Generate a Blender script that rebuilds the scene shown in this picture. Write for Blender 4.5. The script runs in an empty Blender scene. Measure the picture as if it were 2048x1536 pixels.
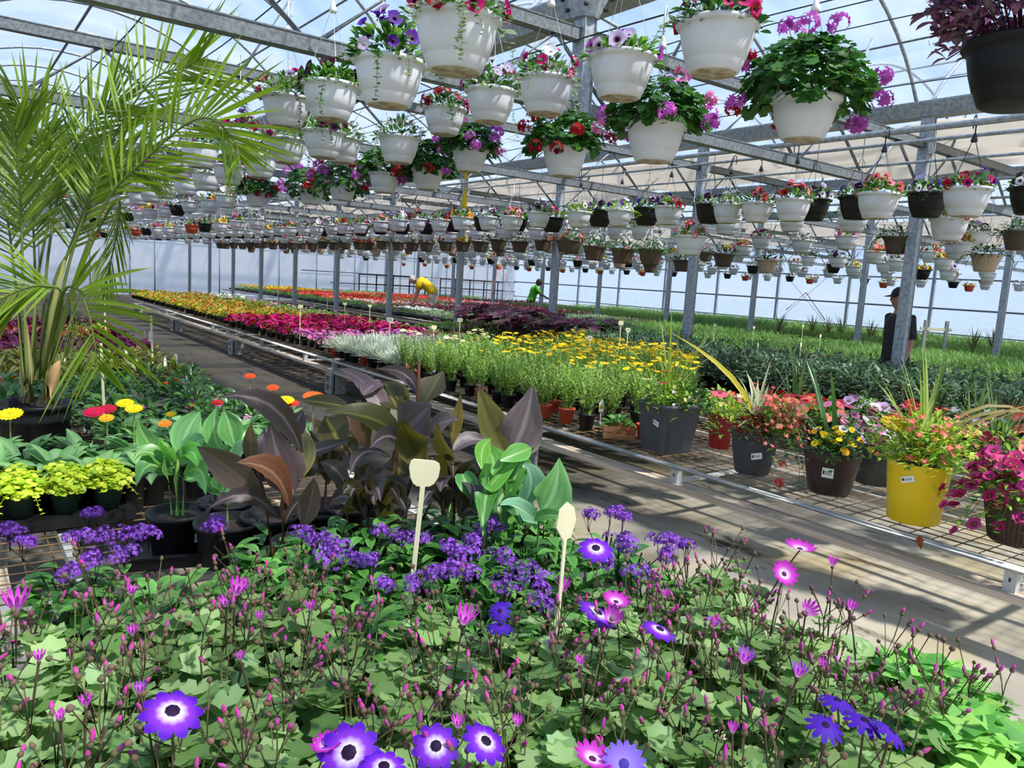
import bpy, math, random
from math import sin, cos, pi, radians as rad, sqrt, atan2
from mathutils import Vector, Matrix

SC = bpy.context.scene
COL = SC.collection

# ---------------------------------------------------------------- camera model (also turns measured points into places)
F_PX, PITCH, ROLL, YAW, EYE = 1540.0, rad(7.664), rad(3.48), rad(36.77), 1.6
FW = Vector((sin(YAW) * cos(PITCH), cos(YAW) * cos(PITCH), -sin(PITCH)))
_r = Vector((cos(YAW), -sin(YAW), 0.0))
_u = _r.cross(FW)
RT = _r * cos(ROLL) + _u * sin(ROLL)
UP = -_r * sin(ROLL) + _u * cos(ROLL)
CAM = Vector((0, 0, EYE))


def ray(x, y):
    return FW + RT * ((x - 1024) / F_PX) - UP * ((y - 768) / F_PX)


def AZ(x, y, z):
    d = ray(x, y)
    return CAM + d * ((z - EYE) / d.z)


def AD(x, y, D):
    return CAM + ray(x, y) * D


def AX(x, y, X):
    d = ray(x, y)
    return CAM + d * (X / d.x)


def proj(p):
    q = Vector(p) - CAM
    z = q.dot(FW)
    if z <= 0.01:
        return (-9999, -9999, z)
    return (1024 + F_PX * q.dot(RT) / z, 768 - F_PX * q.dot(UP) / z, z)


# ---------------------------------------------------------------- colour
def lin(c):
    return c / 12.92 if c <= 0.04045 else ((c + 0.055) / 1.055) ** 2.4


def H(s, a=1.0):
    s = s.lstrip('#')
    return (lin(int(s[0:2], 16) / 255), lin(int(s[2:4], 16) / 255), lin(int(s[4:6], 16) / 255), a)


def mixc(a, b, t):
    return (a[0] + (b[0] - a[0]) * t, a[1] + (b[1] - a[1]) * t, a[2] + (b[2] - a[2]) * t, 1.0)


def sc(a, k):
    return (a[0] * k, a[1] * k, a[2] * k, 1.0)


def jit(rng, c, k=0.18):
    f = 1 + rng.uniform(-k, k)
    g = 1 + rng.uniform(-k, k) * 0.35
    return (c[0] * f * g, c[1] * f, c[2] * f / g, 1.0)


# ---------------------------------------------------------------- mesh builder
class MB:
    def __init__(self):
        self.v, self.f, self.c, self.m = [], [], [], []

    def add(self, vs, fs, cs, m=0):
        b = len(self.v)
        self.v.extend(vs)
        if isinstance(cs, tuple):
            self.c.extend([cs] * len(vs))
        else:
            self.c.extend(cs)
        self.f.extend([tuple(i + b for i in f) for f in fs])
        self.m.extend([m] * len(fs))

    def join(self, o, mat=None):
        b = len(self.v)
        self.v.extend([tuple(mat @ Vector(p)) for p in o.v] if mat else o.v)
        self.c.extend(o.c)
        self.f.extend([tuple(i + b for i in f) for f in o.f])
        self.m.extend(o.m)

    def mesh(self, name, mats, smooth=True):
        me = bpy.data.meshes.new(name)
        me.from_pydata([tuple(p) for p in self.v], [], self.f)
        if not isinstance(mats, (list, tuple)):
            mats = [mats]
        for m in mats:
            me.materials.append(m)
        n = len(self.f)
        if len(mats) > 1:
            me.polygons.foreach_set('material_index', self.m)
        me.polygons.foreach_set('use_smooth', [smooth] * n)
        at = me.color_attributes.new('Col', 'FLOAT_COLOR', 'POINT')
        at.data.foreach_set('color', [x for c in self.c for x in c])
        me.update()
        return me


WHITE = (1, 1, 1, 1)


def box(mb, c, s, col=WHITE, m=0, rz=0.0, tilt=None):
    x, y, z = s[0] / 2, s[1] / 2, s[2] / 2
    vs = []
    for sx in (-1, 1):
        for sy in (-1, 1):
            for sz in (-1, 1):
                p = Vector((sx * x, sy * y, sz * z))
                if tilt:
                    p = tilt @ p
                if rz:
                    p = Vector((p.x * cos(rz) - p.y * sin(rz), p.x * sin(rz) + p.y * cos(rz), p.z))
                vs.append((p.x + c[0], p.y + c[1], p.z + c[2]))
    mb.add(vs, [(0, 1, 3, 2), (4, 6, 7, 5), (0, 4, 5, 1), (2, 3, 7, 6), (0, 2, 6, 4), (1, 5, 7, 3)], col, m)


def frame(d):
    d = Vector(d).normalized()
    a = Vector((0, 0, 1)) if abs(d.z) < 0.9 else Vector((1, 0, 0))
    u = d.cross(a).normalized()
    return d, u, u.cross(d).normalized()


def tube(mb, pts, r, n=6, col=WHITE, m=0, cap=True):
    pts = [Vector(p) for p in pts]
    rs = r if isinstance(r, (list, tuple)) else [r] * len(pts)
    cs = col if isinstance(col, list) else [col] * len(pts)
    vs, vc, fs = [], [], []
    pu = None
    for i, p in enumerate(pts):
        d = pts[min(i + 1, len(pts) - 1)] - pts[max(i - 1, 0)]
        if d.length < 1e-9:
            d = Vector((0, 0, 1))
        d.normalize()
        if pu is None:
            _, u, w = frame(d)
        else:
            u = (pu - d * pu.dot(d))
            if u.length < 1e-6:
                _, u, w = frame(d)
            u.normalize()
            w = d.cross(u)
        pu = u
        for k in range(n):
            a = 2 * pi * k / n
            q = p + (u * cos(a) + w * sin(a)) * rs[i]
            vs.append((q.x, q.y, q.z))
            vc.append(cs[i])
    for i in range(len(pts) - 1):
        for k in range(n):
            a, b = i * n + k, i * n + (k + 1) % n
            fs.append((a, b, b + n, a + n))
    if cap:
        fs.append(tuple(range(n - 1, -1, -1)))
        fs.append(tuple(range((len(pts) - 1) * n, len(pts) * n)))
    mb.add(vs, fs, vc, m)


def beam(mb, a, b, w, h, col=WHITE, m=0):
    """rectangular bar from a to b; w across, h in the upright direction"""
    a, b = Vector(a), Vector(b)
    d = (b - a).normalized()
    z = Vector((0, 0, 1))
    if abs(d.z) > 0.95:
        z = Vector((0, 1, 0))
    u = d.cross(z).normalized()
    w2 = u.cross(d).normalized()
    vs = []
    for p in (a, b):
        for su, sw in ((-1, -1), (1, -1), (1, 1), (-1, 1)):
            q = p + u * (su * w / 2) + w2 * (sw * h / 2)
            vs.append((q.x, q.y, q.z))
    mb.add(vs, [(0, 1, 5, 4), (1, 2, 6, 5), (2, 3, 7, 6), (3, 0, 4, 7), (3, 2, 1, 0), (4, 5, 6, 7)], col, m)


def lathe(mb, prof, n=24, c=(0, 0, 0), col=WHITE, m=0, sq=0.0, ang=0.0, mfun=None):
    """prof: (r, z) rows; sq>0 squares the section; mfun(i) gives a slot for each ring"""
    vs, fs = [], []
    for r, z in prof:
        for k in range(n):
            a = 2 * pi * k / n
            rr = r
            if sq:
                e = 2 + sq
                rr = r / (abs(cos(a)) ** e + abs(sin(a)) ** e) ** (1 / e)
            vs.append((c[0] + rr * cos(a + ang), c[1] + rr * sin(a + ang), c[2] + z))
    b = len(mb.v)
    mb.add(vs, [], col)
    for i in range(len(prof) - 1):
        mm = mfun(i) if mfun else m
        for k in range(n):
            a, bb = i * n + k, i * n + (k + 1) % n
            mb.f.append((b + a, b + bb, b + bb + n, b + a + n))
            mb.m.append(mm)
    for i, rev in ((0, True), (len(prof) - 1, False)):
        if prof[i][0] > 1e-4:
            ring = [b + i * n + k for k in range(n)]
            mb.f.append(tuple(reversed(ring)) if rev else tuple(ring))
            mb.m.append(mfun(min(i, len(prof) - 2)) if mfun else m)


# ---------------------------------------------------------------- plant pieces
ELL = (0.12, 0.72, 1.0, 0.78, 0.05)
LAN = (0.25, 0.85, 1.0, 0.6, 0.03)
CANNA = (0.10, 0.62, 0.95, 1.0, 0.78, 0.42, 0.03)
STRAP = (0.7, 1.0, 0.95, 0.7, 0.08)


def leaf(mb, p, az, el, L, W, bend=0.8, fold=0.2, c0=WHITE, c1=None, prof=ELL, tw=0.0):
    n = len(prof) - 1
    c1 = c1 or c0
    x, y, z = p
    ca, sa = cos(az), sin(az)
    rx, ry = -sa, ca
    vs, cs = [], []
    st = L / n
    for i in range(n + 1):
        ce, se = cos(el), sin(el)
        nx, ny, nz = -ca * se, -sa * se, ce
        wx, wy, wz = rx * cos(tw) + nx * sin(tw), ry * cos(tw) + ny * sin(tw), nz * sin(tw)
        mx, my, mz = nx * cos(tw) - rx * sin(tw), ny * cos(tw) - ry * sin(tw), nz * cos(tw)
        w = W * prof[i] / 2
        k = fold * w
        vs.append((x - wx * w + mx * k, y - wy * w + my * k, z - wz * w + mz * k))
        vs.append((x, y, z))
        vs.append((x + wx * w + mx * k, y + wy * w + my * k, z + wz * w + mz * k))
        cs += [c0, c1, c0]
        x += ca * ce * st
        y += sa * ce * st
        z += se * st
        el -= bend / n
    fs = []
    for i in range(n):
        a = i * 3
        fs += [(a, a + 1, a + 4, a + 3), (a + 1, a + 2, a + 5, a + 4)]
    mb.add(vs, fs, cs)


def leafpath(mb, pts, W, c0, c1=None, prof=CANNA, fold=0.25, face=None, ribs=0, rng=None):
    """a broad blade along a curve through pts (world points); face: direction its upper side looks to"""
    c1 = c1 or c0
    n = len(prof) - 1
    P = [Vector(p) for p in pts]

    def at(t):
        if len(P) == 2:
            return P[0].lerp(P[1], t)
        if len(P) == 3:
            a, b, c = P
            b2 = b * 2 - (a + c) * 0.5
            return a * (1 - t) ** 2 + b2 * 2 * t * (1 - t) + c * t * t
        s = t * (len(P) - 1)
        i = min(int(s), len(P) - 2)
        return P[i].lerp(P[i + 1], s - i)
    ph, wav = (rng.uniform(0, 6), 0.06) if rng else (0, 0)
    face = Vector(face) if face else -FW + Vector((0, 0, 0.8))
    vs, cs = [], []
    cols = (-1.0, -0.8, -0.6, -0.4, -0.2, 0.0, 0.2, 0.4, 0.6, 0.8, 1.0)
    for i in range(n + 1):
        t = i / n
        p = at(t)
        d = (at(min(t + 0.05, 1)) - at(max(t - 0.05, 0))).normalized()
        s = d.cross(face)
        if s.length < 1e-4:
            s = d.cross(Vector((0, 0, 1)))
        s.normalize()
        nn = s.cross(d).normalized()
        w = W * prof[i] / 2
        for q in cols:
            wob = (wav * sin(t * 9 + q * 2 + ph) * abs(q) ** 2 * W if rng else 0)
            v = p + s * (q * w) + nn * (fold * abs(q) ** 1.3 * w + wob)
            vs.append((v.x, v.y, v.z))
            k = 0.0 if q == 0 else 1.0
            cs.append(sc(mixc(c1, c0, k), 1.22 if abs(q) == 1 else (0.86 if round(abs(q) * 5) % 2 else 1.06)))
    fs = []
    for i in range(n):
        for k in range(10):
            a = i * 11 + k
            fs.append((a, a + 1, a + 12, a + 11))
    mb.add(vs, fs, cs)


def basis(n):
    n = Vector(n).normalized()
    a = Vector((0, 0, 1)) if abs(n.z) < 0.9 else Vector((1, 0, 0))
    u = n.cross(a).normalized()
    return n, u, n.cross(u)


def lobed(mb, c, nrm, R, lobes, c0, c1=None, jag=0.16, cup=0.15, a0=0.0, gap=0.5):
    """a rounded leaf with a wavy, lobed edge and a notch where its stalk joins"""
    c1 = c1 or c0
    n, u, w = basis(nrm)
    c = Vector(c)
    N = lobes * 2
    vs, cs = [tuple(c)], [c1]
    for k in range(N + 1):
        t = k / N
        a = a0 + gap / 2 + (2 * pi - gap) * t
        r = R * ((1 + jag) if k % 2 else (1 - jag)) * (0.82 + 0.22 * sin(pi * t))
        q = c + (u * cos(a) + w * sin(a)) * r + n * (cup * R * (1 if k % 2 else 0.45))
        vs.append((q.x, q.y, q.z))
        cs.append(c0)
    mb.add(vs, [(0, k + 1, k + 2) for k in range(N)], cs)


def daisy(mb, c, nrm, R, np_, cin, cout, cup=0.1, eye=0.2, ecol=None, w=0.9, a0=0.0, cmid=None, seg3=True):
    n, u, v = basis(nrm)
    c = Vector(c)
    cmid = cmid or mixc(cin, cout, 0.55)
    for k in range(np_):
        a = a0 + 2 * pi * k / np_
        d = u * cos(a) + v * sin(a)
        s = -u * sin(a) + v * cos(a)
        hw = R * sin(pi / np_) * w
        rows = ((eye * 0.7, hw * 0.45, 0, cin), (0.5, hw * 0.95, cup * 0.35, cmid), (0.85, hw * 0.85, cup * 0.8, cout), (1.0, hw * 0.15, cup, cout))
        vs, cs = [], []
        for rr, ww, zz, cc in rows:
            p = c + d * (R * rr) + n * (R * zz)
            q, t = p - s * ww, p + s * ww
            vs += [(q.x, q.y, q.z), (t.x, t.y, t.z)]
            cs += [cc, cc]
        mb.add(vs, [(0, 1, 3, 2), (2, 3, 5, 4), (4, 5, 7, 6)], cs)
    if ecol:
        vs, cs = [tuple(c + n * R * eye * 0.55)], [ecol]
        for k in range(8):
            a = 2 * pi * k / 8
            p = c + (u * cos(a) + v * sin(a)) * R * eye + n * R * 0.03
            vs.append(tuple(p))
            cs.append(ecol)
        mb.add(vs, [(0, 1 + k, 1 + (k + 1) % 8) for k in range(8)], cs)


def trumpet(mb, c, nrm, R, col, throat, n=10, rim=None, rng=None):
    """a petunia: a flared five-lobed funnel"""
    nn, u, v = basis(nrm)
    c = Vector(c)
    rim = rim or col
    vs, cs = [tuple(c - nn * R * 0.75)], [throat]
    for rr, zz, cc in ((0.22, -0.3, throat), (0.62, -0.06, col), (1.0, 0.03, rim)):
        for k in range(n):
            a = 2 * pi * k / n
            r = R * rr * (1 + (0.09 * (1 if k % 2 else -1) if rr > 0.9 else 0))
            p = c + (u * cos(a) + v * sin(a)) * r + nn * R * (zz + (rng.uniform(-.1, .1) if rng and rr > 0.9 else 0))
            vs.append(tuple(p))
            cs.append(cc)
    fs = [(0, 1 + k, 1 + (k + 1) % n) for k in range(n)]
    for j in range(2):
        for k in range(n):
            a, b = 1 + j * n + k, 1 + j * n + (k + 1) % n
            fs.append((a, b, b + n, a + n))
    mb.add(vs, fs, cs)


def floret(mb, c, nrm, R, col, cin=None, n=5):
    nn, u, v = basis(nrm)
    c = Vector(c)
    vs, cs = [tuple(c)], [cin or sc(col, 0.6)]
    for k in range(n * 2):
        a = pi * k / n
        r = R if k % 2 else R * 0.45
        p = c + (u * cos(a) + v * sin(a)) * r + nn * R * (0.15 if k % 2 else 0.05)
        vs.append(tuple(p))
        cs.append(col)
    mb.add(vs, [(0, 1 + k, 1 + (k + 1) % (2 * n)) for k in range(2 * n)], cs)


def sphere_dir(rng, zmin=-0.2):
    z = rng.uniform(zmin, 1)
    a = rng.uniform(0, 2 * pi)
    s = sqrt(max(0, 1 - z * z))
    return Vector((s * cos(a), s * sin(a), z))


def umbel(mb, rng, c, r, col, n=14, fr=None, zmin=-0.3, cin=None):
    c = Vector(c)
    for _ in range(n):
        d = sphere_dir(rng, zmin)
        floret(mb, c + d * r, d, (fr or r * 0.62) * rng.uniform(.8, 1.15), jit(rng, col, .2), cin)


def blob(mb, c, r, h, col, n=6, d=(0, 0, 1), ctip=None):
    """a small bud: an egg on axis d"""
    nn, u, v = basis(d)
    c = Vector(c)
    ctip = ctip or col
    rows = ((0.45, 0.0, col), (1.0, 0.3, col), (0.85, 0.62, mixc(col, ctip, .6)), (0.3, 1.0, ctip))
    vs, cs = [], []
    for rr, zz, cc in rows:
        for k in range(n):
            a = 2 * pi * k / n
            p = c + (u * cos(a) + v * sin(a)) * (r * rr) + nn * (h * zz)
            vs.append(tuple(p))
            cs.append(cc)
    fs = []
    for j in range(3):
        for k in range(n):
            a, b = j * n + k, j * n + (k + 1) % n
            fs.append((a, b, b + n, a + n))
    fs.append(tuple(range(3 * n, 4 * n)))
    mb.add(vs, fs, cs)


def bush(mb, rng, n, rx, rz, z0, L, W, cols, bend=0.9, zmin=0.0, fill=0.45, prof=ELL, up=0.3, cmid=None, cx=0, cy=0, fold=.2):
    """leaves over a rounded crown"""
    for _ in range(n):
        d = sphere_dir(rng, zmin)
        k = rng.uniform(fill, 1) ** 0.6
        p = (cx + d.x * rx * k, cy + d.y * rx * k, z0 + d.z * rz * k)
        c = jit(rng, rng.choice(cols), .2)
        el = math.asin(max(-1, min(1, d.z))) * 0.6 + up + rng.uniform(-.35, .35)
        s = rng.uniform(.7, 1.2)
        leaf(mb, p, atan2(d.y, d.x) + rng.uniform(-.8, .8), el, L * s, W * s, bend * rng.uniform(.5, 1.3), fold, c, cmid or sc(c, .8), prof, rng.uniform(-.5, .5))


# ---------------------------------------------------------------- objects
def tag(o, label=None, cat=None, group=None, kind=None):
    if label:
        o['label'] = label
    if cat:
        o['category'] = cat
    if group:
        o['group'] = group
    if kind:
        o['kind'] = kind
    return o


def obj(name, mb, mats, parent=None, loc=None, smooth=True, rz=0.0):
    me = mb if isinstance(mb, bpy.types.Mesh) else mb.mesh(name, mats, smooth)
    o = bpy.data.objects.new(name, me)
    COL.objects.link(o)
    if parent:
        o.parent = parent
    if loc is not None:
        o.location = loc
    if rz:
        o.rotation_euler.z = rz
    return o


def thing(name, label, cat, loc=(0, 0, 0), rz=0.0, group=None, s=1.0):
    o = bpy.data.objects.new(name, None)
    o.empty_display_size = 0.05
    COL.objects.link(o)
    o.location = loc
    o.rotation_euler = (0, 0, rz)
    o.scale = (s, s, s)
    return tag(o, label, cat, group)


def dup(root, loc, rz=0.0, label=None, group=None, s=None):
    r = root.copy()
    COL.objects.link(r)
    r.location = loc
    r.rotation_euler = (0, 0, rz)
    if s:
        r.scale = (s, s, s)
    if label:
        r['label'] = label
    if group:
        r['group'] = group
    for ch in list(root.children):
        c = ch.copy()
        COL.objects.link(c)
        c.parent = r
        for g in list(ch.children):
            d = g.copy()
            COL.objects.link(d)
            d.parent = c
    return r


def struct(name, mb, mats, parent=None, smooth=False):
    o = obj(name, mb, mats, parent, smooth=smooth)
    if parent is None:
        o['kind'] = 'structure'
    return o


# ---------------------------------------------------------------- materials
def newmat(name):
    m = bpy.data.materials.new(name)
    m.use_nodes = True
    nt = m.node_tree
    nt.nodes.clear()
    out = nt.nodes.new('ShaderNodeOutputMaterial')
    return m, nt, out


def nd(nt, t, **kw):
    n = nt.nodes.new(t)
    for k, v in kw.items():
        if k in n.inputs:
            n.inputs[k].default_value = v
        else:
            setattr(n, k, v)
    return n


def ramp(nt, src, stops):
    r = nt.nodes.new('ShaderNodeValToRGB')
    e = r.color_ramp.elements
    while len(e) < len(stops):
        e.new(0.5)
    for k, (p, c) in enumerate(stops):
        e[k].position = p
        e[k].color = c
    nt.links.new(src, r.inputs['Fac'])
    return r


def mat(name, c, rough=0.5, metal=0.0, c2=None, nscale=8.0, lo=0.45, hi=0.65, bump=0.0, bscale=None, spec=0.5, stretch=None, rnd=0.0, trans=0.0, detail=6):
    m, nt, out = newmat(name)
    p = nd(nt, 'ShaderNodeBsdfPrincipled', Roughness=rough, Metallic=metal)
    p.inputs['Specular IOR Level'].default_value = spec
    p.inputs['Base Color'].default_value = c
    tc = nt.nodes.new('ShaderNodeTexCoord')
    src = tc.outputs['Object']
    if stretch:
        mp = nd(nt, 'ShaderNodeMapping')
        mp.inputs['Scale'].default_value = stretch
        nt.links.new(src, mp.inputs['Vector'])
        src = mp.outputs['Vector']
    colout = None
    if c2 is not None:
        nz = nd(nt, 'ShaderNodeTexNoise', Scale=nscale, Detail=detail)
        nt.links.new(src, nz.inputs['Vector'])
        r = ramp(nt, nz.outputs['Fac'], [(lo, c), (hi, c2)])
        colout = r.outputs['Color']
    if rnd:
        oi = nt.nodes.new('ShaderNodeObjectInfo')
        mr = nd(nt, 'ShaderNodeMapRange')
        mr.inputs['To Min'].default_value = 1 - rnd
        mr.inputs['To Max'].default_value = 1 + rnd
        nt.links.new(oi.outputs['Random'], mr.inputs['Value'])
        hs = nt.nodes.new('ShaderNodeHueSaturation')
        hs.inputs['Color'].default_value = c
        if colout:
            nt.links.new(colout, hs.inputs['Color'])
        nt.links.new(mr.outputs['Result'], hs.inputs['Value'])
        colout = hs.outputs['Color']
    if colout:
        nt.links.new(colout, p.inputs['Base Color'])
    if bump:
        nb = nd(nt, 'ShaderNodeTexNoise', Scale=bscale or nscale * 2, Detail=5)
        nt.links.new(src, nb.inputs['Vector'])
        b = nd(nt, 'ShaderNodeBump', Strength=bump)
        b.inputs['Distance'].default_value = 0.02
        nt.links.new(nb.outputs['Fac'], b.inputs['Height'])
        nt.links.new(b.outputs['Normal'], p.inputs['Normal'])
    sh = p.outputs['BSDF']
    if trans:
        t = nd(nt, 'ShaderNodeBsdfTranslucent')
        t.inputs['Color'].default_value = c
        mx = nd(nt, 'ShaderNodeMixShader')
        mx.inputs[0].default_value = trans
        nt.links.new(sh, mx.inputs[1])
        nt.links.new(t.outputs[0], mx.inputs[2])
        sh = mx.outputs[0]
    nt.links.new(sh, out.inputs['Surface'])
    return m


def plantmat(name, trans=0.35, rough=0.45, spec=0.35, var=0.14, tgain=1.3):
    m, nt, out = newmat(name)
    a = nd(nt, 'ShaderNodeAttribute', attribute_name='Col')
    oi = nt.nodes.new('ShaderNodeObjectInfo')
    mr = nd(nt, 'ShaderNodeMapRange')
    mr.inputs['To Min'].default_value = 1 - var
    mr.inputs['To Max'].default_value = 1 + var
    nt.links.new(oi.outputs['Random'], mr.inputs['Value'])
    hs = nt.nodes.new('ShaderNodeHueSaturation')
    nt.links.new(a.outputs['Color'], hs.inputs['Color'])
    nt.links.new(mr.outputs['Result'], hs.inputs['Value'])
    p = nd(nt, 'ShaderNodeBsdfPrincipled', Roughness=rough)
    p.inputs['Specular IOR Level'].default_value = spec
    nt.links.new(hs.outputs['Color'], p.inputs['Base Color'])
    sh = p.outputs['BSDF']
    if trans:
        g = nd(nt, 'ShaderNodeHueSaturation')
        g.inputs['Value'].default_value = tgain
        g.inputs['Saturation'].default_value = 1.08
        nt.links.new(hs.outputs['Color'], g.inputs['Color'])
        t = nd(nt, 'ShaderNodeBsdfTranslucent')
        nt.links.new(g.outputs['Color'], t.inputs['Color'])
        mx = nd(nt, 'ShaderNodeMixShader')
        mx.inputs[0].default_value = trans
        nt.links.new(sh, mx.inputs[1])
        nt.links.new(t.outputs[0], mx.inputs[2])
        sh = mx.outputs[0]
    nt.links.new(sh, out.inputs['Surface'])
    return m


def film(name, haze, tint, hcol=WHITE, lo=0.45):
    """clear greenhouse sheeting: most light passes straight, some is scattered"""
    m, nt, out = newmat(name)
    t = nd(nt, 'ShaderNodeBsdfTransparent')
    t.inputs['Color'].default_value = tint
    d = nd(nt, 'ShaderNodeBsdfDiffuse')
    d.inputs['Color'].default_value = hcol
    tl = nd(nt, 'ShaderNodeBsdfTranslucent')
    tl.inputs['Color'].default_value = hcol
    m1 = nd(nt, 'ShaderNodeMixShader')
    m1.inputs[0].default_value = 0.75
    nt.links.new(d.outputs[0], m1.inputs[1])
    nt.links.new(tl.outputs[0], m1.inputs[2])
    tc = nt.nodes.new('ShaderNodeTexCoord')
    mp = nd(nt, 'ShaderNodeMapping')
    mp.inputs['Scale'].default_value = (0.3, 1.3, 1.6)
    mp.inputs['Rotation'].default_value = (0.3, 0.2, 0.5)
    nt.links.new(tc.outputs['Object'], mp.inputs['Vector'])
    nz = nd(nt, 'ShaderNodeTexNoise', Scale=1.6, Detail=4)
    nt.links.new(mp.outputs['Vector'], nz.inputs['Vector'])
    mr = nd(nt, 'ShaderNodeMapRange')
    mr.inputs['From Min'].default_value = 0.35
    mr.inputs['From Max'].default_value = 0.7
    mr.inputs['To Min'].default_value = haze * lo
    mr.inputs['To Max'].default_value = min(1, haze * 1.7)
    nt.links.new(nz.outputs['Fac'], mr.inputs['Value'])
    mx = nd(nt, 'ShaderNodeMixShader')
    nt.links.new(mr.outputs['Result'], mx.inputs[0])
    nt.links.new(t.outputs[0], mx.inputs[1])
    nt.links.new(m1.outputs[0], mx.inputs[2])
    nt.links.new(mx.outputs[0], out.inputs['Surface'])
    return m


M = {
    'leaf': plantmat('leaf_tissue', 0.38),
    'waxy': plantmat('waxy_leaf', 0.33, 0.33, 0.5, 0.08),
    'petal': plantmat('petal_tissue', 0.3, 0.6, 0.2, 0.06),
    'bark': plantmat('stem_tissue', 0.0, 0.7, 0.2, 0.1),
    'skin': plantmat('skin_and_cloth', 0.0, 0.75, 0.25, 0.0),
    'white': mat('white_pot_plastic', H('#d6d8dc'), 0.45, c2=H('#c9cacc'), nscale=7, rnd=0.05),
    'dirty': mat('soiled_pot_base', H('#bdb39f'), 0.7, c2=H('#8d7a60'), nscale=22, lo=.4, hi=.62),
    'black': mat('black_nursery_plastic', H('#101112'), 0.5, c2=H('#17181a'), nscale=9, spec=.35),
    'green_pot': mat('dark_green_pot_plastic', H('#1f3a2b'), 0.5),
    'brown': mat('brown_woven_plastic', H('#5d4938'), 0.6, c2=H('#463628'), nscale=60, stretch=(1, 1, 3), bump=.5, bscale=90),
    'tan': mat('tan_pot_plastic', H('#b89f85'), 0.55),
    'terra': mat('terracotta_plastic', H('#b5452a'), 0.55, rnd=.1),
    'soil': mat('potting_soil', H('#3b2c22'), 0.95, c2=H('#1f1712'), nscale=60, bump=.6),
    'galv': mat('galvanised_steel', H('#a9afb3'), 0.5, 0.12, c2=H('#8b9297'), nscale=26, lo=.42, hi=.6, detail=8),
    'galv_dark': mat('weathered_galvanised_steel', H('#7b8082'), 0.5, 0.15, c2=H('#5f6466'), nscale=38, lo=.4, hi=.62, detail=8),
    'pipe': mat('grey_painted_pipe', H('#c3c4c0'), 0.4, 0.1, c2=H('#a9aaa4'), nscale=6),
    'film': film('clear_roof_film', 0.15, (0.93, 0.95, 0.98, 1), H('#e2ecfc')),
    'film_wall': film('clear_wall_film', 0.3, (0.88, 0.93, 1.0, 1), H('#dce7fa')),
    'film_end': film('milky_wall_film', 0.86, (0.9, 0.92, 0.96, 1), H('#dddadc'), 1.0),
    'cloth': mat('cream_shade_cloth', H('#e0d6c6'), 0.85, c2=H('#cdc0ac'), nscale=2.5, trans=.35, stretch=(3, .5, 3)),
    'wood': mat('weathered_plank', H('#cbb9a4'), 0.75, c2=H('#a4917c'), nscale=5, stretch=(6, .35, 6), bump=.2),
    'crate': mat('crate_wood', H('#a9764c'), 0.7, c2=H('#8a5c38'), nscale=6, stretch=(1, 6, 6)),
    'block': mat('concrete_block', H('#a3a29c'), 0.9, c2=H('#8a8983'), nscale=18, bump=.4),
    'rust': mat('rusty_bench_wire', H('#9a7c58'), 0.6, 0.3, c2=H('#5f4a34'), nscale=12),
    'wirewhite': mat('white_hanger_plastic', H('#eceae4'), 0.4),
    'wiredark': mat('dark_wire', H('#3a3d40'), 0.5, 0.5),
    'slate': mat('slate_grey_planter', H('#4b5159'), 0.5, c2=H('#434950'), nscale=5),
    'charcoal': mat('charcoal_planter', H('#3a3f44'), 0.5, c2=H('#32363b'), nscale=5),
    'choc': mat('dark_brown_planter', H('#33211d'), 0.45, c2=H('#2a1a17'), nscale=5),
    'yellow': mat('yellow_planter', H('#f0cd0a'), 0.42, c2=H('#e8c404'), nscale=4),
    'red': mat('red_planter', H('#a01418'), 0.4),
    'paper': mat('white_price_label', H('#efefea'), 0.6),
    'ink': mat('printed_ink', H('#2a2a2c'), 0.7),
    'stake': mat('cream_plastic_stake', H('#f4eecb'), 0.45, trans=.35),
    'ytape': mat('yellow_sticky_tape', H('#f2d20c'), 0.4, trans=.3),
    'orange': mat('orange_cord', H('#e8744a'), 0.6),
    'grassy': mat('outside_gravel', H('#8f9a9c'), 0.95, c2=H('#7f8a86'), nscale=.6),
}
# ---------------------------------------------------------------- the setting
YB = 36.3                      # end wall
XS = 26.9                      # side wall
GX = [-0.6 + 4.583 * k for k in range(7)]
ZG, ZAP = 3.66, 4.85           # gutter, top of each hoop
XROW0, XROW1 = 8.55, 17.6


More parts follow.
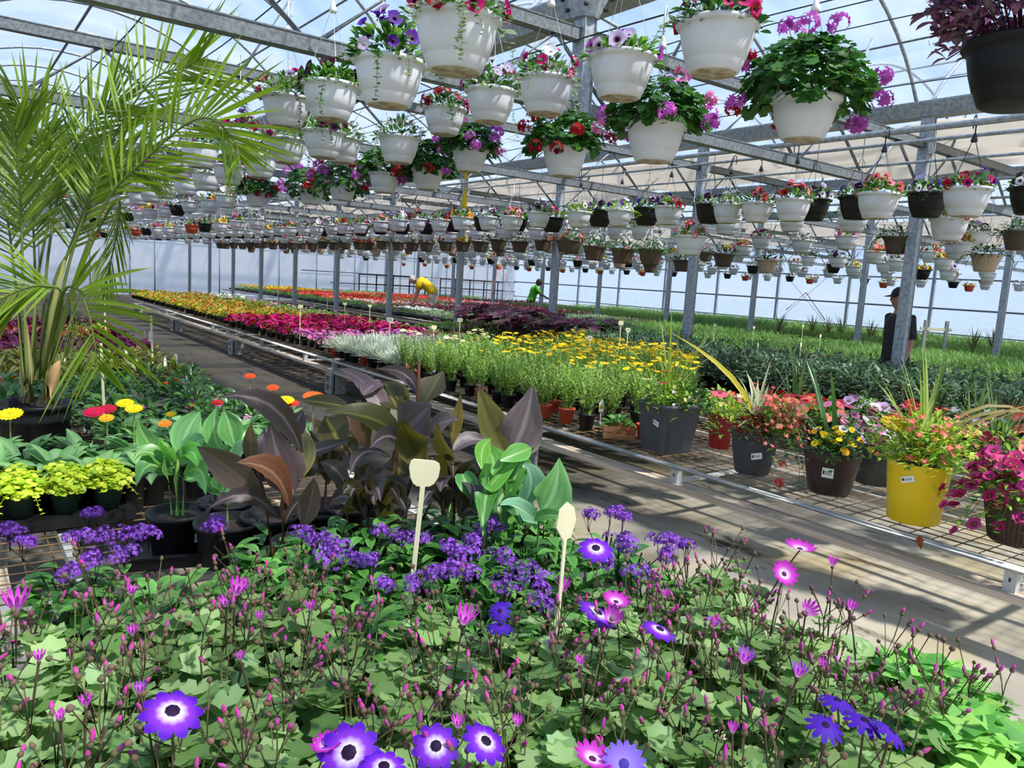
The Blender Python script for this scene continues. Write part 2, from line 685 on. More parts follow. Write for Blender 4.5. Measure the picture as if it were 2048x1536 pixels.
def ground_material():
    m, nt, out = newmat('dusty_ground_cloth')
    p = nd(nt, 'ShaderNodeBsdfPrincipled', Roughness=0.92)
    p.inputs['Specular IOR Level'].default_value = 0.15
    tc = nt.nodes.new('ShaderNodeTexCoord')
    o = tc.outputs['Object']
    n1 = nd(nt, 'ShaderNodeTexNoise', Scale=1.1, Detail=7)
    nt.links.new(o, n1.inputs['Vector'])
    base = ramp(nt, n1.outputs['Fac'], [(0.3, H('#8f887a')), (0.5, H('#b0a794')), (0.68, H('#a3946f'))])
    mp = nd(nt, 'ShaderNodeMapping')
    mp.inputs['Scale'].default_value = (2.2, 0.7, 1)
    mp.inputs['Rotation'].default_value = (0, 0, 0.5)
    nt.links.new(o, mp.inputs['Vector'])
    n2 = nd(nt, 'ShaderNodeTexNoise', Scale=1.7, Detail=9, Roughness=0.68)
    nt.links.new(mp.outputs['Vector'], n2.inputs['Vector'])
    dirt = ramp(nt, n2.outputs['Fac'], [(0.57, (0, 0, 0, 1)), (0.66, (1, 1, 1, 1))])
    mx = nd(nt, 'ShaderNodeMixRGB')
    mx.inputs['Color2'].default_value = H('#4b4034')
    nt.links.new(dirt.outputs['Color'], mx.inputs['Fac'])
    nt.links.new(base.outputs['Color'], mx.inputs['Color1'])
    # shade of the unsunlit far aisle, painted dark into the cloth colour
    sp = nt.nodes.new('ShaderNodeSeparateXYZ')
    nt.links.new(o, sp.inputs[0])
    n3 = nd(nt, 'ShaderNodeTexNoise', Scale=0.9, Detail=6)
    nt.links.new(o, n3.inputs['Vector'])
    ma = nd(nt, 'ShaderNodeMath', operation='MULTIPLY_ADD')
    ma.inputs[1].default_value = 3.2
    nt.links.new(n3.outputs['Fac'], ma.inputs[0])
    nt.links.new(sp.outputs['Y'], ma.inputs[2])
    aisle_shade = nd(nt, 'ShaderNodeMapRange')
    aisle_shade.inputs['From Min'].default_value = 4.7
    aisle_shade.inputs['From Max'].default_value = 6.6
    aisle_shade.inputs['To Max'].default_value = 0.86
    nt.links.new(ma.outputs[0], aisle_shade.inputs['Value'])
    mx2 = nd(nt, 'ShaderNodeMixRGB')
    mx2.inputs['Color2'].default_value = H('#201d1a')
    nt.links.new(aisle_shade.outputs['Result'], mx2.inputs['Fac'])
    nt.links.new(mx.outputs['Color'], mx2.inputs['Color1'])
    nt.links.new(mx2.outputs['Color'], p.inputs['Base Color'])
    mp2 = nd(nt, 'ShaderNodeMapping')
    mp2.inputs['Scale'].default_value = (2.4, 0.8, 1)
    nt.links.new(o, mp2.inputs['Vector'])
    n4 = nd(nt, 'ShaderNodeTexNoise', Scale=2.6, Detail=4)
    nt.links.new(mp2.outputs['Vector'], n4.inputs['Vector'])
    b = nd(nt, 'ShaderNodeBump', Strength=0.5)
    b.inputs['Distance'].default_value = 0.06
    nt.links.new(n4.outputs['Fac'], b.inputs['Height'])
    nt.links.new(b.outputs['Normal'], p.inputs['Normal'])
    nt.links.new(p.outputs[0], out.inputs['Surface'])
    return m


mb = MB()
mb.add([(-6, -6, 0), (XS, -6, 0), (XS, YB, 0), (-6, YB, 0)], [(0, 1, 2, 3)], WHITE)
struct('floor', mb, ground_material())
mb = MB()
mb.add([(-120, -120, -0.06), (200, -120, -0.06), (200, 220, -0.06), (-120, 220, -0.06)], [(0, 1, 2, 3)], WHITE)
struct('ground_outside', mb, M['grassy'])


def arc(x0, x1, z0, zt, n):
    hs = (x1 - x0) / 2
    r = (hs * hs + (zt - z0) ** 2) / (2 * (zt - z0))
    xc, zc = (x0 + x1) / 2, zt - r
    a = math.asin(hs / r)
    return [(xc + r * sin(-a + 2 * a * k / n), zc + r * cos(-a + 2 * a * k / n)) for k in range(n + 1)]


# roof film over each bay, and its hoops
HOOPS = [-1.7 + 1.524 * k for k in range(26)]
hoop_me = None
for b in range(6):
    x0, x1 = GX[b], GX[b + 1]
    mb = MB()
    prof = arc(x0 + 0.1, x1 - 0.1, ZG + 0.09, ZAP + 0.05, 14)
    vs, fs = [], []
    for (x, z) in prof:
        vs += [(x, -4.0, z), (x, YB, z)]
    for k in range(14):
        fs.append((2 * k, 2 * k + 2, 2 * k + 3, 2 * k + 1))
    mb.add(vs, fs, WHITE)
    struct('ceiling', mb, M['film'], smooth=True)
    if hoop_me is None:
        hb = MB()
        tube(hb, [(x - x0, 0, z) for x, z in arc(x0 + 0.1, x1 - 0.1, ZG + 0.03, ZAP, 18)], 0.021, 6)
        hoop_me = hb.mesh('hoop', [M['galv']])
    for y in HOOPS:
        if b < 3 or y > 4:
            o = obj('roof_arch_beam', hoop_me, None, loc=(x0, y, 0))
            o['kind'] = 'structure'
    # lengthwise tubes under the film
    for fx, fz, r in ((0.5, ZAP - 0.045, 0.02), (0.16, None, 0.016), (0.84, None, 0.016)):
        x = x0 + (x1 - x0) * fx
        if fz is None:
            fz = min(prof, key=lambda q: abs(q[0] - x))[1] - 0.1
        mb = MB()
        tube(mb, [(x, -4, fz), (x, YB, fz)], r, 6)
        struct('purlin_beam', mb, M['galv_dark'])

# gutters
gme = None
for k, x in enumerate(GX):
    if gme is None:
        mb = MB()
        sec = [(-0.15, 0.13), (-0.08, 0.0), (0.08, 0.0), (0.15, 0.13), (0.165, 0.135), (0.165, 0.12), (0.09, -0.012), (-0.09, -0.012), (-0.165, 0.12), (-0.165, 0.135)]
        vs = [(px, y, pz) for y in (-4.0, YB) for px, pz in sec]
        n = len(sec)
        mb.add(vs, [(i, (i + 1) % n, (i + 1) % n + n, i + n) for i in range(n)], WHITE)
        gme = mb.mesh('gutter', [M['galv']], False)
    o = obj('gutter_beam', gme, None, loc=(x, 0, ZG - 0.06))
    o['kind'] = 'structure'

# posts
pm = MB()
box(pm, (0, 0, 1.8), (0.088, 0.1, 3.6))
for s in (-1, 1):
    box(pm, (s * 0.047, 0, 1.8), (0.006, 0.116, 3.6))
for z in (2.78, 3.28):
    box(pm, (0, -0.062, z), (0.15, 0.012, 0.16))
post_me = pm.mesh('post', [M['galv']], False)
for k in range(-1, 11):
    o = obj('column', post_me, None, loc=(XROW0, 4.3 + 3.05 * k, 0))
    tag(o, 'galvanised steel post standing in the row between the flower benches', 'post', 'posts in the near row', 'structure')
for k in range(-1, 10):
    o = obj('column', post_me, None, loc=(XROW1, 6.85 + 3.05 * k, 0))
    tag(o, 'galvanised steel post standing in the second row towards the clear side wall', 'post', 'posts in the far row', 'structure')


# trusses between the post rows
def truss_meshes(x0, x1):
    a, b, w = MB(), MB(), MB()
    for mbb, z in ((a, 3.31), (b, 2.82)):
        L = x1 - x0
        box(mbb, (L / 2, 0.0, z), (L, 0.05, 0.075))
        for dz in (-0.04, 0.04):
            box(mbb, (L / 2, 0.012, z + dz), (L, 0.085, 0.008))
    n = 8
    st = (x1 - x0) / n
    for i in range(n):
        tube(w, [(i * st + 0.06, 0, 2.86), ((i + .5) * st, 0, 3.28)], 0.016, 5)
        tube(w, [((i + .5) * st, 0, 3.28), ((i + 1) * st - 0.06, 0, 2.86)], 0.016, 5)
        # struts up to the hoop line
        if i % 2 == 0:
            tube(w, [((i + .5) * st, 0, 3.34), ((i + .5) * st + 0.45, 0, 4.1)], 0.016, 5)
    return a.mesh('top_chord', [M['galv_dark']], False), b.mesh('bottom_chord', [M['galv_dark']], False), w.mesh('web', [M['galv']])


for x0, x1, y0, ks in ((-0.6, XROW0, 4.3, range(-1, 11)), (XROW0, XROW1, 4.3, range(-1, 11)), (XROW1, XS, 6.85, range(-1, 10))):
    ta, tb, tw = truss_meshes(x0, x1)
    for k in ks:
        o = obj('truss_beam', ta, None, loc=(x0, y0 + 3.05 * k, 0))
        o['kind'] = 'structure'
        obj('bottom_chord', tb, None, o)
        obj('web_rods', tw, None, o)

# the stub column with its bolted bracket that carries the middle gutter
mb = MB()
box(mb, (0, 0, 3.22), (0.09, 0.1, 0.86))
for s in (-1, 1):
    box(mb, (s * 0.05, 0, 3.22), (0.006, 0.125, 0.86))
t = struct('stub_column', mb, M['galv'])
t.location = (3.66, 4.3, 0)
mb = MB()
lathe(mb, [(0.09, 0), (0.1, 0.02), (0.2, 0.26), (0.2, 0.27), (0.0, 0.27)], 8, (0, 0, 3.42))
obj('bracket', mb, M['galv'], t, smooth=False)
mb = MB()
for sx in (-1, 1):
    for sy in (-1, 1):
        for dz in (0, 0.07, 0.14):
            box(mb, (sx * (0.09 + dz * .35), sy * (0.1 + dz * .4), 3.48 + dz), (0.022, 0.022, 0.022))
obj('bolts', mb, M['wiredark'], t)

# pipes and wires the baskets hang from
for x, z, r, mm in ((6.1, 2.94, 0.032, 'galv'), (6.55, 2.94, 0.02, 'galv'), (7.95, 3.02, 0.02, 'galv'), (8.3, 2.86, 0.02, 'galv'), (10.0, 2.9, 0.02, 'galv'), (12.3, 2.95, 0.02, 'galv'), (15.0, 2.9, 0.02, 'galv'), (19.5, 2.95, 0.02, 'galv'), (24.0, 2.95, 0.02, 'galv')):
    mb = MB()
    tube(mb, [(x, -2, z), (x, YB - 0.3, z)], r, 8)
    struct('hanger_pipe_beam', mb, M[mm])
for x, z in ((1.62, 3.12), (1.05, 3.1), (2.6, 3.15), (3.3, 3.15), (5.2, 3.75), (5.9, 3.95), (6.7, 4.05), (7.6, 3.72), (9.7, 3.95), (11.3, 4.05)):
    mb = MB()
    pts = []
    for i in range(60):
        y = -2 + 38.2 * i / 59
        ph = ((y - 4.3) / 3.05) % 1.0
        pts.append((x, y, z - 0.035 * sin(pi * ph)))
    tube(mb, pts, 0.0055, 4)
    tag(struct('support_cable_1', mb, M['wiredark']), kind='structure')


# cream shade curtain drawn back beside the post row, lying over its wires
def curtain(xa, xb, y0, y1, z, seed):
    rng = random.Random(seed)
    mb = MB()
    nx, ny = 26, int((y1 - y0) * 6)
    ph = [rng.uniform(0, 6) for _ in range(4)]
    vs = []
    for j in range(ny + 1):
        y = y0 + (y1 - y0) * j / ny
        s = abs(sin(pi * (y - 4.3) / 3.05))
        edge = xb - 0.9 * s ** 0.7 + 0.1 * sin(y * 1.7 + ph[0])
        for i in range(nx + 1):
            u = i / nx
            x = xa + (edge - xa) * u
            zz = z - 0.2 * s * (0.35 + 0.65 * u) - 0.085 * sin(u * 15 + ph[1] + 0.9 * sin(y * .9 + ph[3])) - 0.035 * sin(u * 37 + y * .8) - 0.12 * max(0, u - .85) / .15 * s
            vs.append((x, y, zz))
    fs = []
    for j in range(ny):
        for i in range(nx):
            a = j * (nx + 1) + i
            fs.append((a, a + 1, a + nx + 2, a + nx + 1))
    mb.add(vs, fs, WHITE)
    return mb


tag(obj('shade_curtain', curtain(8.75, 11.1, 1.2, 34, 3.50, 3), M['cloth']), 'cream shade curtain drawn back in loose folds beside the near row of posts', 'curtain')
tag(obj('shade_curtain', curtain(17.9, 22.0, 3.0, 34, 3.50, 5), M['cloth']), 'cream shade curtain gathered farther off over the far row of posts', 'curtain')

# clear side wall
mb = MB()
mb.add([(XS, -6, 0), (XS, YB, 0), (XS, YB, ZG), (XS, -6, ZG)], [(0, 1, 2, 3)], WHITE)
w = struct('wall_right', mb, M['film_wall'])
for z, h in ((1.52, 0.06), (0.7, 0.04), (2.5, 0.05), (0.06, 0.12)):
    mb = MB()
    beam(mb, (XS - 0.05, -6, z), (XS - 0.05, YB, z), 0.04, h)
    obj('rail', mb, M['galv_dark'], w, smooth=False)
for k in range(-3, 9):
    mb = MB()
    beam(mb, (XS - 0.04, 12.64 + 3.0 * k, 0), (XS - 0.04, 12.64 + 3.0 * k, ZG), 0.1, 0.1)
    obj('stud', mb, M['galv'], w, smooth=False)
for y in (17.4, 8.2):
    for s in (-1, 1):
        mb = MB()
        tube(mb, [(XS - 0.1, y - 1.4 * s, 0.35), (XS - 0.1, y + 1.4 * s, 2.9)], 0.008, 5)
        obj('brace', mb, M['wiredark'], w)
# milky end wall
mb = MB()
mb.add([(-6, YB, 0), (XS, YB, 0), (XS, YB, ZG), (-6, YB, ZG)], [(0, 1, 2, 3)], WHITE)
w = struct('wall_back', mb, M['film_end'])
for X in (3.2, 5.0, 6.5, 7.48, 10.2, 12.0, 12.94, 14.8, 15.7, 16.8, 17.5, 18.5, 19.4, 20.2, 21.3, 22.2, 24.0, 24.9, 26.0):
    mb = MB()
    tube(mb, [(X, YB - 0.05, 0), (X, YB - 0.05, ZG)], 0.028, 6)
    obj('stud', mb, M['galv_dark'], w)
for z, xa in ((0.1, -6), (1.48, 14.0), (0.95, 15.5), (2.42, -6)):
    mb = MB()
    tube(mb, [(xa, YB - 0.09, z), (XS, YB - 0.09, z)], 0.026, 6)
    obj('rail', mb, M['galv_dark'], w)

# ---------------------------------------------------------------- daylight
W = bpy.data.worlds.new('sky')
SC.world = W
W.use_nodes = True
nt = W.node_tree
nt.nodes.clear()
wo = nt.nodes.new('ShaderNodeOutputWorld')
bg = nt.nodes.new('ShaderNodeBackground')
tc = nt.nodes.new('ShaderNodeTexCoord')
mp = nd(nt, 'ShaderNodeMapping')
mp.inputs['Scale'].default_value = (1.0, 1.0, 2.6)
nt.links.new(tc.outputs['Generated'], mp.inputs['Vector'])
nz = nd(nt, 'ShaderNodeTexNoise', Scale=2.1, Detail=7, Roughness=0.55)
nt.links.new(mp.outputs['Vector'], nz.inputs['Vector'])
cl = ramp(nt, nz.outputs['Fac'], [(0.45, (0, 0, 0, 1)), (0.74, (1, 1, 1, 1))])
sp = nt.nodes.new('ShaderNodeSeparateXYZ')
nt.links.new(tc.outputs['Generated'], sp.inputs[0])
gr = ramp(nt, sp.outputs['Z'], [(0.0, (0.66, 0.79, 1.0, 1)), (0.12, (0.52, 0.71, 1.0, 1)), (0.45, (0.33, 0.58, 1.0, 1)), (1.0, (0.2, 0.44, 0.95, 1))])
mx = nd(nt, 'ShaderNodeMixRGB')
mx.inputs['Color2'].default_value = (1.0, 1.0, 1.0, 1)
nt.links.new(cl.outputs['Color'], mx.inputs['Fac'])
nt.links.new(gr.outputs['Color'], mx.inputs['Color1'])
nt.links.new(mx.outputs['Color'], bg.inputs['Color'])
bg.inputs['Strength'].default_value = 0.92
nt.links.new(bg.outputs[0], wo.inputs['Surface'])

sun = bpy.data.lights.new('sun', 'SUN')
sun.energy = 6.6
sun.angle = rad(4)
sun.color = (1.0, 0.96, 0.9)
so = bpy.data.objects.new('sun', sun)
COL.objects.link(so)
SUN_DIR = Vector((0.30, -0.62, 1.0)).normalized()      # towards the sun
so.rotation_euler = SUN_DIR.to_track_quat('Z', 'Y').to_euler()
so.location = (6, 4, 12)

cam = bpy.data.cameras.new('camera')
co = bpy.data.objects.new('camera', cam)
COL.objects.link(co)
cam.sensor_width = 36
cam.sensor_fit = 'HORIZONTAL'
cam.lens = F_PX * 36 / 2048
cam.clip_start = 0.02
cam.clip_end = 500
mw = Matrix((RT, UP, -FW)).transposed().to_4x4()
mw.translation = CAM
co.matrix_world = mw
SC.camera = co
SC.view_settings.view_transform = 'Standard'
SC.view_settings.look = 'None'
SC.view_settings.gamma = 1.0
SC.view_settings.use_curve_mapping = False
SC.view_settings.exposure = 0.2
SC.cycles.max_bounces = 7
SC.cycles.diffuse_bounces = 3
SC.cycles.glossy_bounces = 2
SC.cycles.transmission_bounces = 4
SC.cycles.transparent_max_bounces = 12
SC.cycles.caustics_reflective = False
SC.cycles.caustics_refractive = False
# ---------------------------------------------------------------- benches on planks and concrete blocks
ZR, ZL = 0.445, 0.52           # tops of the right-hand and left-hand benches


def block(loc, label, rz=0.0, h=0.262):
    """a hollow concrete block stood on end, its two cells facing the aisle"""
    mb = MB()
    w, d = 0.2, 0.2
    box(mb, (0.012, 0, h / 2), (w - 0.024, d, h))
    for y in (-d / 2 + 0.016, d / 2 - 0.016):
        box(mb, (-w / 2 + 0.014, y, h / 2), (0.05, 0.032, h))
    for z in (0.016, h / 2, h - 0.016):
        box(mb, (-w / 2 + 0.014, 0, z), (0.05, d - 0.06, 0.032))
    return tag(obj('concrete_block', mb, M['block'], loc=loc, smooth=False, rz=rz), label, 'block', 'concrete blocks under the planks')


def bench(name, x0, x1, y0, y1, z, label, feet, step=0.1, dx0=0.0, fine=True):
    t = thing(name, label, 'bench', (0, 0, 0))
    L = y1 - y0
    xa = lambda y: x0 + dx0 * (y - y0) / L
    for nm, dx in (('front_rail', 0.0), ('back_rail', x1 - x0)):
        mb = MB()
        tube(mb, [(xa(y0) + dx, y0, z - 0.03), (xa(y1) + dx, y1, z - 0.03)], 0.024, 8)
        obj(nm, mb, M['pipe'], t)
    mb = MB()
    n = int((x1 - x0) / 0.75)
    for i in range(1, n + 1):
        dx = (x1 - x0) * i / (n + 1)
        beam(mb, (xa(y0) + dx, y0, z - 0.03), (xa(y1) + dx, y1, z - 0.03), 0.04, 0.035)
    obj('stringer', mb, M['pipe'], t, smooth=False)
    mb = MB()
    y = y0 + 0.04
    while y < y1:
        tube(mb, [(xa(y) - 0.01, y, z - 0.003), (xa(y) + x1 - x0, y, z - 0.003)], 0.0032, 4, cap=False)
        y += step
    nx = max(2, int((x1 - x0) / (0.09 if fine else 0.2)))
    for i in range(nx + 1):
        dx = (x1 - x0) * i / nx
        tube(mb, [(xa(y0) + dx, y0, z - 0.008), (xa(y1) + dx, y1, z - 0.008)], 0.003, 4, cap=False)
    obj('wire_mesh', mb, M['rust'], t)
    for y in feet:
        for dx in (0.03, x1 - x0 - 0.05):
            mb = MB()
            c = (xa(y) + dx, y, z - 0.055 - 0.05)
            box(mb, c, (0.05, 0.055, 0.11))
            box(mb, (c[0] - 0.026, c[1], c[2] + 0.015), (0.004, 0.008, 0.02), WHITE, 1)
            obj('leg', mb, [M['pipe'], M['ink']], t, smooth=False)
        mb = MB()
        beam(mb, (xa(y) + 0.03, y, z - 0.135), (xa(y) + x1 - x0 - 0.05, y, z - 0.135), 0.05, 0.02)
        obj('foot_bar', mb, M['pipe'], t, smooth=False)
    return t


def plank(x, y0, y1, z, label, dx=0.0, w=0.15):
    mb = MB()
    beam(mb, (x, y0, z), (x + dx, y1, z), w, 0.034)
    return tag(obj('wooden_plank', mb, M['wood'], smooth=False), label, 'plank', 'planks that carry the benches')


BX = 3.97
bench('wire_bench', BX, 6.3, 0.35, 5.3, ZR, 'low wire-mesh bench with pale pipe edge carrying the big mixed planters', (1.35, 3.42, 5.15), 0.11)
plank(BX + 0.03, 0.3, 4.82, 0.28, 'weathered plank lying under the pipe-edged bench of big mixed planters')
plank(BX + 0.05, 4.85, 9.28, 0.28, 'weathered plank on blocks in front of the silver foliage plants', 0.11)
plank(BX + 0.14, 9.3, 14.88, 0.28, 'weathered plank on blocks below the magenta petunias', 0.15, .12)
plank(BX + 0.27, 14.9, 24.0, 0.28, 'weathered plank on blocks below the orange and yellow pansies', 0.14, .12)
for y, d, w in ((0.28, 0.02, 'at the wicker pot end'), (5.2, 0.05, 'behind the bronze cannas'), (9.35, 0.13, 'by the silver foliage plants'), (13.9, 0.22, 'under the magenta petunias'), (18.6, 0.3, 'under the orange pansies'), (23.2, 0.37, 'at the far end of the aisle')):
    block((BX + d + 0.02, y, 0.0), 'hollow concrete block on end under the plank ' + w)
for i, (a, b, d0, d1, nm) in enumerate(((5.35, 9.9, 0.03, 0.12, 'bench of silver foliage and marguerites on the concrete blocks'), (9.95, 14.9, 0.12, 0.22, 'bench of pink and magenta petunias on the concrete blocks'), (14.95, 24.4, 0.22, 0.4, 'bench of orange pansies running to the far end of the aisle'))):
    bench('wire_bench', BX + d0, 7.0, a, b, ZR, nm, (a + .5, (a + b) / 2, b - .5), 0.2, d1 - d0, False)
bench('wire_bench', 6.95, 8.4, 0.8, 13.0, 0.52, 'second wire bench behind the planters carrying dark-leaved shrubs', (1.2, 4, 7, 10, 12.6), 0.25, 0, False)
for (x0, x1, y0, y1, nm) in ((9.7, 12.6, 4.0, 34.0, 'wide bench of green seedlings beyond the post row'), (13.4, 16.9, 4.0, 34.0, 'bench of bedding plants before the far post row'), (18.2, 21.6, 5.0, 34.0, 'bench of grassy young plants beyond the far posts'), (22.4, 25.9, 5.0, 34.0, 'bench of grassy young plants along the clear side wall')):
    bench('wire_bench', x0, x1, y0, y1, 0.5, nm, (y0 + 1, y0 + 10, y0 + 20, y0 + 29), 0.5, 0, False)
# legs of benches that stand straight on the floor
bench('wire_bench', -0.35, 1.78, 0.12, 11.6, ZL, 'wire-mesh bench in the foreground full of flowering plants and cannas', (1.0, 3.0, 6.0, 9.0, 11.2), 0.085)
for k in range(-1, 1):
    plank(0.1 + 1.35 * (k + 1), 0.2, 11.5, ZL - 0.165, 'plank under the foreground bench', 0, .15)
for y in (0.5, 4.0, 7.5, 11.0):
    for x in (0.1, 1.45):
        block((x, y, 0.0), 'grey concrete block under the foreground bench', 0, ZL - 0.183)


# far-off bare bench frames by the end wall
for xa, xb, y, nm in ((16.0, 19.6, 34.0, 'brown bare bench frame before the milky end wall'), (20.6, 24.6, 34.2, 'second brown bare bench frame nearer the wall corner')):
    t = thing('bench_frame', nm, 'bench frame', (xa, y, 0))
    for z in (1.45, 1.0):
        mb = MB()
        beam(mb, (0, 0, z), (xb - xa, 0, z), 0.05, 0.06)
        obj('rail', mb, M['choc'], t, smooth=False)
    k = 0.0
    while k <= xb - xa + .01:
        mb = MB()
        beam(mb, (k, 0, 0), (k, 0, 1.5), 0.05, 0.05)
        obj('leg', mb, M['choc'], t, smooth=False)
        k += 0.9
# ---------------------------------------------------------------- hanging baskets
PROF = [(0.0, 0.0), (0.088, 0.0), (0.098, 0.008), (0.112, 0.05), (0.1135, 0.056), (0.117, 0.058), (0.132, 0.115), (0.141, 0.165), (0.144, 0.19), (0.157, 0.191), (0.161, 0.199), (0.161, 0.210), (0.156, 0.214), (0.148, 0.208), (0.143, 0.185), (0.0, 0.182)]
PROF = [(r, z * .87) for r, z in PROF]
RIM = 0.184


def pot_mesh(side, n=36, base='dirty', woven=False):
    mb = MB()
    if woven:
        pr = [(0.0, 0), (0.098, 0)]
        for i in range(9):
            z = 0.012 + i * 0.019
            pr += [(0.1 + z * 0.24, z), (0.104 + z * 0.24, z + 0.009)]
        pr += [(0.158, 0.19), (0.16, 0.21), (0.15, 0.21), (0.14, 0.185), (0, 0.182)]
    else:
        pr = PROF
    if woven:
        pr = [(r, z * .87) for r, z in pr]
    last = len(pr) - 2
    lathe(mb, pr, n, mfun=lambda i: 1 if i < 1 else (2 if i >= last else 0))
    return mb.mesh('pot', [M[side], M[base], M['soil']])


POTS = {'white': pot_mesh('white'), 'black': pot_mesh('black', 36, 'black'), 'brown': pot_mesh('brown', 30, 'brown', True), 'tan': pot_mesh('tan', 30, 'tan', True),
        'white_lo': pot_mesh('white', 16), 'black_lo': pot_mesh('black', 16, 'black'), 'brown_lo': pot_mesh('brown', 16, 'brown', True), 'tan_lo': pot_mesh('tan', 16, 'tan', True), 'terra_lo': pot_mesh('terra', 14, 'terra')}


def hanger_mesh(col, h=0.5, wires=3, lo=False):
    mb = MB()
    n = 4
    r = 0.0016 if not lo else 0.0022
    for k in range(wires):
        a = 2 * pi * k / wires + 0.4
        tube(mb, [(0.152 * cos(a), 0.152 * sin(a), RIM - 0.02), (0.012 * cos(a), 0.012 * sin(a), RIM + h * 0.62)], r, n, cap=False)
    if lo:
        tube(mb, [(0, 0, RIM + h * .6), (0, 0, RIM + h)], 0.003, n, cap=False)
    else:
        lathe(mb, [(0.018, 0), (0.022, 0.01), (0.012, 0.045), (0.006, 0.06)], 6, (0, 0, RIM + h * 0.6))
        pts = [(0, 0, RIM + h * .68), (0, 0, RIM + h * .86)]
        for i in range(9):
            a = pi * 1.25 * i / 8
            pts.append((0.022 - 0.022 * cos(a), 0, RIM + h * .86 + 0.05 * sin(a)))
        tube(mb, pts, 0.0045, 5)
    return mb.mesh('hanger', [M[col]])


HANG = {'white': hanger_mesh('wirewhite', .62), 'dark': hanger_mesh('wiredark', .5, 4), 'lo': hanger_mesh('wirewhite', .54, 3, True), 'lod': hanger_mesh('wiredark', .5, 3, True)}

GRN = [H('#5f8f3c'), H('#4f7f35'), H('#79a64a'), H('#3f6b2c')]
DGRN = [H('#3f6b30'), H('#35602b'), H('#4c7a35'), H('#2d5226')]
YGRN = [H('#9cc043'), H('#86b03a'), H('#b2cc50'), H('#6f9a36')]
SGRN = [H('#8ea27c'), H('#7a9068'), H('#a2b390')]
MAG, PUR, VIO, PNK, LIL, RED, WHT, CORAL, SALM, YEL, ORG, DPUR, CRIM = (H('#c2186b'), H('#5b2a9c'), H('#c45fc0'), H('#e889b8'), H('#cfb6dc'), H('#b3121f'), H('#f3f1ee'), H('#ec6a5e'), H('#f0848c'), H('#f6d21c'), H('#f0902c'), H('#3a1430'), H('#8e1222'))


def trail(mb, rng, p, a, L, cols, lw=0.018, n=None):
    """a trailing shoot that spills over the rim and hangs"""
    n = n or int(L / 0.018)
    x, y, z = p
    d = Vector((cos(a), sin(a), 0.25))
    pts = []
    for i in range(n):
        pts.append((x, y, z))
        st = L / n
        x, y, z = x + d.x * st, y + d.y * st, z + d.z * st
        d = (d + Vector((rng.uniform(-.12, .12), rng.uniform(-.12, .12), -0.28))).normalized()
        if z < p[2] - .02:
            d = (d + Vector((cos(a) * .02, sin(a) * .02, 0))).normalized()
        for s in (0, 1):
            c = jit(rng, rng.choice(cols), .2)
            leaf(mb, (x, y, z), rng.uniform(0, 2 * pi), rng.uniform(-.2, .6), lw * rng.uniform(.7, 1.3), lw * rng.uniform(.6, 1.0), .4, .1, c)
    tube(mb, pts, 0.0012, 3, cols[0], cap=False)


def petunia_top(seed, cols, nl, nf, greens=GRN, rx=0.155, rz=0.09, lw=0.05, fr=0.033, trails=0, throat=DPUR, tcols=None, small=False, tl=(.12, .34), spread=1.0, sep=False):
    rng = random.Random(seed)
    a, b = MB(), MB()
    out = []
    z0 = RIM - 0.02
    bush(a, rng, nl, rx, rz, z0, lw, lw * .42, greens, .9, -.05, .35)
    for k in range(trails):
        an = rng.uniform(0, 2 * pi)
        trail(a, rng, (0.145 * cos(an), 0.145 * sin(an), z0 + .01), an, rng.uniform(*tl), tcols or SGRN, 0.02)
    for _ in range(nf):
        d = sphere_dir(rng, .02)
        d2 = (d + Vector((0, 0, -.15))).normalized()
        p = Vector((d.x * rx * 1.05 * spread, d.y * rx * 1.05 * spread, z0 + .02 + d.z * rz * rng.uniform(.95, 1.35)))
        c = jit(rng, rng.choice(cols), .12)
        if small:
            floret(b, p, d2, fr * rng.uniform(.8, 1.2), c, mixc(c, YEL, .4))
        else:
            trumpet(b, p, d2 + Vector((rng.uniform(-.4, .4), rng.uniform(-.4, .4), 0)), fr * rng.uniform(.75, 1.15), c, throat if rng.random() < .7 else mixc(c, WHT, .6), 10, None, rng)
            tube(a, [p - d * .07, p - d2 * fr * .6], 0.0016, 3, greens[0], cap=False)
        if sep:
            out.append(b)
            b = MB()
    return a, (out if sep else b)


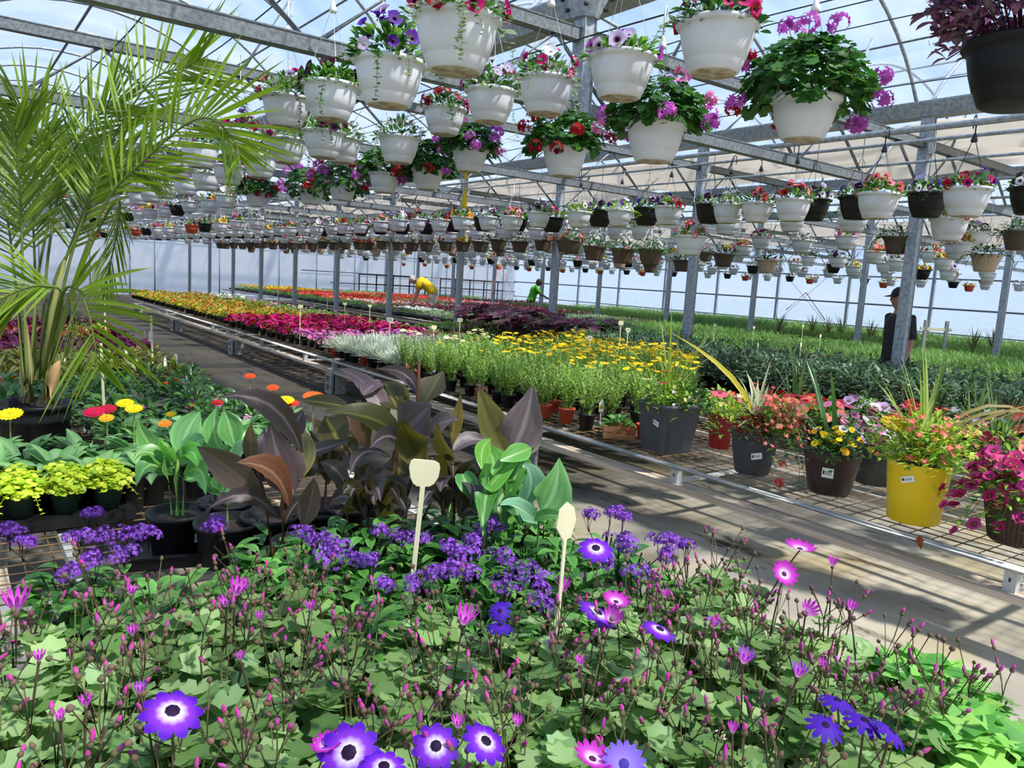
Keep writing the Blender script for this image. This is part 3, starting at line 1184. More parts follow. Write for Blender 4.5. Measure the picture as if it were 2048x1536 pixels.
def geranium_top(seed, cols, nl=150, nf=9, rx=0.235, rz=0.19, zlow=-.35, side=None, lr=0.036):
    rng = random.Random(seed)
    a, b, out = MB(), MB(), []
    z0 = RIM + 0.02
    for _ in range(nl):
        d = sphere_dir(rng, zlow)
        if d.z < .1 and side is not None and cos(atan2(d.y, d.x) - side) < -.2 and rng.random() < .7:
            continue
        if d.z < 0 and rng.random() < .35:
            continue
        k = rng.uniform(.5, 1) ** .5
        p = Vector((d.x * rx * k, d.y * rx * k, z0 + d.z * rz * k))
        if p.z < RIM and Vector((p.x, p.y)).length < .165:
            continue
        nrm = (d * .6 + Vector((0, 0, .7)) + Vector((rng.uniform(-.5, .5), rng.uniform(-.5, .5), rng.uniform(-.2, .2)))).normalized()
        c = jit(rng, rng.choice(DGRN), .25)
        lobed(a, p, nrm, lr * rng.uniform(.65, 1.2), 6, c, sc(c, 1.15), .13, rng.uniform(.1, .3), rng.uniform(0, 6))
    for i in range(26):
        d = sphere_dir(rng, -.1)
        tube(a, [(d.x * .05, d.y * .05, RIM - .02), (d.x * rx * .6, d.y * rx * .6, z0 + d.z * rz * .6), (d.x * rx, d.y * rx, z0 + d.z * rz * .95)], 0.0022, 4, H('#6d8a45'), cap=False)
    for i in range(nf):
        an = 2.4 * i + rng.uniform(-.4, .4)
        if side is not None:
            an = side + rng.gauss(0, 1.1)
        e = rng.uniform(-.35, 1.1)
        d = Vector((cos(an) * cos(e), sin(an) * cos(e), sin(e)))
        p = Vector((d.x * rx * 1.12, d.y * rx * 1.12, z0 + d.z * rz * 1.2))
        c = cols[i % len(cols)]
        umbel(b, rng, p, 0.042, c, 20, 0.023, -.6, sc(c, .7))
        tube(a, [p - d * .12, p], 0.0018, 4, H('#6d8a45'), cap=False)
        out.append(b)
        b = MB()
    return a, out


def tradescantia_top(seed):
    rng = random.Random(seed)
    a, b = MB(), MB()
    cols = [H('#5a2248'), H('#7d3365'), H('#94407a'), H('#6b4a5c'), H('#9c8a94'), H('#43202f')]
    for _ in range(1500):
        d = sphere_dir(rng, -.45)
        k = rng.uniform(.5, 1) ** .5
        p = (d.x * .26 * k, d.y * .26 * k, RIM + .1 + d.z * .22 * k)
        if p[2] < RIM and (p[0] ** 2 + p[1] ** 2) ** .5 < .155:
            continue
        c = jit(rng, rng.choice(cols), .25)
        leaf(a, p, rng.uniform(0, 6.28), rng.uniform(-.3, 1.1), .05 * rng.uniform(.7, 1.3), .026, .7, .35, c, mixc(c, H('#c9bcc4'), .25))
    for i in range(46):
        d = sphere_dir(rng, -.5)
        tube(a, [(d.x * .05, d.y * .05, RIM), (d.x * .16, d.y * .16, RIM + .09 + d.z * .12), (d.x * .255, d.y * .255, RIM + .09 + d.z * .2)], 0.0025, 4, H('#6a2b45'), cap=False)
    for i in range(40):
        d = sphere_dir(rng, -.4)
        floret(b, (d.x * .26, d.y * .26, RIM + .09 + d.z * .21), d, .012, H('#d48ac0'), n=3)
    return a, b


def hang(kind, top, loc, label, group=None, rz=0.0, s=1.0, hanger='white', lo=False, cat='hanging basket', name=None):
    t = thing(name or kind + '_hanging_basket', label, cat, loc, rz, group, s)
    obj('pot', POTS[kind + ('_lo' if lo else '')], None, t)
    obj('foliage', top[0], None, t)
    if isinstance(top[1], list):
        for f in top[1]:
            obj('flower', f, None, t)
    elif top[1]:
        obj('blossoms', top[1], None, t)
    obj('hanger', HANG[hanger], None, t)
    return t


def topm(ab):
    if isinstance(ab[1], list):
        return ab[0].mesh('foliage', [M['leaf']]), [f.mesh('flower', [M['petal']]) for f in ab[1]]
    return ab[0].mesh('foliage', [M['leaf']]), (ab[1].mesh('blossoms', [M['petal']]) if ab[1].f else None)


ND = dict(rx=.175, rz=.14, sep=True)
T = {
    'magenta': topm(petunia_top(1, [MAG, MAG, CRIM, WHT, MAG], 300, 22, SGRN + GRN, trails=6, tl=(.14, .36), **ND)),
    'purple': topm(petunia_top(2, [PUR, PUR, LIL, PUR], 260, 18, GRN, lw=.06, trails=3, tcols=DGRN, rx=.17, rz=.17, sep=True)),
    'darkpet': topm(petunia_top(3, [DPUR, DPUR, H('#571b3c')], 300, 16, GRN, trails=2, tl=(.08, .13), fr=.04, rx=.17, rz=.1, sep=True)),
    'redwhite': topm(petunia_top(4, [CRIM, WHT, LIL, MAG], 300, 18, SGRN + GRN, trails=7, tl=(.2, .36), tcols=[H('#31452c'), H('#3d5236')], **ND)),
    'mixed': topm(petunia_top(5, [MAG, PUR, LIL, MAG, WHT], 270, 20, SGRN + GRN, trails=4, tcols=SGRN, **ND)),
    'lilac': topm(petunia_top(6, [LIL, LIL, PUR, VIO], 220, 13, GRN, trails=3, tl=(.1, .2), rx=.165, rz=.09, fr=.036, sep=True)),
    'magenta2': topm(petunia_top(7, [MAG, CRIM, MAG], 250, 15, SGRN + DGRN, trails=3, tl=(.1, .22), rx=.17, rz=.12, fr=.036, sep=True)),
    'whitemix': topm(petunia_top(8, [WHT, WHT, LIL, PUR], 260, 30, DGRN + SGRN, fr=.018, trails=5, small=True, **ND)),
    'gviolet': topm(geranium_top(11, [VIO, VIO, PNK, VIO], 520, 12, .26, .2, lr=.031)),
    'gviored': topm(geranium_top(12, [VIO, RED, VIO, CRIM, VIO], 680, 15, .29, .25, lr=.032)),
    'gred': topm(geranium_top(13, [CRIM, RED, CRIM], 560, 10, .28, .22, side=2.6, lr=.031)),
    'gvio2': topm(geranium_top(14, [VIO, VIO, VIO, RED], 360, 20, .3, .2, zlow=-.75, lr=.032)),
    'trad': topm(tradescantia_top(15)),
}
# ---- the near baskets, each at its measured place
NEAR = [
    ('white', 'magenta', (1.50, 2.46, 2.505), 'nearest white hanging pot, soiled base, with magenta petunias and trailing silver shoots', .3),
    ('white', 'purple', (1.57, 3.11, 2.49), 'white hanging pot of purple petunias and ivy between the largest pot and the palm', 1.2),
    ('white', 'darkpet', (1.74, 4.13, 2.59), 'white hanging pot with near-black petunias above bright green leaves', 2.0),
    ('white', 'redwhite', (1.80, 4.98, 2.66), 'white hanging pot with red and white flowers and dark wiry trailers by the palm tip', .7),
    ('white', 'mixed', (2.68, 3.44, 2.69), 'white hanging pot of magenta and purple petunias under a white hook', 2.6),
    ('white', 'lilac', (2.54, 2.71, 2.64), 'white hanging pot with pale lilac petunias by the bolted bracket', 3.3),
    ('white', 'magenta2', (2.46, 2.10, 2.63), 'large white hanging pot of deep magenta petunias high before the open film', .4),
    ('white', 'mixed', (2.68, 3.97, 2.71), 'white hanging pot partly behind the largest one, with crimson petunias', 4.6),
    ('white', 'magenta2', (2.95, 4.95, 2.79), 'small-looking white hanging pot with dark magenta petunias under the largest one', 1.9),
    ('white', 'whitemix', (2.72, 5.19, 2.58), 'white hanging pot with small white and purple flowers beside red geraniums', 0),
    ('white', 'darkpet', (2.24, 5.42, 2.57), 'plain white hanging pot directly below the near-black petunias', .8),
    ('white', 'whitemix', (2.52, 5.75, 2.60), 'white hanging pot half hidden behind the small white-flowered one', 2.2),
    ('white', 'redwhite', (2.20, 6.05, 2.58), 'white hanging pot low beside the pot under the near-black petunias', 1.0),
    ('white', 'gviolet', (2.97, 2.88, 2.43), 'white hanging pot of violet ivy geraniums with flower heads on both sides', .5),
    ('white', 'gviored', (3.20, 2.18, 2.50), 'big white hanging pot of violet and red geraniums before the sky', 0),
    ('white', 'gred', (3.42, 4.14, 2.50), 'white hanging pot of deep red geraniums spilling to one side', 0.9),
    ('white', 'gviolet', (3.60, 5.60, 2.66), 'white hanging pot of violet geraniums with a yellow tape hanging below it', 3.4),
    ('white', 'gviored', (3.72, 6.50, 2.58), 'white hanging pot of red and violet geraniums beside the yellow tape', 2.2),
    ('white', 'gred', (3.50, 6.95, 2.55), 'white hanging pot with a red geranium head beside the big violet mass', 4.4),
    ('white', 'gvio2', (3.40, 7.7, 2.50), 'hanging mass of violet geraniums that hides most of its pot', 1.0),
    ('white', 'gvio2', (3.42, 8.6, 2.50), 'white hanging pot of violet geraniums next behind the violet mass', 2.9),
    ('white', 'gred', (3.55, 10.9, 2.58), 'white hanging pot of dark green geranium leaves without open flowers', 2.0),
]
for kind, top, loc, label, rz in NEAR:
    hang(kind, T[top], (loc[0], loc[1], loc[2] - RIM), label, 'hanging baskets near the camera', rz)
hang('black', T['trad'], (3.36, 1.37, 2.56 - RIM), 'black hanging pot of purple tradescantia near the upper corner', None, 0.5, 1.3, 'dark')
# strip of yellow tape
mb = MB()
vs = []
for i in range(9):
    a = 0.9 * i / 8 * pi
    for s in (-1, 1):
        vs.append((s * .024 * cos(a), s * .024 * sin(a), -0.32 * i / 8))
mb.add(vs, [(2 * i, 2 * i + 1, 2 * i + 3, 2 * i + 2) for i in range(8)], WHITE)
p = AD(932, 342, 6.7)
t = obj('hanging_sticky_tape', mb, M['ytape'], loc=p)
t.modifiers.new('thick', 'SOLIDIFY').thickness = 0.001
tag(t, 'yellow sticky insect tape twisting down below a violet geranium pot', 'sticky tape')

# ---- rows receding into the house; a handful of tops shared by all of them
TM = {}
mids = {
    'pinkmix': ([SALM, CORAL, SALM, RED], GRN), 'redmix': ([RED, CRIM, PUR, MAG], GRN), 'purplemix': ([PUR, LIL, DPUR, WHT], GRN + SGRN),
    'greenmix': ([PUR, WHT], YGRN), 'pinkwhite': ([PNK, WHT, LIL], GRN), 'yellowmix': ([YEL, ORG, YEL, RED], GRN), 'whites': ([WHT, WHT, LIL], DGRN),
    'orange': ([H('#e8603a'), ORG, CORAL], GRN), 'salvia': ([VIO, PNK, MAG], GRN),
}
for i, (k, (cols, g)) in enumerate(mids.items()):
    TM[k] = topm(petunia_top(100 + i, cols, 90, 14, g, rz=.12, lw=.06, fr=.032, trails=2 if k != 'greenmix' else 4, tcols=g, tl=(.08, .16)))
    ab = petunia_top(200 + i, cols, 34, 13, g, rz=.11, lw=.085, fr=.034)
    TM[k + '_lo'] = topm(ab)
wd = petunia_top(300, [WHT, WHT, H('#f4e8f0')], 150, 70, DGRN, rx=.2, rz=.13, lw=.05, fr=.014, small=True, trails=18, tcols=DGRN, tl=(.12, .22))
TM['bacopa'] = topm(wd)
wd = petunia_top(301, [WHT, WHT], 60, 40, DGRN, rx=.2, rz=.14, lw=.07, fr=.018, small=True, trails=8, tcols=DGRN, tl=(.12, .2))
TM['bacopa_lo'] = topm(wd)


def visible(p, m=60):
    x, y, z = proj(p)
    return z > 0.3 and -m < x < 2048 + m and -m < y < 1536 + m


PIX = {'pinkmix': 'salmon-pink', 'redmix': 'red and purple', 'purplemix': 'purple and white', 'greenmix': 'leafy green', 'pinkwhite': 'pink and white', 'yellowmix': 'yellow and orange', 'whites': 'white', 'orange': 'orange', 'salvia': 'violet and pink', 'bacopa': 'tiny white'}
WORD = {'white': 'white', 'black': 'black', 'brown': 'brown woven', 'tan': 'tan', 'terra': 'terracotta'}


def row(X, Ys, z, kinds, tops, where, group, seed, hanger='lo', s=1.0, dz=.02, alt=0.0):
    rng = random.Random(seed)
    for i, y in enumerate(Ys):
        kind = kinds[i % len(kinds)]
        x = X + (alt if kind == 'black' else 0) + rng.uniform(-.04, .04)
        loc = (x, y + rng.uniform(-.04, .04), z - RIM + rng.uniform(-dz, dz))
        if not visible((loc[0], loc[1], loc[2] + .1)):
            continue
        px, py, dd = proj(loc)
        tp = tops[(i * 7 + seed) % len(tops)] if rng.random() < .6 else rng.choice(tops)
        lo = dd > 9.5
        hang(kind, TM[tp + ('_lo' if lo else '')], loc, '%s hanging pot of %s flowers %s' % (WORD[kind], PIX[tp], where), '%s pots of %s flowers, %s' % (WORD[kind], PIX[tp], group), rng.uniform(0, 6.28), s * rng.uniform(.97, 1.03), ('lod' if kind == 'black' else hanger), lo)


def fr(a, b, st, g=0.0):
    out = []
    while a < b:
        out.append(a)
        a += st
        st *= 1 + g
    return out


# conveyor row in the middle distance: white pots in front, black ones on the hooks behind
XC = 6.1
for r_, tp, lab, sc_ in ((.446, 'redmix', 'white pot of pink, red and violet petunias nearest on the conveyor pipe', 1.1), (.556, 'pinkmix', 'white pot of salmon petunias with a white spray, second on the conveyor pipe', 1.08), (.684, 'pinkmix', 'white pot of salmon petunias before a black pot, third on the conveyor pipe', 1.03),
                         (.745, 'pinkmix', 'white pot of small salmon and red flowers, fourth on the conveyor pipe', .95), (.80, 'greenmix', 'white pot of leafy green with two pink blooms near the thin post', .95), (.924, 'redmix', 'white pot of red and purple petunias just left of the second post', 1.0), (1.042, 'greenmix', 'white pot of bright green leaves between the second and third posts', .95), (1.155, 'greenmix', 'white pot of green leaves and purple flowers in front of the third post', .98)):
    hang('white', TM[tp], (XC, r_ * XC, 2.45 - RIM), lab, None, r_ * 30, sc_, 'dark')
for r_, tp, lab in ((.492, 'purplemix', 'black pot of purple and white flowers behind the nearest conveyor pot'), (.375, 'purplemix', 'black pot of purple and white petunias cut by the edge of the frame'), (.585, 'purplemix', 'black pot hidden behind the salmon petunias of the second conveyor pot'), (.652, 'purplemix', 'black pot of dark purple petunias behind the third conveyor pot'), (.835, 'purplemix', 'black pot of small purple flowers behind the leafy green pot'), (.975, 'purplemix', 'black pot of pale purple petunias next to the bright green pot'), (1.095, 'purplemix', 'black pot behind the green and purple pot by the third post')):
    hang('black', TM[tp], (6.55, r_ * 6.55, 2.5 - RIM), lab, None, r_ * 50, 1.05, 'lod')
row(XC, fr(7.75, 34, .62, .012), 2.45, ['white'], ['pinkwhite', 'purplemix', 'pinkmix', 'redmix', 'yellowmix', 'whites'], 'on the long conveyor pipe', 'conveyor row', 1)
row(6.55, fr(8.1, 34, .8, .015), 2.47, ['black'], ['purplemix', 'whites', 'redmix'], 'on the hooks behind the long conveyor row', 'conveyor row', 2)
# pots that hang farther back between the posts, each measured
MID = [(1900, 437, 77, 'white', 'redmix', 'white pot hanging right below the nearest conveyor pot'), (1951, 464, 54, 'white', 'purplemix', 'white pot of purple flowers right of the nearest post'), (1918, 486, 56, 'white', 'yellowmix', 'white pot with one yellow bloom tucked between two white pots'), (1973, 509, 60, 'tan', 'bacopa', 'tan pot of white flowers low on the right of the post'), (1796, 474, 58, 'brown', 'bacopa', 'large brown pot of white flowers beside the nearest post'), (2040, 462, 66, 'brown', 'bacopa', 'brown pot of white flowers cut by the edge of the frame'),
       (1708, 427, 64, 'white', 'pinkmix', 'white pot of salmon flowers behind the second conveyor pot'), (1693, 472, 46, 'white', 'salvia', 'white pot of pink and violet flowers below the salmon pot'), (1751, 503, 42, 'white', 'orange', 'white pot of orange-red flowers left of the brown pot'), (1585, 431, 56, 'white', 'purplemix', 'white pot peeping out below the third conveyor pot'), (1523, 474, 42, 'white', 'salvia', 'white pot of pale pink flowers above the tan pot'), (1490, 491, 34, 'white', 'orange', 'white pot of orange flowers beside the pale pink one'),
       (1461, 499, 31, 'white', 'yellowmix', 'white pot of yellow-green flowers left of the orange one'), (1535, 520, 44, 'tan', 'bacopa', 'tan pot of bushy white and pink flowers before the side wall'), (1382, 472, 66, 'white', 'pinkmix', 'low white pot of salmon-pink petunias on the second post'), (1343, 505, 31, 'white', 'yellowmix', 'small white pot left of the second post'), (1285, 451, 50, 'white', 'redmix', 'white pot below the black pot left of the second post'), (1618, 513, 33, 'white', 'purplemix', 'small white pot of purple flowers in the gap between posts'), (1678, 513, 38, 'white', 'purplemix', 'small white pot of dark purple flowers in the gap between posts'), (1796, 521, 38, 'white', 'pinkwhite', 'small white pot right below the large brown pot'), (1862, 503, 38, 'white', 'orange', 'small white pot of orange flowers just right of the nearest post'), (1889, 516, 42, 'white', 'yellowmix', 'small white pot of yellow flowers above the person-side wall rail'), (1605, 480, 44, 'white', 'whites', 'white pot half hidden behind the pots of the third hook'), (1455, 438, 54, 'white', 'whites', 'white pot tucked under the leafy green conveyor pot'),
       (1235, 453, 46, 'white', 'whites', 'white pot under the bright green conveyor pot'), (1180, 452, 44, 'white', 'whites', 'white pot left of the third post, half hidden'), (1190, 492, 50, 'brown', 'bacopa', 'brown pot smothered in small white flowers, right of the third post'), (1247, 497, 52, 'brown', 'bacopa', 'second brown pot of small white flowers right of the third post'), (1302, 498, 54, 'brown', 'bacopa', 'third brown pot of small white flowers, nearest the second post'), (1143, 480, 48, 'brown', 'orange', 'brown pot of orange begonias just right of the third post'), (1240, 516, 34, 'tan', 'bacopa', 'tan pot below the second brown pot of white flowers'), (1365, 520, 40, 'brown', 'bacopa', 'brown pot of white flowers half behind the second post'), (1448, 508, 44, 'brown', 'bacopa', 'brown pot of white flowers left of the tan pot'), (1300, 528, 30, 'brown', 'bacopa', 'small brown pot low between the posts')]
for px, py, w, kind, tp, lab in MID:
    D = .322 * F_PX / w
    p = AD(px, py, D)
    lo = D > 9.5
    hang(kind, TM[tp + ('_lo' if lo else '')], (p.x, p.y, p.z - RIM), lab, None, px, 1.0, 'lo', lo)
row(7.95, fr(9.4, 33, .85, .02), 2.46, ['white'], ['pinkmix', 'redmix', 'whites'], 'in the row just behind the conveyor', 'second row', 3, dz=.05)
row(8.32, fr(9.9, 30, .62, .012), 2.30, ['brown'], ['bacopa', 'orange', 'bacopa', 'orange', 'yellowmix'], 'low behind the conveyor row', 'woven row', 4, s=1.05, dz=.03)
row(10.0, fr(11.5, 33, .9, .015), 2.32, ['white', 'tan', 'white', 'brown'], ['yellowmix', 'pinkwhite', 'bacopa', 'orange', 'salvia'], 'hanging over the green seedling bench', 'seedling row', 5, dz=.1)
row(12.3, fr(9.5, 34, .75, .01), 2.40, ['white', 'brown', 'white'], ['pinkwhite', 'orange', 'salvia', 'purplemix'], 'beyond the seedling bench', 'third row', 6, dz=.06)
row(15.0, fr(6.2, 34, .62, .01), 2.32, ['white', 'white', 'black'], ['pinkwhite', 'yellowmix', 'salvia', 'whites'], 'before the far post row', 'fourth row', 7, alt=.35, dz=.06)
row(15.5, fr(6.6, 30, 1.7), 2.1, ['terra'], ['yellowmix', 'greenmix'], 'low before the far post row', 'fourth row', 8, s=.6)
row(19.5, fr(8, 34, .8), 2.36, ['white'], ['pinkwhite', 'whites', 'yellowmix'], 'beyond the far posts', 'fifth row', 9)
row(24.0, fr(9, 34, .9), 2.32, ['white', 'white', 'black'], ['pinkwhite', 'whites', 'yellowmix'], 'along the clear side wall', 'sixth row', 10)
# rows over the foreground bench and aisle, going away behind the palm
row(2.28, fr(6.9, 32, .85, .02), 2.52, ['white'], ['redmix', 'whites', 'pinkwhite', 'purplemix'], 'in the aisle row behind the palm', 'aisle row', 11)
row(1.8, fr(5.9, 30, 1.0, .02), 2.55, ['white'], ['redmix', 'whites', 'purplemix'], 'in the row over the foreground bench', 'bench row', 12)
row(3.45, fr(11.9, 34, 1.0, .02), 2.58, ['white', 'white', 'white', 'black'], ['yellowmix', 'pinkwhite', 'whites', 'salvia'], 'in the row beyond the violet geraniums', 'geranium row', 13)
row(4.6, fr(14, 34, 1.1, .02), 2.4, ['white', 'white', 'white', 'black', 'terra'], ['yellowmix', 'orange', 'whites', 'redmix'], 'over the orange pansies', 'pansy row', 14)
# ---------------------------------------------------------------- plants on the right-hand benches
def combo(name, a, b=None, pot=None, mats=None):
    """one mesh from leaves (slot 0), petals (slot 1) and a pot (slot 2)"""
    mb = MB()
    for k, q in enumerate((a, b, pot)):
        if q:
            n0 = len(mb.m)
            mb.join(q)
            for i in range(n0, len(mb.m)):
                mb.m[i] = k
    return mb.mesh(name, mats or [M['leaf'], M['petal'], M['black']])


def smallpot(r=0.05, h=0.09, n=10):
    mb = MB()
    lathe(mb, [(0, 0), (r * .72, 0), (r * .95, h * .86), (r * 1.05, h * .87), (r * 1.06, h), (r * .96, h), (r * .9, h * .9), (0, h * .88)], n)
    return mb


def scatter(name, meshes, xs, ys, z, label, cat, group, seed, jit_=.03, s=(.85, 1.15), maxn=300, cond=None):
    rng = random.Random(seed)
    n = 0
    spots = [(x, y) for y in ys for x in xs]
    for x, y in spots:
        if n >= maxn:
            break
        p = (x + rng.uniform(-jit_, jit_), y + rng.uniform(-jit_, jit_), z)
        if cond and not cond(*p[:2]):
            continue
        if not visible((p[0], p[1], p[2] + .15), 40):
            continue
        o = obj(name, rng.choice(meshes), None, loc=p, rz=rng.uniform(0, 6.28))
        k = rng.uniform(*s)
        o.scale = (k, k, k)
        tag(o, label, cat, group)
        n += 1
    return n


def lin_(a, b, n):
    return [a + (b - a) * i / (n - 1) for i in range(n)]


def petmound(seed, cols, greens, nl=30, nf=9, r=.11, h=.1, fr=.032, z0=.1, small=False, lw=.05):
    rng = random.Random(seed)
    a, b = MB(), MB()
    bush(a, rng, nl, r, h, z0, lw, lw * .45, greens, .9, -.05, .4)
    for _ in range(nf):
        d = sphere_dir(rng, .15)
        p = (d.x * r, d.y * r, z0 + .01 + d.z * h * rng.uniform(1.0, 1.35))
        n = (d.x * .7, d.y * .7, d.z)
        c = jit(rng, rng.choice(cols), .15)
        if small:
            floret(b, p, n, fr * rng.uniform(.8, 1.2), c, mixc(c, YEL, .5))
        else:
            trumpet(b, p, n, fr * rng.uniform(.8, 1.2), c, sc(c, .45), 8, None, rng)
    return a, b


def mound3(nm, cols, greens, seed, **k):
    return [combo(nm, *petmound(seed + i, cols, greens, **k), smallpot()) for i in range(3)]


ME = {
    'pink': mound3('pink', [PNK, VIO, H('#e07ab0')], GRN, 400, nf=12),
    'magenta': mound3('magenta', [MAG, MAG, H('#d81e78'), CRIM], GRN, 410, nf=12, fr=.036),
    'orange': mound3('orange', [ORG, H('#f2a05a'), YEL, H('#e87a4a')], YGRN, 420, nf=7, nl=40, fr=.028),
    'whitef': mound3('whitef', [WHT], GRN, 430, nf=16, nl=24, small=True, fr=.032),
    'green': mound3('green', [PNK], [H('#7fae44'), H('#6d9c3c'), H('#8cba50')], 440, nf=1, nl=54, lw=.045),
    'redger': mound3('redger', [H('#e0302c'), H('#d8222e'), CORAL], GRN, 450, nf=10, nl=26, small=True, fr=.05),
    'redwhite': mound3('redwhite', [H('#e0302c'), WHT, SALM], GRN, 460, nf=10, nl=26, small=True, fr=.05),
    'burg': mound3('burg', [H('#6a1230'), CRIM], [H('#4c3030'), H('#5a6a3a'), H('#4a2034')], 470, nf=6, nl=40, small=True),
    'yel': mound3('yel', [YEL, H('#f0b81c')], GRN, 480, nf=10, nl=26, small=True, fr=.04),
    'dkgreen': mound3('dkgreen', [WHT], DGRN, 490, nf=1, nl=50),
}
# silver foliage
sil = []
for i in range(3):
    rng = random.Random(500 + i)
    a = MB()
    for _ in range(150):
        d = sphere_dir(rng, -.1)
        c = jit(rng, rng.choice([H('#c9cfbe'), H('#b4bda6'), H('#dadfd2'), H('#a5b08f')]), .12)
        leaf(a, (d.x * .05, d.y * .05, .1 + abs(d.z) * .06), atan2(d.y, d.x), math.asin(max(0, d.z)) * .8 + .25, rng.uniform(.09, .15), .011, .5, .2, c, prof=STRAP)
    sil.append(combo('silver', a, None, smallpot(.055, .1), [M['leaf'], M['petal'], M['black' if i else 'terra']]))

scatter('dusty_miller', sil, lin_(4.22, 5.7, 7), lin_(7.75, 9.7, 9), ZR, 'silvery dusty miller in a small pot in the pale patch by the bench edge', 'plant', 'silver dusty millers', 21, s=(1.05, 1.35))
scatter('pink_petunia', ME['pink'], lin_(4.35, 6.3, 9), lin_(9.9, 11.3, 7), ZR, 'pink petunia in the pink patch between the silver plants and the magenta petunias', 'plant', 'pink petunias', 22)
scatter('magenta_petunia', ME['magenta'], lin_(4.3, 6.7, 11), lin_(11.5, 14.6, 13), ZR, 'magenta petunia in the magenta patch of the long flower bench', 'plant', 'magenta petunias', 23, s=(.95, 1.25))
scatter('orange_pansy', ME['orange'], lin_(4.42, 6.0, 6), fr(14.9, 24.2, .28), ZR, 'orange or yellow pansy along the far aisle edge of the long bench', 'plant', 'orange pansies', 24, s=(1.0, 1.3))
scatter('green_bedding_plant', ME['green'], lin_(6.9, 6.1, 4), fr(14.6, 22, .26), ZR, 'fresh green bedding plant without flowers behind the orange pansies', 'plant', 'green bedding plants', 25, s=(1.0, 1.3))
scatter('green_bedding_plant', ME['green'], [6.55, 6.85], fr(9.9, 14.5, .26), ZR, 'fresh green bedding plant without flowers behind the magenta petunias', 'plant', 'green bedding plants by the petunias', 26, s=(1.0, 1.3))
scatter('green_bedding_plant', ME['green'], lin_(7.35, 8.3, 4), fr(9.3, 13, .27), 0.52, 'green bedding plant on the second bench, behind the petunias', 'plant', 'green bedding plants on the second bench', 261, s=(1.0, 1.3))
scatter('white_alyssum', ME['whitef'], lin_(6.2, 6.9, 3), fr(22.2, 24.3, .28), ZR, 'white-flowered alyssum at the far end of the long bench', 'plant', 'white alyssum', 27, s=(1.0, 1.3))

# feathery yellow marguerites, tall, with their pots
def marguerite(seed, nf, fl, h=.34):
    rng = random.Random(seed)
    a, b = MB(), MB()
    for _ in range(34):
        an, le = rng.uniform(0, 6.28), rng.uniform(.0, .19)
        top = Vector((cos(an) * le, sin(an) * le, .12 + h * rng.uniform(.6, 1.0)))
        base = Vector((cos(an) * .02, sin(an) * .02, .1))
        c = jit(rng, rng.choice([H('#8fb44e'), H('#a6c866'), H('#7aa046'), H('#b8d07a')]), .15)
        tube(a, [base, base.lerp(top, .55) + Vector((0, 0, .02)), top], .0018, 3, c, cap=False)
        for k in range(9):
            q = base.lerp(top, .25 + .75 * k / 8)
            leaf(a, q, rng.uniform(0, 6.28), rng.uniform(.1, .9), rng.uniform(.035, .06), .0095, .5, .1, jit(rng, c, .15), prof=STRAP)
    for _ in range(nf):
        an, le = rng.uniform(0, 6.28), rng.uniform(.02, .14)
        p = Vector((cos(an) * le, sin(an) * le, .12 + h * rng.uniform(.95, 1.12)))
        tube(a, [p - Vector((0, 0, .12)), p], .0016, 3, H('#8aa850'), cap=False)
        daisy(b, p, (rng.uniform(-.35, .35), rng.uniform(-.35, .35), 1), rng.uniform(.026, .036), 11, mixc(fl, ORG, .1), fl, -.1, .25, H('#d9a01c'))
    return a, b


PME = {}
for nm, args in (('full', (7, YEL)), ('few', (1, YEL)), ('bare', (0, YEL)), ('cream', (6, H('#f3eebf'))), ('plum', (3, H('#8a1d5c')))):
    PME[nm] = [tuple(q.mesh('foliage' if i == 0 else 'blossoms', [M['leaf' if i == 0 else 'petal']]) if q.f else None for i, q in enumerate(marguerite(600 + 10 * k + len(nm), *args))) for k in range(2)]
pot_b, pot_t = smallpot(.062, .115, 14).mesh('pot', [M['black']]), smallpot(.062, .115, 14).mesh('pot', [M['terra']])
rng = random.Random(77)
for j, y in enumerate(fr(4.55, 7.7, .255)):
    for i, x in enumerate(lin_(4.17, 6.7, 10)):
        yy = y + .0 * i
        if x > 4.3 + (y - 3.6) * 1.2:
            continue
        row_ = i
        kind = 'full' if row_ >= 4 or (row_ >= 2 and rng.random() < .6) else ('few' if rng.random() < .3 else 'bare')
        if y > 6.9 and row_ < 5:
            kind = 'plum' if rng.random() < .35 else ('cream' if rng.random() < .45 else 'bare')
        p = (x + rng.uniform(-.03, .03), yy + rng.uniform(-.03, .03), ZR)
        if not visible((p[0], p[1], p[2] + .3), 20):
            continue
        f = rng.choice(PME[kind])
        lab, grp = {'full': ('feathery marguerite covered in yellow daisies in the tall patch by the post', 'yellow marguerites'), 'few': ('feathery green marguerite with a single yellow daisy near the bench edge', 'nearly bare marguerites'), 'bare': ('feathery green marguerite without flowers near the bench edge', 'bare marguerites'), 'cream': ('marguerite with cream daisies beside the silver foliage', 'cream marguerites'), 'plum': ('marguerite with plum-coloured daisies beside the silver foliage', 'plum marguerites')}[kind]
        t = thing('marguerite_plant', lab, 'plant', p, rng.uniform(0, 6.28), grp, rng.uniform(.9, 1.15))
        obj('pot', pot_t if (row_ == 0 and rng.random() < .35) else pot_b, None, t)
        obj('foliage', f[0], None, t)
        if f[1]:
            obj('blossoms', f[1], None, t)

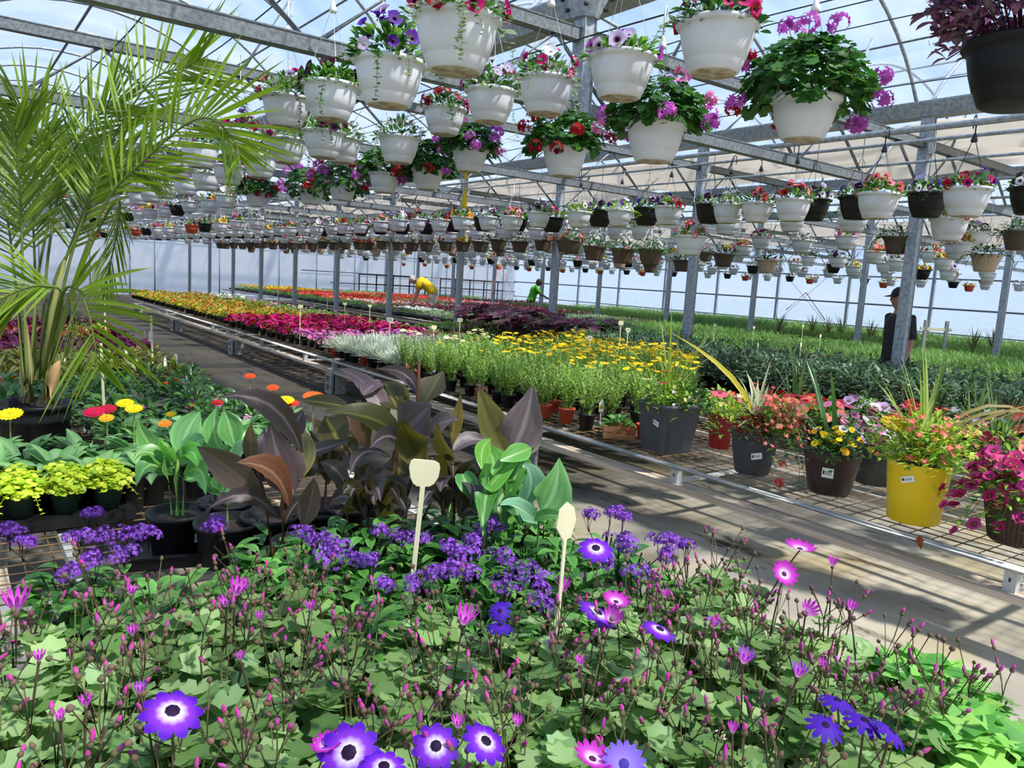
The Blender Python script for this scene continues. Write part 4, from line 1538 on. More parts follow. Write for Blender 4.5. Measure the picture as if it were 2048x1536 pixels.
# dark-leaved shrubs of the second bench
shr = []
for i in range(3):
    rng = random.Random(700 + i)
    a = MB()
    bush(a, rng, 170, .19, .27, .16, .065, .024, [H('#5f7f56'), H('#4a6a48'), H('#7d9a74'), H('#3c5a3c'), H('#89a583')], .9, -.3, .35, up=.15)
    for k in range(10):
        an = rng.uniform(0, 6.28)
        tube(a, [(0, 0, .06), (cos(an) * .1, sin(an) * .1, .35)], .003, 4, H('#5a5236'), cap=False)
    f = a.mesh('foliage', [M['waxy']])
    shr.append(f)
big_b = smallpot(.09, .15, 14).mesh('pot', [M['black']])
rng = random.Random(78)
for y in fr(1.3, 8.3, .27):
    for x in (7.08, 7.36, 7.64, 7.92, 8.2):
        p = (x + rng.uniform(-.03, .03), y + rng.uniform(-.03, .03), .52)
        if not visible((p[0], p[1], p[2] + .3), 30) or abs(y - 4.3) < .1 and x > 8.2:
            continue
        t = thing('dark_leaved_shrub', 'dark-leaved shrub in a black pot in the dense block in front of the man', 'plant', p, rng.uniform(0, 6.28), 'dark-leaved shrubs', rng.uniform(1.05, 1.2))
        obj('pot', big_b, None, t)
        obj('foliage', rng.choice(shr), None, t)
# purple castor plants
cas = []
for i in range(2):
    rng = random.Random(720 + i)
    a = MB()
    for k in range(13):
        an, e = rng.uniform(0, 6.28), rng.uniform(.1, .3)
        p = Vector((cos(an) * e, sin(an) * e, .25 + rng.uniform(.05, .3)))
        c = jit(rng, rng.choice([H('#5b3346'), H('#6d4558'), H('#46523a'), H('#7a5a66')]), .2)
        lobed(a, p, (cos(an) * .3, sin(an) * .3, 1), rng.uniform(.1, .15), 7, c, mixc(c, MAG, .15), .42, -.1, an)
        tube(a, [(0, 0, .1), p], .003, 4, H('#6a3a40'), cap=False)
    cas.append(combo('castor', a, None, smallpot(.08, .14)))
scatter('castor_plant', cas, [7.45, 7.8, 8.15], fr(8.5, 11.5, .4), .52, 'purple-leaved castor plant standing behind the yellow marguerites', 'plant', 'purple castor plants', 31, s=(1.0, 1.2))

# trays of young plants beyond
def tray(seed, greens, n, h, w=.98, d=.58, fl=None, nf=0, thin=True):
    rng = random.Random(seed)
    a, b, p = MB(), MB(), MB()
    box(p, (0, 0, .03), (w, d, .06))
    for k in range(4):
        box(p, (-w / 2 + (k + .5) * w / 4, 0, .065), (w / 4 * .9, d * .95, .02))
    for _ in range(n):
        q = (rng.uniform(-w / 2, w / 2), rng.uniform(-d / 2, d / 2), .07)
        c = jit(rng, rng.choice(greens), .2)
        if thin:
            leaf(a, q, rng.uniform(0, 6.28), rng.uniform(.9, 1.5), h * rng.uniform(.6, 1.1), .014, .7, .1, c, prof=STRAP)
        else:
            leaf(a, (q[0], q[1], .07 + rng.uniform(0, h)), rng.uniform(0, 6.28), rng.uniform(-.1, .9), .075, .04, .7, .2, c)
    for _ in range(nf):
        q = (rng.uniform(-w / 2, w / 2), rng.uniform(-d / 2, d / 2), .09 + h * rng.uniform(.8, 1.15))
        floret(b, q, (rng.uniform(-.5, .5), rng.uniform(-.8, .2), 1), rng.uniform(.03, .05), jit(rng, rng.choice(fl), .15))
    return combo('tray', a, b if nf else None, p)


GG = [H('#7ea550'), H('#6a9446'), H('#8fb05e'), H('#5d8740')]
TR = {
    'grass': [tray(800 + i, GG, 230, .24) for i in range(2)],
    'tallgrass': [tray(810 + i, [H('#5f8f4e'), H('#4f7f45'), H('#7aa35c')], 200, .38) for i in range(2)],
    'leafy': [tray(820 + i, [H('#6f9a48'), H('#88ad58'), H('#587f3e')], 190, .14, thin=False) for i in range(2)],
    'grey': [tray(830 + i, SGRN, 200, .13, thin=False) for i in range(2)],
    'brownish': [tray(840 + i, [H('#6b5a48'), H('#5b5a3c'), H('#7d6a58')], 190, .13, thin=False) for i in range(2)],
    'red': [tray(850 + i, GRN, 110, .14, thin=False, fl=[H('#e0302c'), H('#d8222e'), CORAL], nf=60) for i in range(2)],
    'redwhite': [tray(860 + i, GRN, 110, .14, thin=False, fl=[H('#e0302c'), WHT, SALM], nf=55) for i in range(2)],
    'burg': [tray(870 + i, [H('#4c3030'), H('#5a6a3a'), H('#4a2034')], 150, .15, thin=False, fl=[H('#6a1230'), CRIM, PNK], nf=26) for i in range(2)],
    'yellow': [tray(880 + i, GRN, 120, .14, thin=False, fl=[YEL, H('#f0b81c')], nf=50) for i in range(2)],
    'pinks': [tray(890 + i, GRN, 120, .14, thin=False, fl=[PNK, SALM, WHT], nf=45) for i in range(2)],
    'white': [tray(900 + i, GRN, 120, .12, thin=False, fl=[WHT], nf=80) for i in range(2)],
}
TLAB = {'grass': 'fine grassy green seedlings', 'tallgrass': 'tall onion-like green shoots', 'leafy': 'leafy green young plants', 'grey': 'grey-green young plants', 'brownish': 'brownish young plants', 'red': 'red geraniums', 'redwhite': 'red, white and salmon geraniums', 'burg': 'burgundy-leaved flowers', 'yellow': 'yellow marigolds', 'pinks': 'pink and white flowers', 'white': 'small white flowers'}
rng = random.Random(79)


def trays(xs, y0, y1, z, pick, where, st=.64):
    for y in fr(y0, y1, st):
        for i, x in enumerate(xs):
            k = pick(x, y, i)
            if not k:
                continue
            p = (x, y, z)
            if not visible((x, y, z + .1), 40):
                continue
            o = obj({'red': 'geranium_tray', 'redwhite': 'geranium_tray', 'grass': 'grass_tray', 'tallgrass': 'grass_tray'}.get(k, 'young_plant_tray' if k in ('leafy', 'grey', 'brownish') else 'flower_tray'), rng.choice(TR[k]), None, loc=p, rz=0 if rng.random() < .5 else pi)
            tag(o, 'black tray of %s %s' % (TLAB[k], where), 'plant tray', 'trays of %s, %s' % (TLAB[k], where))


trays((10.3, 11.35, 12.2), 4.4, 33.8, .5, lambda x, y, i: ('leafy' if y < 6.6 else 'brownish' if y < 7.9 and i < 2 else 'grass' if y < 12 else 'tallgrass' if y < 13.5 and i else 'leafy' if y < 16 else 'grey' if y < 17.5 else 'white' if y < 18.6 and i == 0 else 'burg' if y < 20 else 'redwhite' if y < 22 else 'red' if y < 29 else 'dk' and 'yellow'), 'on the first bench beyond the post row')
trays((14.0, 15.1, 16.2), 4.4, 33.8, .5, lambda x, y, i: ('grass' if y < 9 else 'leafy' if y < 11 else 'grass' if y < 15 else 'brownish' if y < 16.2 else 'grey' if y < 18 else 'burg' if y < 23 else 'pinks' if y < 24.5 else 'red' if y < 30 else 'leafy'), 'on the bench before the far posts')
trays((18.8, 19.9, 21.0), 6, 33, .5, lambda x, y, i: ('grass' if y < 14 else 'tallgrass' if y < 17 else 'grass' if y < 22 else 'leafy' if y < 26 else 'burg' if y < 28 else None if y < 31 else 'leafy'), 'on the bench beyond the far posts', .72)
trays((23.0, 24.1, 25.2), 7, 33, .5, lambda x, y, i: ('grass' if y < 20 else 'leafy' if y < 27 else None), 'along the clear side wall', .8)

# dracaena spikes standing among the seedlings
spk = MB()
rng = random.Random(81)
for k in range(26):
    an = rng.uniform(0, 6.28)
    leaf(spk, (0, 0, .1), an, rng.uniform(.75, 1.5), rng.uniform(.35, .55), .02, .5, .15, jit(rng, rng.choice([H('#6f7a4c'), H('#5c5a44'), H('#86804f')]), .2), prof=STRAP)
spk = combo('spike', spk, None, smallpot(.07, .12))
for i, (px, py) in enumerate(((1625, 655), (1653, 660), (1682, 655), (1738, 668), (1790, 668), (1556, 655), (1985, 690), (1945, 690))):
    p = AZ(px, py + 12, .62)
    if p.x > 21:
        p = AX(px, py + 12, 20.5)
    o = obj('dracaena_spike', spk, None, loc=(p.x, p.y, .5), rz=i)
    o.scale = (1.1, 1.1, 1.2)
    tag(o, 'spiky dark dracaena sticking up above the green seedlings', 'plant', 'dracaena spikes')

# ---------------------------------------------------------------- the big mixed planters on the near bench
def price_label(mb, c, n, w, h, tilt=.12):
    """a white sticker with printed marks, lying on a pot wall"""
    n = Vector(n).normalized()
    u = Vector((0, 0, 1)).cross(n).normalized()
    v = n.cross(u)
    u, v = u * cos(tilt) - v * sin(tilt), v * cos(tilt) + u * sin(tilt)
    c = Vector(c)

    def q(x0, y0, x1, y1, dz, m):
        P = [c + u * (a * w) + v * (b * h) + n * dz for a, b in ((x0, y0), (x1, y0), (x1, y1), (x0, y1))]
        mb.add([tuple(p) for p in P] + [tuple(p - n * .001) for p in P], [(0, 1, 2, 3), (7, 6, 5, 4), (0, 4, 5, 1), (1, 5, 6, 2), (2, 6, 7, 3), (3, 7, 4, 0)], WHITE, m)
    q(-.5, -.5, .5, .5, .002, 0)
    q(-.42, -.18, -.27, .24, .0028, 1)
    for k in range(5):
        x = -.2 + k * .11
        q(x, -.16, x + .075, -.09, .0028, 1)
        q(x, -.16, x + .02, .14, .0028, 1)
        if k != 2:
            q(x, .08, x + .075, .14, .0028, 1)
    return mb


def spikes(mb, rng, n, L, cols, w=.012, spread=.55, z=0.0, bend=.5, c1=None, az=None):
    for _ in range(n):
        leaf(mb, (rng.uniform(-.02, .02), rng.uniform(-.02, .02), z), az if az is not None and rng.random() < .5 else rng.uniform(0, 6.28), 1.5 - rng.uniform(0, spread), L * rng.uniform(.6, 1.1), w, rng.uniform(.1, bend), .25, jit(rng, rng.choice(cols), .1), c1, prof=(.7, 1, .95, .8, .55, .06))


def spill(a, b, rng, az, sp, n, r, z, drop, cols, greens, fr_=.016, kind='floret', nl=None, lw=.03, zt=.13):
    """flower shoots that spread from the pot over its rim towards one side"""
    for _ in range(n):
        an = az + rng.gauss(0, sp)
        q = rng.uniform(.35, 1.25)
        p = Vector((cos(an) * r * q, sin(an) * r * q, z + rng.uniform(.02, zt) - max(0, q - .85) * drop * rng.uniform(.4, 1.6)))
        c = jit(rng, rng.choice(cols), .15)
        nn = Vector((cos(an) * q * .6, sin(an) * q * .6, .7)) + Vector((rng.uniform(-.4, .4), rng.uniform(-.4, .4), 0))
        if kind == 'floret':
            floret(b, p, nn, fr_ * rng.uniform(.8, 1.25), c, mixc(c, WHT, .25))
        elif kind == 'calib':
            trumpet(b, p, nn, fr_ * rng.uniform(.8, 1.2), c, mixc(c, DPUR, .75), 10, None, rng)
            floret(b, p - nn.normalized() * fr_ * .3, nn, fr_ * .22, YEL)
        else:
            daisy(b, p, nn, fr_ * rng.uniform(.8, 1.2), 8, c, c, .05, .25, H('#b98a1c'))
        tube(a, [(p.x * .5, p.y * .5, z), p - nn.normalized() * .004], .0012, 3, greens[0], cap=False)
    for _ in range(nl or n * 3):
        an = az + rng.gauss(0, sp * 1.1)
        q = rng.uniform(.2, 1.2)
        p = (cos(an) * r * q, sin(an) * r * q, z + rng.uniform(-.01, zt * .75) - max(0, q - .9) * drop * rng.uniform(.2, 1.5))
        leaf(a, p, rng.uniform(0, 6.28), rng.uniform(-.3, .9), lw * rng.uniform(.7, 1.4), lw * .38, .6, .15, jit(rng, rng.choice(greens), .2))


TOCAM = 3.9       # azimuth from this bench towards the camera
BENCHF = -2.7


def az_cam(p):
    return atan2(-p[1], -p[0])


def planter(name, label, base_px, D_r, prof, matn, sq=0, ang=0, lab=None, S=(1, 1, 1)):
    g = AZ(base_px[0], base_px[1], ZR)
    away = Vector((g.x, g.y, 0)).normalized() * D_r * S[0]
    p = g + away
    t = thing(name, label, 'planter', (p.x, p.y, ZR + .001))
    t.scale = S
    mb = MB()
    n = 48 if sq else 40
    lathe(mb, prof, n, sq=sq, ang=ang, mfun=lambda i: 1 if i >= len(prof) - 2 else 0)
    obj('pot', mb, [M[matn], M['soil']], t)
    if lab:
        daz, zz, rr, w, h, tl = lab
        a = az_cam(p) + daz
        lm = MB()
        price_label(lm, (cos(a) * rr, sin(a) * rr, zz), (cos(a), sin(a), .0 if matn == 'yellow' else -.2), w, h, tl)
        obj('price_label', lm, [M['paper'], M['ink']], t, smooth=False)
    return t, p, az_cam(p)


LIME = [H('#a9c94e'), H('#8fb844'), H('#bcd666'), H('#7aa63e')]
# 1 square slate planter
t, p, ac = planter('mixed_planter', 'square slate-grey planter with lime foliage and spiky grass at the bench edge', (1330, 908), .135, [(0, 0), (.125, 0), (.13, .004), (.166, .255), (.172, .257), (.172, .272), (.164, .272), (.158, .25), (0, .24)], 'slate', sq=9, ang=0.0, lab=None, S=(1.02, 1.02, 1.3))
ang = ac + pi / 4
t.rotation_euler.z = ac - pi / 4 + pi / 2 - .05
ch = t.children[0]
lm = MB()
price_label(lm, (0.152 * 1.0, .05, .165), (1, 0, -.15), .055, .028, .25)
o = obj('price_label', lm, [M['paper'], M['ink']], t, smooth=False)
o.rotation_euler.z = -pi / 2
rng = random.Random(901)
a, b = MB(), MB()
L0 = t.rotation_euler.z
spill(a, b, rng, ac - L0 + .3, 1.6, 10, .14, .25, .12, [H('#f4d6e0'), H('#efe48a')], LIME, .014, nl=190, lw=.045)
bush(a, rng, 150, .13, .12, .25, .05, .016, LIME, .8, 0, .3)
bush(a, rng, 130, .1, .1, .26, .035, .018, DGRN, .8, -.3, .5, cx=cos(ac - L0 + 1.2) * .12, cy=sin(ac - L0 + 1.2) * .12)
trail(a, rng, (cos(ac - L0 + 1.1) * .165, sin(ac - L0 + 1.1) * .165, .27), ac - L0 + 1.1, .2, DGRN, .022)
trail(a, rng, (cos(ac - L0 + .9) * .165, sin(ac - L0 + .9) * .165, .27), ac - L0 + .9, .16, DGRN, .022)
obj('foliage', a, M['leaf'], t)
s_ = MB()
spikes(s_, rng, 13, .52, [H('#a8b850'), H('#8fa548'), H('#c4c468')], .011, .75, .26, .5)
obj('grass_spikes', s_, M['leaf'], t)
for q, c, r in (((-.06, .02, .40), CORAL, .034), ((.05, -.10, .36), H('#c2204e'), .026), ((-.11, -.08, .36), H('#efe9a0'), .03)):
    daisy(b, q, (0, 0, 1), r, 14, c, c, -.08, .3, H('#7a3a1c'))
    tube(b, [(q[0] * .3, q[1] * .3, .25), q], .002, 4, H('#7a9a48'), cap=False)
obj('blossoms', b, M['petal'], t)

# 2 round charcoal pot
t, p, ac = planter('mixed_planter', 'round charcoal pot spilling coral flowers with white-striped grass', (1502, 953), .115, [(0, 0), (.098, 0), (.104, .006), (.128, .12), (.135, .165), (.137, .17), (.141, .205), (.15, .207), (.153, .228), (.147, .232), (.138, .21), (0, .2)], 'charcoal', lab=(.15, .115, .129, .062, .036, -.18), S=(1.06, 1.06, 1.2))
rng = random.Random(902)
a, b = MB(), MB()
CO = [H('#ee6f63'), H('#e85c58'), H('#f28a7c')]
spill(a, b, rng, ac + 1.0, .42, 130, .2, .24, .24, CO, LIME + GRN, .015, nl=260, lw=.028, zt=.16)
spill(a, b, rng, ac + 2.4, 1.0, 50, .16, .25, .1, CO, LIME, .015, nl=160, zt=.17)
bush(a, rng, 90, .075, .09, .22, .04, .022, [H('#8a3a2c'), H('#a04a34'), H('#6d2c26')], .8, -.1, .4, cx=cos(ac - .25) * .09, cy=sin(ac - .25) * .09)
bush(a, rng, 110, .1, .12, .22, .045, .014, LIME, .8, -.2, .4, cx=cos(ac - 1.3) * .12, cy=sin(ac - 1.3) * .12)
for k in range(2):
    trail(a, rng, (cos(ac + .9 - .2 * k) * .15, sin(ac + .9 - .2 * k) * .15, .23), ac + .9 - .2 * k, .28, GRN, .02)
for q in ((.08, .045), (.02, .03), (.05, .12)):
    c0 = Vector((cos(ac + .75) * .185, sin(ac + .75) * .185, q[1]))
    umbel(b, rng, c0, .02, CO[0], 6, .016)
obj('foliage', a, M['leaf'], t)
s_ = MB()
spikes(s_, rng, 16, .33, [H('#e8e6cf'), H('#d8dab4'), H('#f2f0e2')], .014, 1.0, .24, 1.3, H('#8fa860'))
leafpath(s_, [(0, 0, .25), (-.10, .10, .45), (-.32, .30, .62)], .03, H('#c9b93a'), H('#a8b048'))
obj('grass_spikes', s_, M['leaf'], t)
for q, c, r in (((-.14, .12, .38), H('#e8647c'), .042), ((-.03, -.08, .36), CORAL, .03), ((.12, -.1, .37), H('#ea8a62'), .036), ((.07, .02, .37), H('#d83a52'), .032)):
    daisy(b, q, (-.2, -.2, 1), r, 16, c, c, -.05, .25, H('#6a3a1c'))
    tube(b, [(q[0] * .3, q[1] * .3, .25), q], .002, 4, H('#7a9a48'), cap=False)
obj('blossoms', b, M['petal'], t)

# 3 dark brown pot
t, p, ac = planter('mixed_planter', 'dark brown pot with yellow bidens and broad green blades', (1655, 996), .115, [(0, 0), (.085, 0), (.094, .01), (.112, .1), (.124, .165), (.127, .168), (.131, .2), (.126, .203), (.12, .185), (0, .18)], 'choc', lab=(-.1, .115, .1135, .05, .048, .02), S=(1.28, 1.28, 1.28))
rng = random.Random(903)
a, b = MB(), MB()
spill(a, b, rng, ac + .15, .45, 34, .13, .22, .12, [YEL, H('#f2bd18')], DGRN + GRN, .0145, 'daisy', nl=480, lw=.024, zt=.09)
spill(a, b, rng, ac + 2.2, .9, 18, .14, .24, .05, [LIL, WHT, PNK], GRN, .022, 'calib', nl=160, lw=.03)
for k in range(3):
    trail(a, rng, (cos(ac - .9 + .9 * k) * .125, sin(ac - .9 + .9 * k) * .125, .2), ac - .9 + .9 * k, .12, DGRN, .02)
obj('foliage', a, M['leaf'], t)
s_ = MB()
spikes(s_, rng, 6, .42, [H('#4f7f3c'), H('#628f46')], .022, .7, .2, .35)
obj('broad_blades', s_, M['waxy'], t)
obj('blossoms', b, M['petal'], t)
# charcoal pot half hidden behind it
t, p, ac = planter('mixed_planter', 'charcoal pot half hidden behind the dark brown and yellow pots', (1745, 975), .12, [(0, 0), (.095, 0), (.12, .16), (.124, .2), (.118, .2), (.11, .18), (0, .175)], 'charcoal', S=(1.2, 1.2, 1.2))
a, b = MB(), MB()
spill(a, b, rng, ac + .4, 1.2, 24, .13, .2, .05, [LIL, PNK, WHT], GRN + LIME, .024, 'calib', nl=230, lw=.04)
obj('foliage', a, M['leaf'], t)
obj('blossoms', b, M['petal'], t)

# 4 yellow pot
t, p, ac = planter('mixed_planter', 'bright yellow pot with coral calibrachoa, yellow gerbera and long grass', (1823, 1052), .105, [(0, 0), (.099, 0), (.102, .004), (.124, .236), (.127, .24), (.127, .25), (.121, .25), (.117, .225), (0, .215)], 'yellow', lab=(-.3, .19, .1205, .052, .026, -.32), S=(1.28, 1.28, 1.3))
rng = random.Random(904)
a, b = MB(), MB()
CC = [H('#e8604a'), H('#e04a44'), H('#ef7a5c')]
spill(a, b, rng, ac, 1.5, 90, .15, .26, .05, CC, LIME, .0155, 'floret', nl=520, lw=.034, zt=.19)
spill(a, b, rng, ac + 1.1, .4, 12, .12, .25, .02, [YEL], LIME, .018, 'floret', nl=60)
bush(a, rng, 260, .15, .17, .25, .04, .012, LIME + [H('#d8de78')], .8, -.1, .3)
obj('foliage', a, M['leaf'], t)
s_ = MB()
spikes(s_, rng, 20, .42, [H('#8fa550'), H('#a8b868'), H('#6f8a44')], .011, .95, .27, .35)
for k in range(3):
    leafpath(s_, [(0, 0, .28), (.09 + .05 * k, -.12, .40 + .03 * k), (.26 + .06 * k, -.27, .50 - .06 * k)], .014, H('#8a7a48'), H('#a8a868'))
obj('grass_spikes', s_, M['leaf'], t)
for q, c, r in (((-.09, .065, .375), H('#f2b91c'), .05), ((-.02, .09, .38), H('#c8202c'), .042)):
    daisy(b, q, (-.25, -.35, 1), r, 20, c, c, .12, .3, mixc(c, DPUR, .3))
    tube(b, [(q[0] * .3, q[1] * .3, .25), q], .0025, 4, H('#7a9a48'), cap=False)
obj('blossoms', b, M['petal'], t)

# 5 brown wicker pot
g = AZ(2030, 1096, ZR)
pw = g + Vector((g.x, g.y, 0)).normalized() * .125
t = thing('mixed_planter', 'brown wicker-patterned pot overflowing with magenta calibrachoa', 'planter', (pw.x, pw.y, ZR + .001), 0, None, 1.28)
mb = MB()
pr = [(0, 0), (.092, 0)]
for i in range(10):
    z = .008 + i * .018
    pr += [(.095 + z * .2, z), (.099 + z * .2, z + .009)]
pr += [(.136, .19), (.139, .205), (.13, .205), (.125, .185), (0, .18)]
lathe(mb, pr, 40, mfun=lambda i: 1 if i >= len(pr) - 2 else 0)
for k in range(40):
    an = 2 * pi * k / 40
    tube(mb, [(.0985 * cos(an), .0985 * sin(an), .006), (.134 * cos(an), .134 * sin(an), .186)], .0022, 4, WHITE, 0, False)
obj('pot', mb, [M['brown'], M['soil']], t)
ac = az_cam(pw)
rng = random.Random(905)
a, b = MB(), MB()
MG = [H('#c23a86'), H('#d0508f'), H('#b12c62')]
spill(a, b, rng, ac + .2, .9, 95, .19, .22, .32, MG, LIME + GRN, .021, 'calib', nl=420, lw=.034)
spill(a, b, rng, ac - .8, .35, 34, .21, .22, .5, MG, LIME, .021, 'calib', nl=90, lw=.03)
for k in range(4):
    trail(a, rng, (cos(ac - .6 + .35 * k) * .14, sin(ac - .6 + .35 * k) * .14, .2), ac - .6 + .35 * k, .17, GRN, .024)
bush(a, rng, 130, .15, .13, .2, .04, .014, LIME, .8, -.1, .3)
obj('foliage', a, M['leaf'], t)
obj('blossoms', b, M['petal'], t)


def backpot(px, py, r, h, matn, label, cols, greens, seed, kind='calib', fsz=.026, n=40, rr=.17, extra=None):
    g = AZ(px, py, ZR)
    p = g + Vector((g.x, g.y, 0)).normalized() * r
    t = thing('mixed_planter', label, 'planter', (p.x, p.y, ZR + .001))
    mb = MB()
    lathe(mb, [(0, 0), (r * .75, 0), (r * .98, h * .9), (r * 1.04, h * .91), (r * 1.04, h), (r * .95, h), (r * .9, h * .85), (0, h * .82)], 28)
    obj('pot', mb, M[matn], t)
    rg = random.Random(seed)
    a, b = MB(), MB()
    spill(a, b, rg, 0, 3.0, n, rr, h, .1, cols, greens, fsz, kind, nl=n * 5, lw=.045)
    bush(a, rg, 110, rr * .8, .14, h, .05, .02, greens, .8, -.1, .3)
    obj('foliage', a, M['leaf'], t)
    obj('blossoms', b, M['petal'], t)
    if extra:
        s_ = MB()
        spikes(s_, rg, 14, extra, [H('#6f8f4c'), H('#8aa35c')], .012, .6, h, .4)
        obj('grass_spikes', s_, M['leaf'], t)
    return t


backpot(1437, 900, .1, .26, 'red', 'tall red pot between the slate and charcoal planters with yellow-green foliage', [H('#f0e38a'), CORAL], LIME, 911, 'floret', .02, 24, .14)
backpot(1580, 880, .13, .2, 'black', 'black pot of coral gerberas standing behind the charcoal pot', CO + [H('#d83a52')], GRN + LIME, 912, 'daisy', .036, 46, .2, .45)
backpot(1640, 900, .13, .2, 'black', 'black pot of peach and pink gerberas behind the dark brown pot', [H('#ea8a72'), H('#e05a72'), PNK], GRN, 913, 'daisy', .034, 30, .18)
backpot(1735, 890, .13, .2, 'black', 'black pot of pale pink and lilac petunias behind the brown pot', [LIL, PNK, WHT], GRN, 914, 'calib', .03, 30, .18)
backpot(1850, 900, .13, .22, 'charcoal', 'pot of red gerberas and tall grass behind the yellow pot', [H('#c8202c'), H('#d83a3a')], GRN, 915, 'daisy', .04, 7, .17, .5)
backpot(1935, 920, .14, .22, 'black', 'pot of purple and white pansies behind the yellow pot', [PUR, WHT, LIL, H('#5a3a8a')], GRN, 916, 'floret', .026, 44, .2, .36)
backpot(1985, 985, .14, .22, 'black', 'pot of burgundy and peach petunias beside the wicker pot', [H('#7a1430'), H('#f0a878'), H('#ec9a80')], GRN + LIME, 917, 'calib', .026, 44, .2, .4)
backpot(2050, 935, .14, .24, 'black', 'pot of scarlet geraniums at the edge of the frame behind the wicker pot', [H('#c01c28'), H('#d02a2a')], DGRN, 918, 'floret', .04, 40, .2)

for o in [o for o in COL.objects if o.name.split('.')[0] == 'mixed_planter']:
    zr = max(v.co.z for v in next(c for c in o.children if c.name.startswith('pot')).data.vertices)
    k = 1.32 / (.5 + .5 * o.scale.x)
    for c in o.children:
        if c.name.split('.')[0] in ('foliage', 'blossoms', 'grass_spikes', 'broad_blades'):
            c.scale = (k, k, k)
            c.location.z = -(k - 1) * (zr - .01)
# wooden crate with a small strawberry plant, and red pots beside it
g = AZ(1235, 880, ZR)
t = thing('fruit_crate', 'small printed wooden crate holding a leafy plant before the marguerites', 'crate', (g.x + .07, g.y + .06, ZR + .001), -.72)
w, d, h = .24, .17, .1
mb = MB()
for s in (-1, 1):
    for z in (.028, .078):
        box(mb, (0, s * d / 2, z), (w, .008, .042))
        box(mb, (s * w / 2, 0, z), (.01, d, .042))
box(mb, (0, 0, .006), (w, d, .008))
for sx in (-1, 1):
    for sy in (-1, 1):
        box(mb, (sx * (w / 2 - .012), sy * (d / 2 - .012), .052), (.018, .018, .104))
obj('slats', mb, M['crate'], t, smooth=False)
mb = MB()
lathe(mb, [(0, 0), (.02, 0), (.02, .001), (0, .001)], 16)
o = obj('printed_mark', mb, M['terra'], t, loc=(.06, -d / 2 - .0045, .08))
o.rotation_euler.x = pi / 2
mb = MB()
rg = random.Random(920)
bush(mb, rg, 60, .1, .06, .09, .06, .035, [H('#5f9648'), H('#4c843c'), H('#7cb05a')], .8, 0, .4)
obj('foliage', mb, M['leaf'], t)
for i, (px, py, mt) in enumerate(((1290, 880, 'terra'), (1108, 828, 'terra'), (1012, 795, 'terra'))):
    g = AZ(px, py, ZR)
    mb = smallpot(.06, .11, 16)
    tag(obj('plant_pot', mb, M[mt], loc=(g.x + .05, g.y + .07, ZR + .001)), ('terracotta-red plastic pot between the crate and the slate planter', 'terracotta-red plastic pot right of the black tray under the marguerites', 'terracotta-red plastic pot under the magenta daisies')[i], 'pot')
# plant labels with a yellow picture
for i, (px, py) in enumerate(((1172, 802), (1203, 812), (868, 735))):
    q = AZ(px, py, ZR + .17)
    mb = MB()
    vs = [(-.02, 0, -.05), (.02, 0, -.05), (.02, 0, .03), (.01, 0, .05), (-.01, 0, .05), (-.02, 0, .03)]
    vs2 = [(x, .0015, z) for x, y, z in vs]
    mb.add(vs + vs2, [(5, 4, 3, 2, 1, 0), (6, 7, 8, 9, 10, 11)] + [(k, (k + 1) % 6, (k + 1) % 6 + 6, k + 6) for k in range(6)], WHITE, 0)
    box(mb, (0, -.001, -.01), (.028, .001, .03), WHITE, 1)
    box(mb, (0, 0.0007, -.1), (.009, .0015, .1), WHITE, 0)
    tag(obj('plant_label', mb, [M['paper'], M['ytape']], loc=q, smooth=False, rz=-.6), ('white plant label with a yellow picture in a black pot below the marguerites', 'second picture label just above the wooden crate', 'white picture label among pots beside the silver foliage')[i], 'label')
# dried leaf caught on the bench pipe
q = AZ(1846, 1075, ZR - .03) - Vector((.02, .02, 0))
mb = MB()
leafpath(mb, [(0, 0, .03), (-.012, -.01, 0), (-.01, -.02, -.035)], .045, H('#8a4a2a'), H('#6d3a22'))
tag(obj('dry_leaf', mb, M['bark'], loc=(BX - .018, q.y, ZR - .03)), 'brown dried leaf caught on the bench pipe below the yellow pot', 'leaf')
# ---------------------------------------------------------------- plants of the foreground bench
SAGE = [H('#8cab68'), H('#7c9c5c'), H('#98b67a'), H('#688a4a'), H('#719454')]
STALK = H('#5c4a3c')


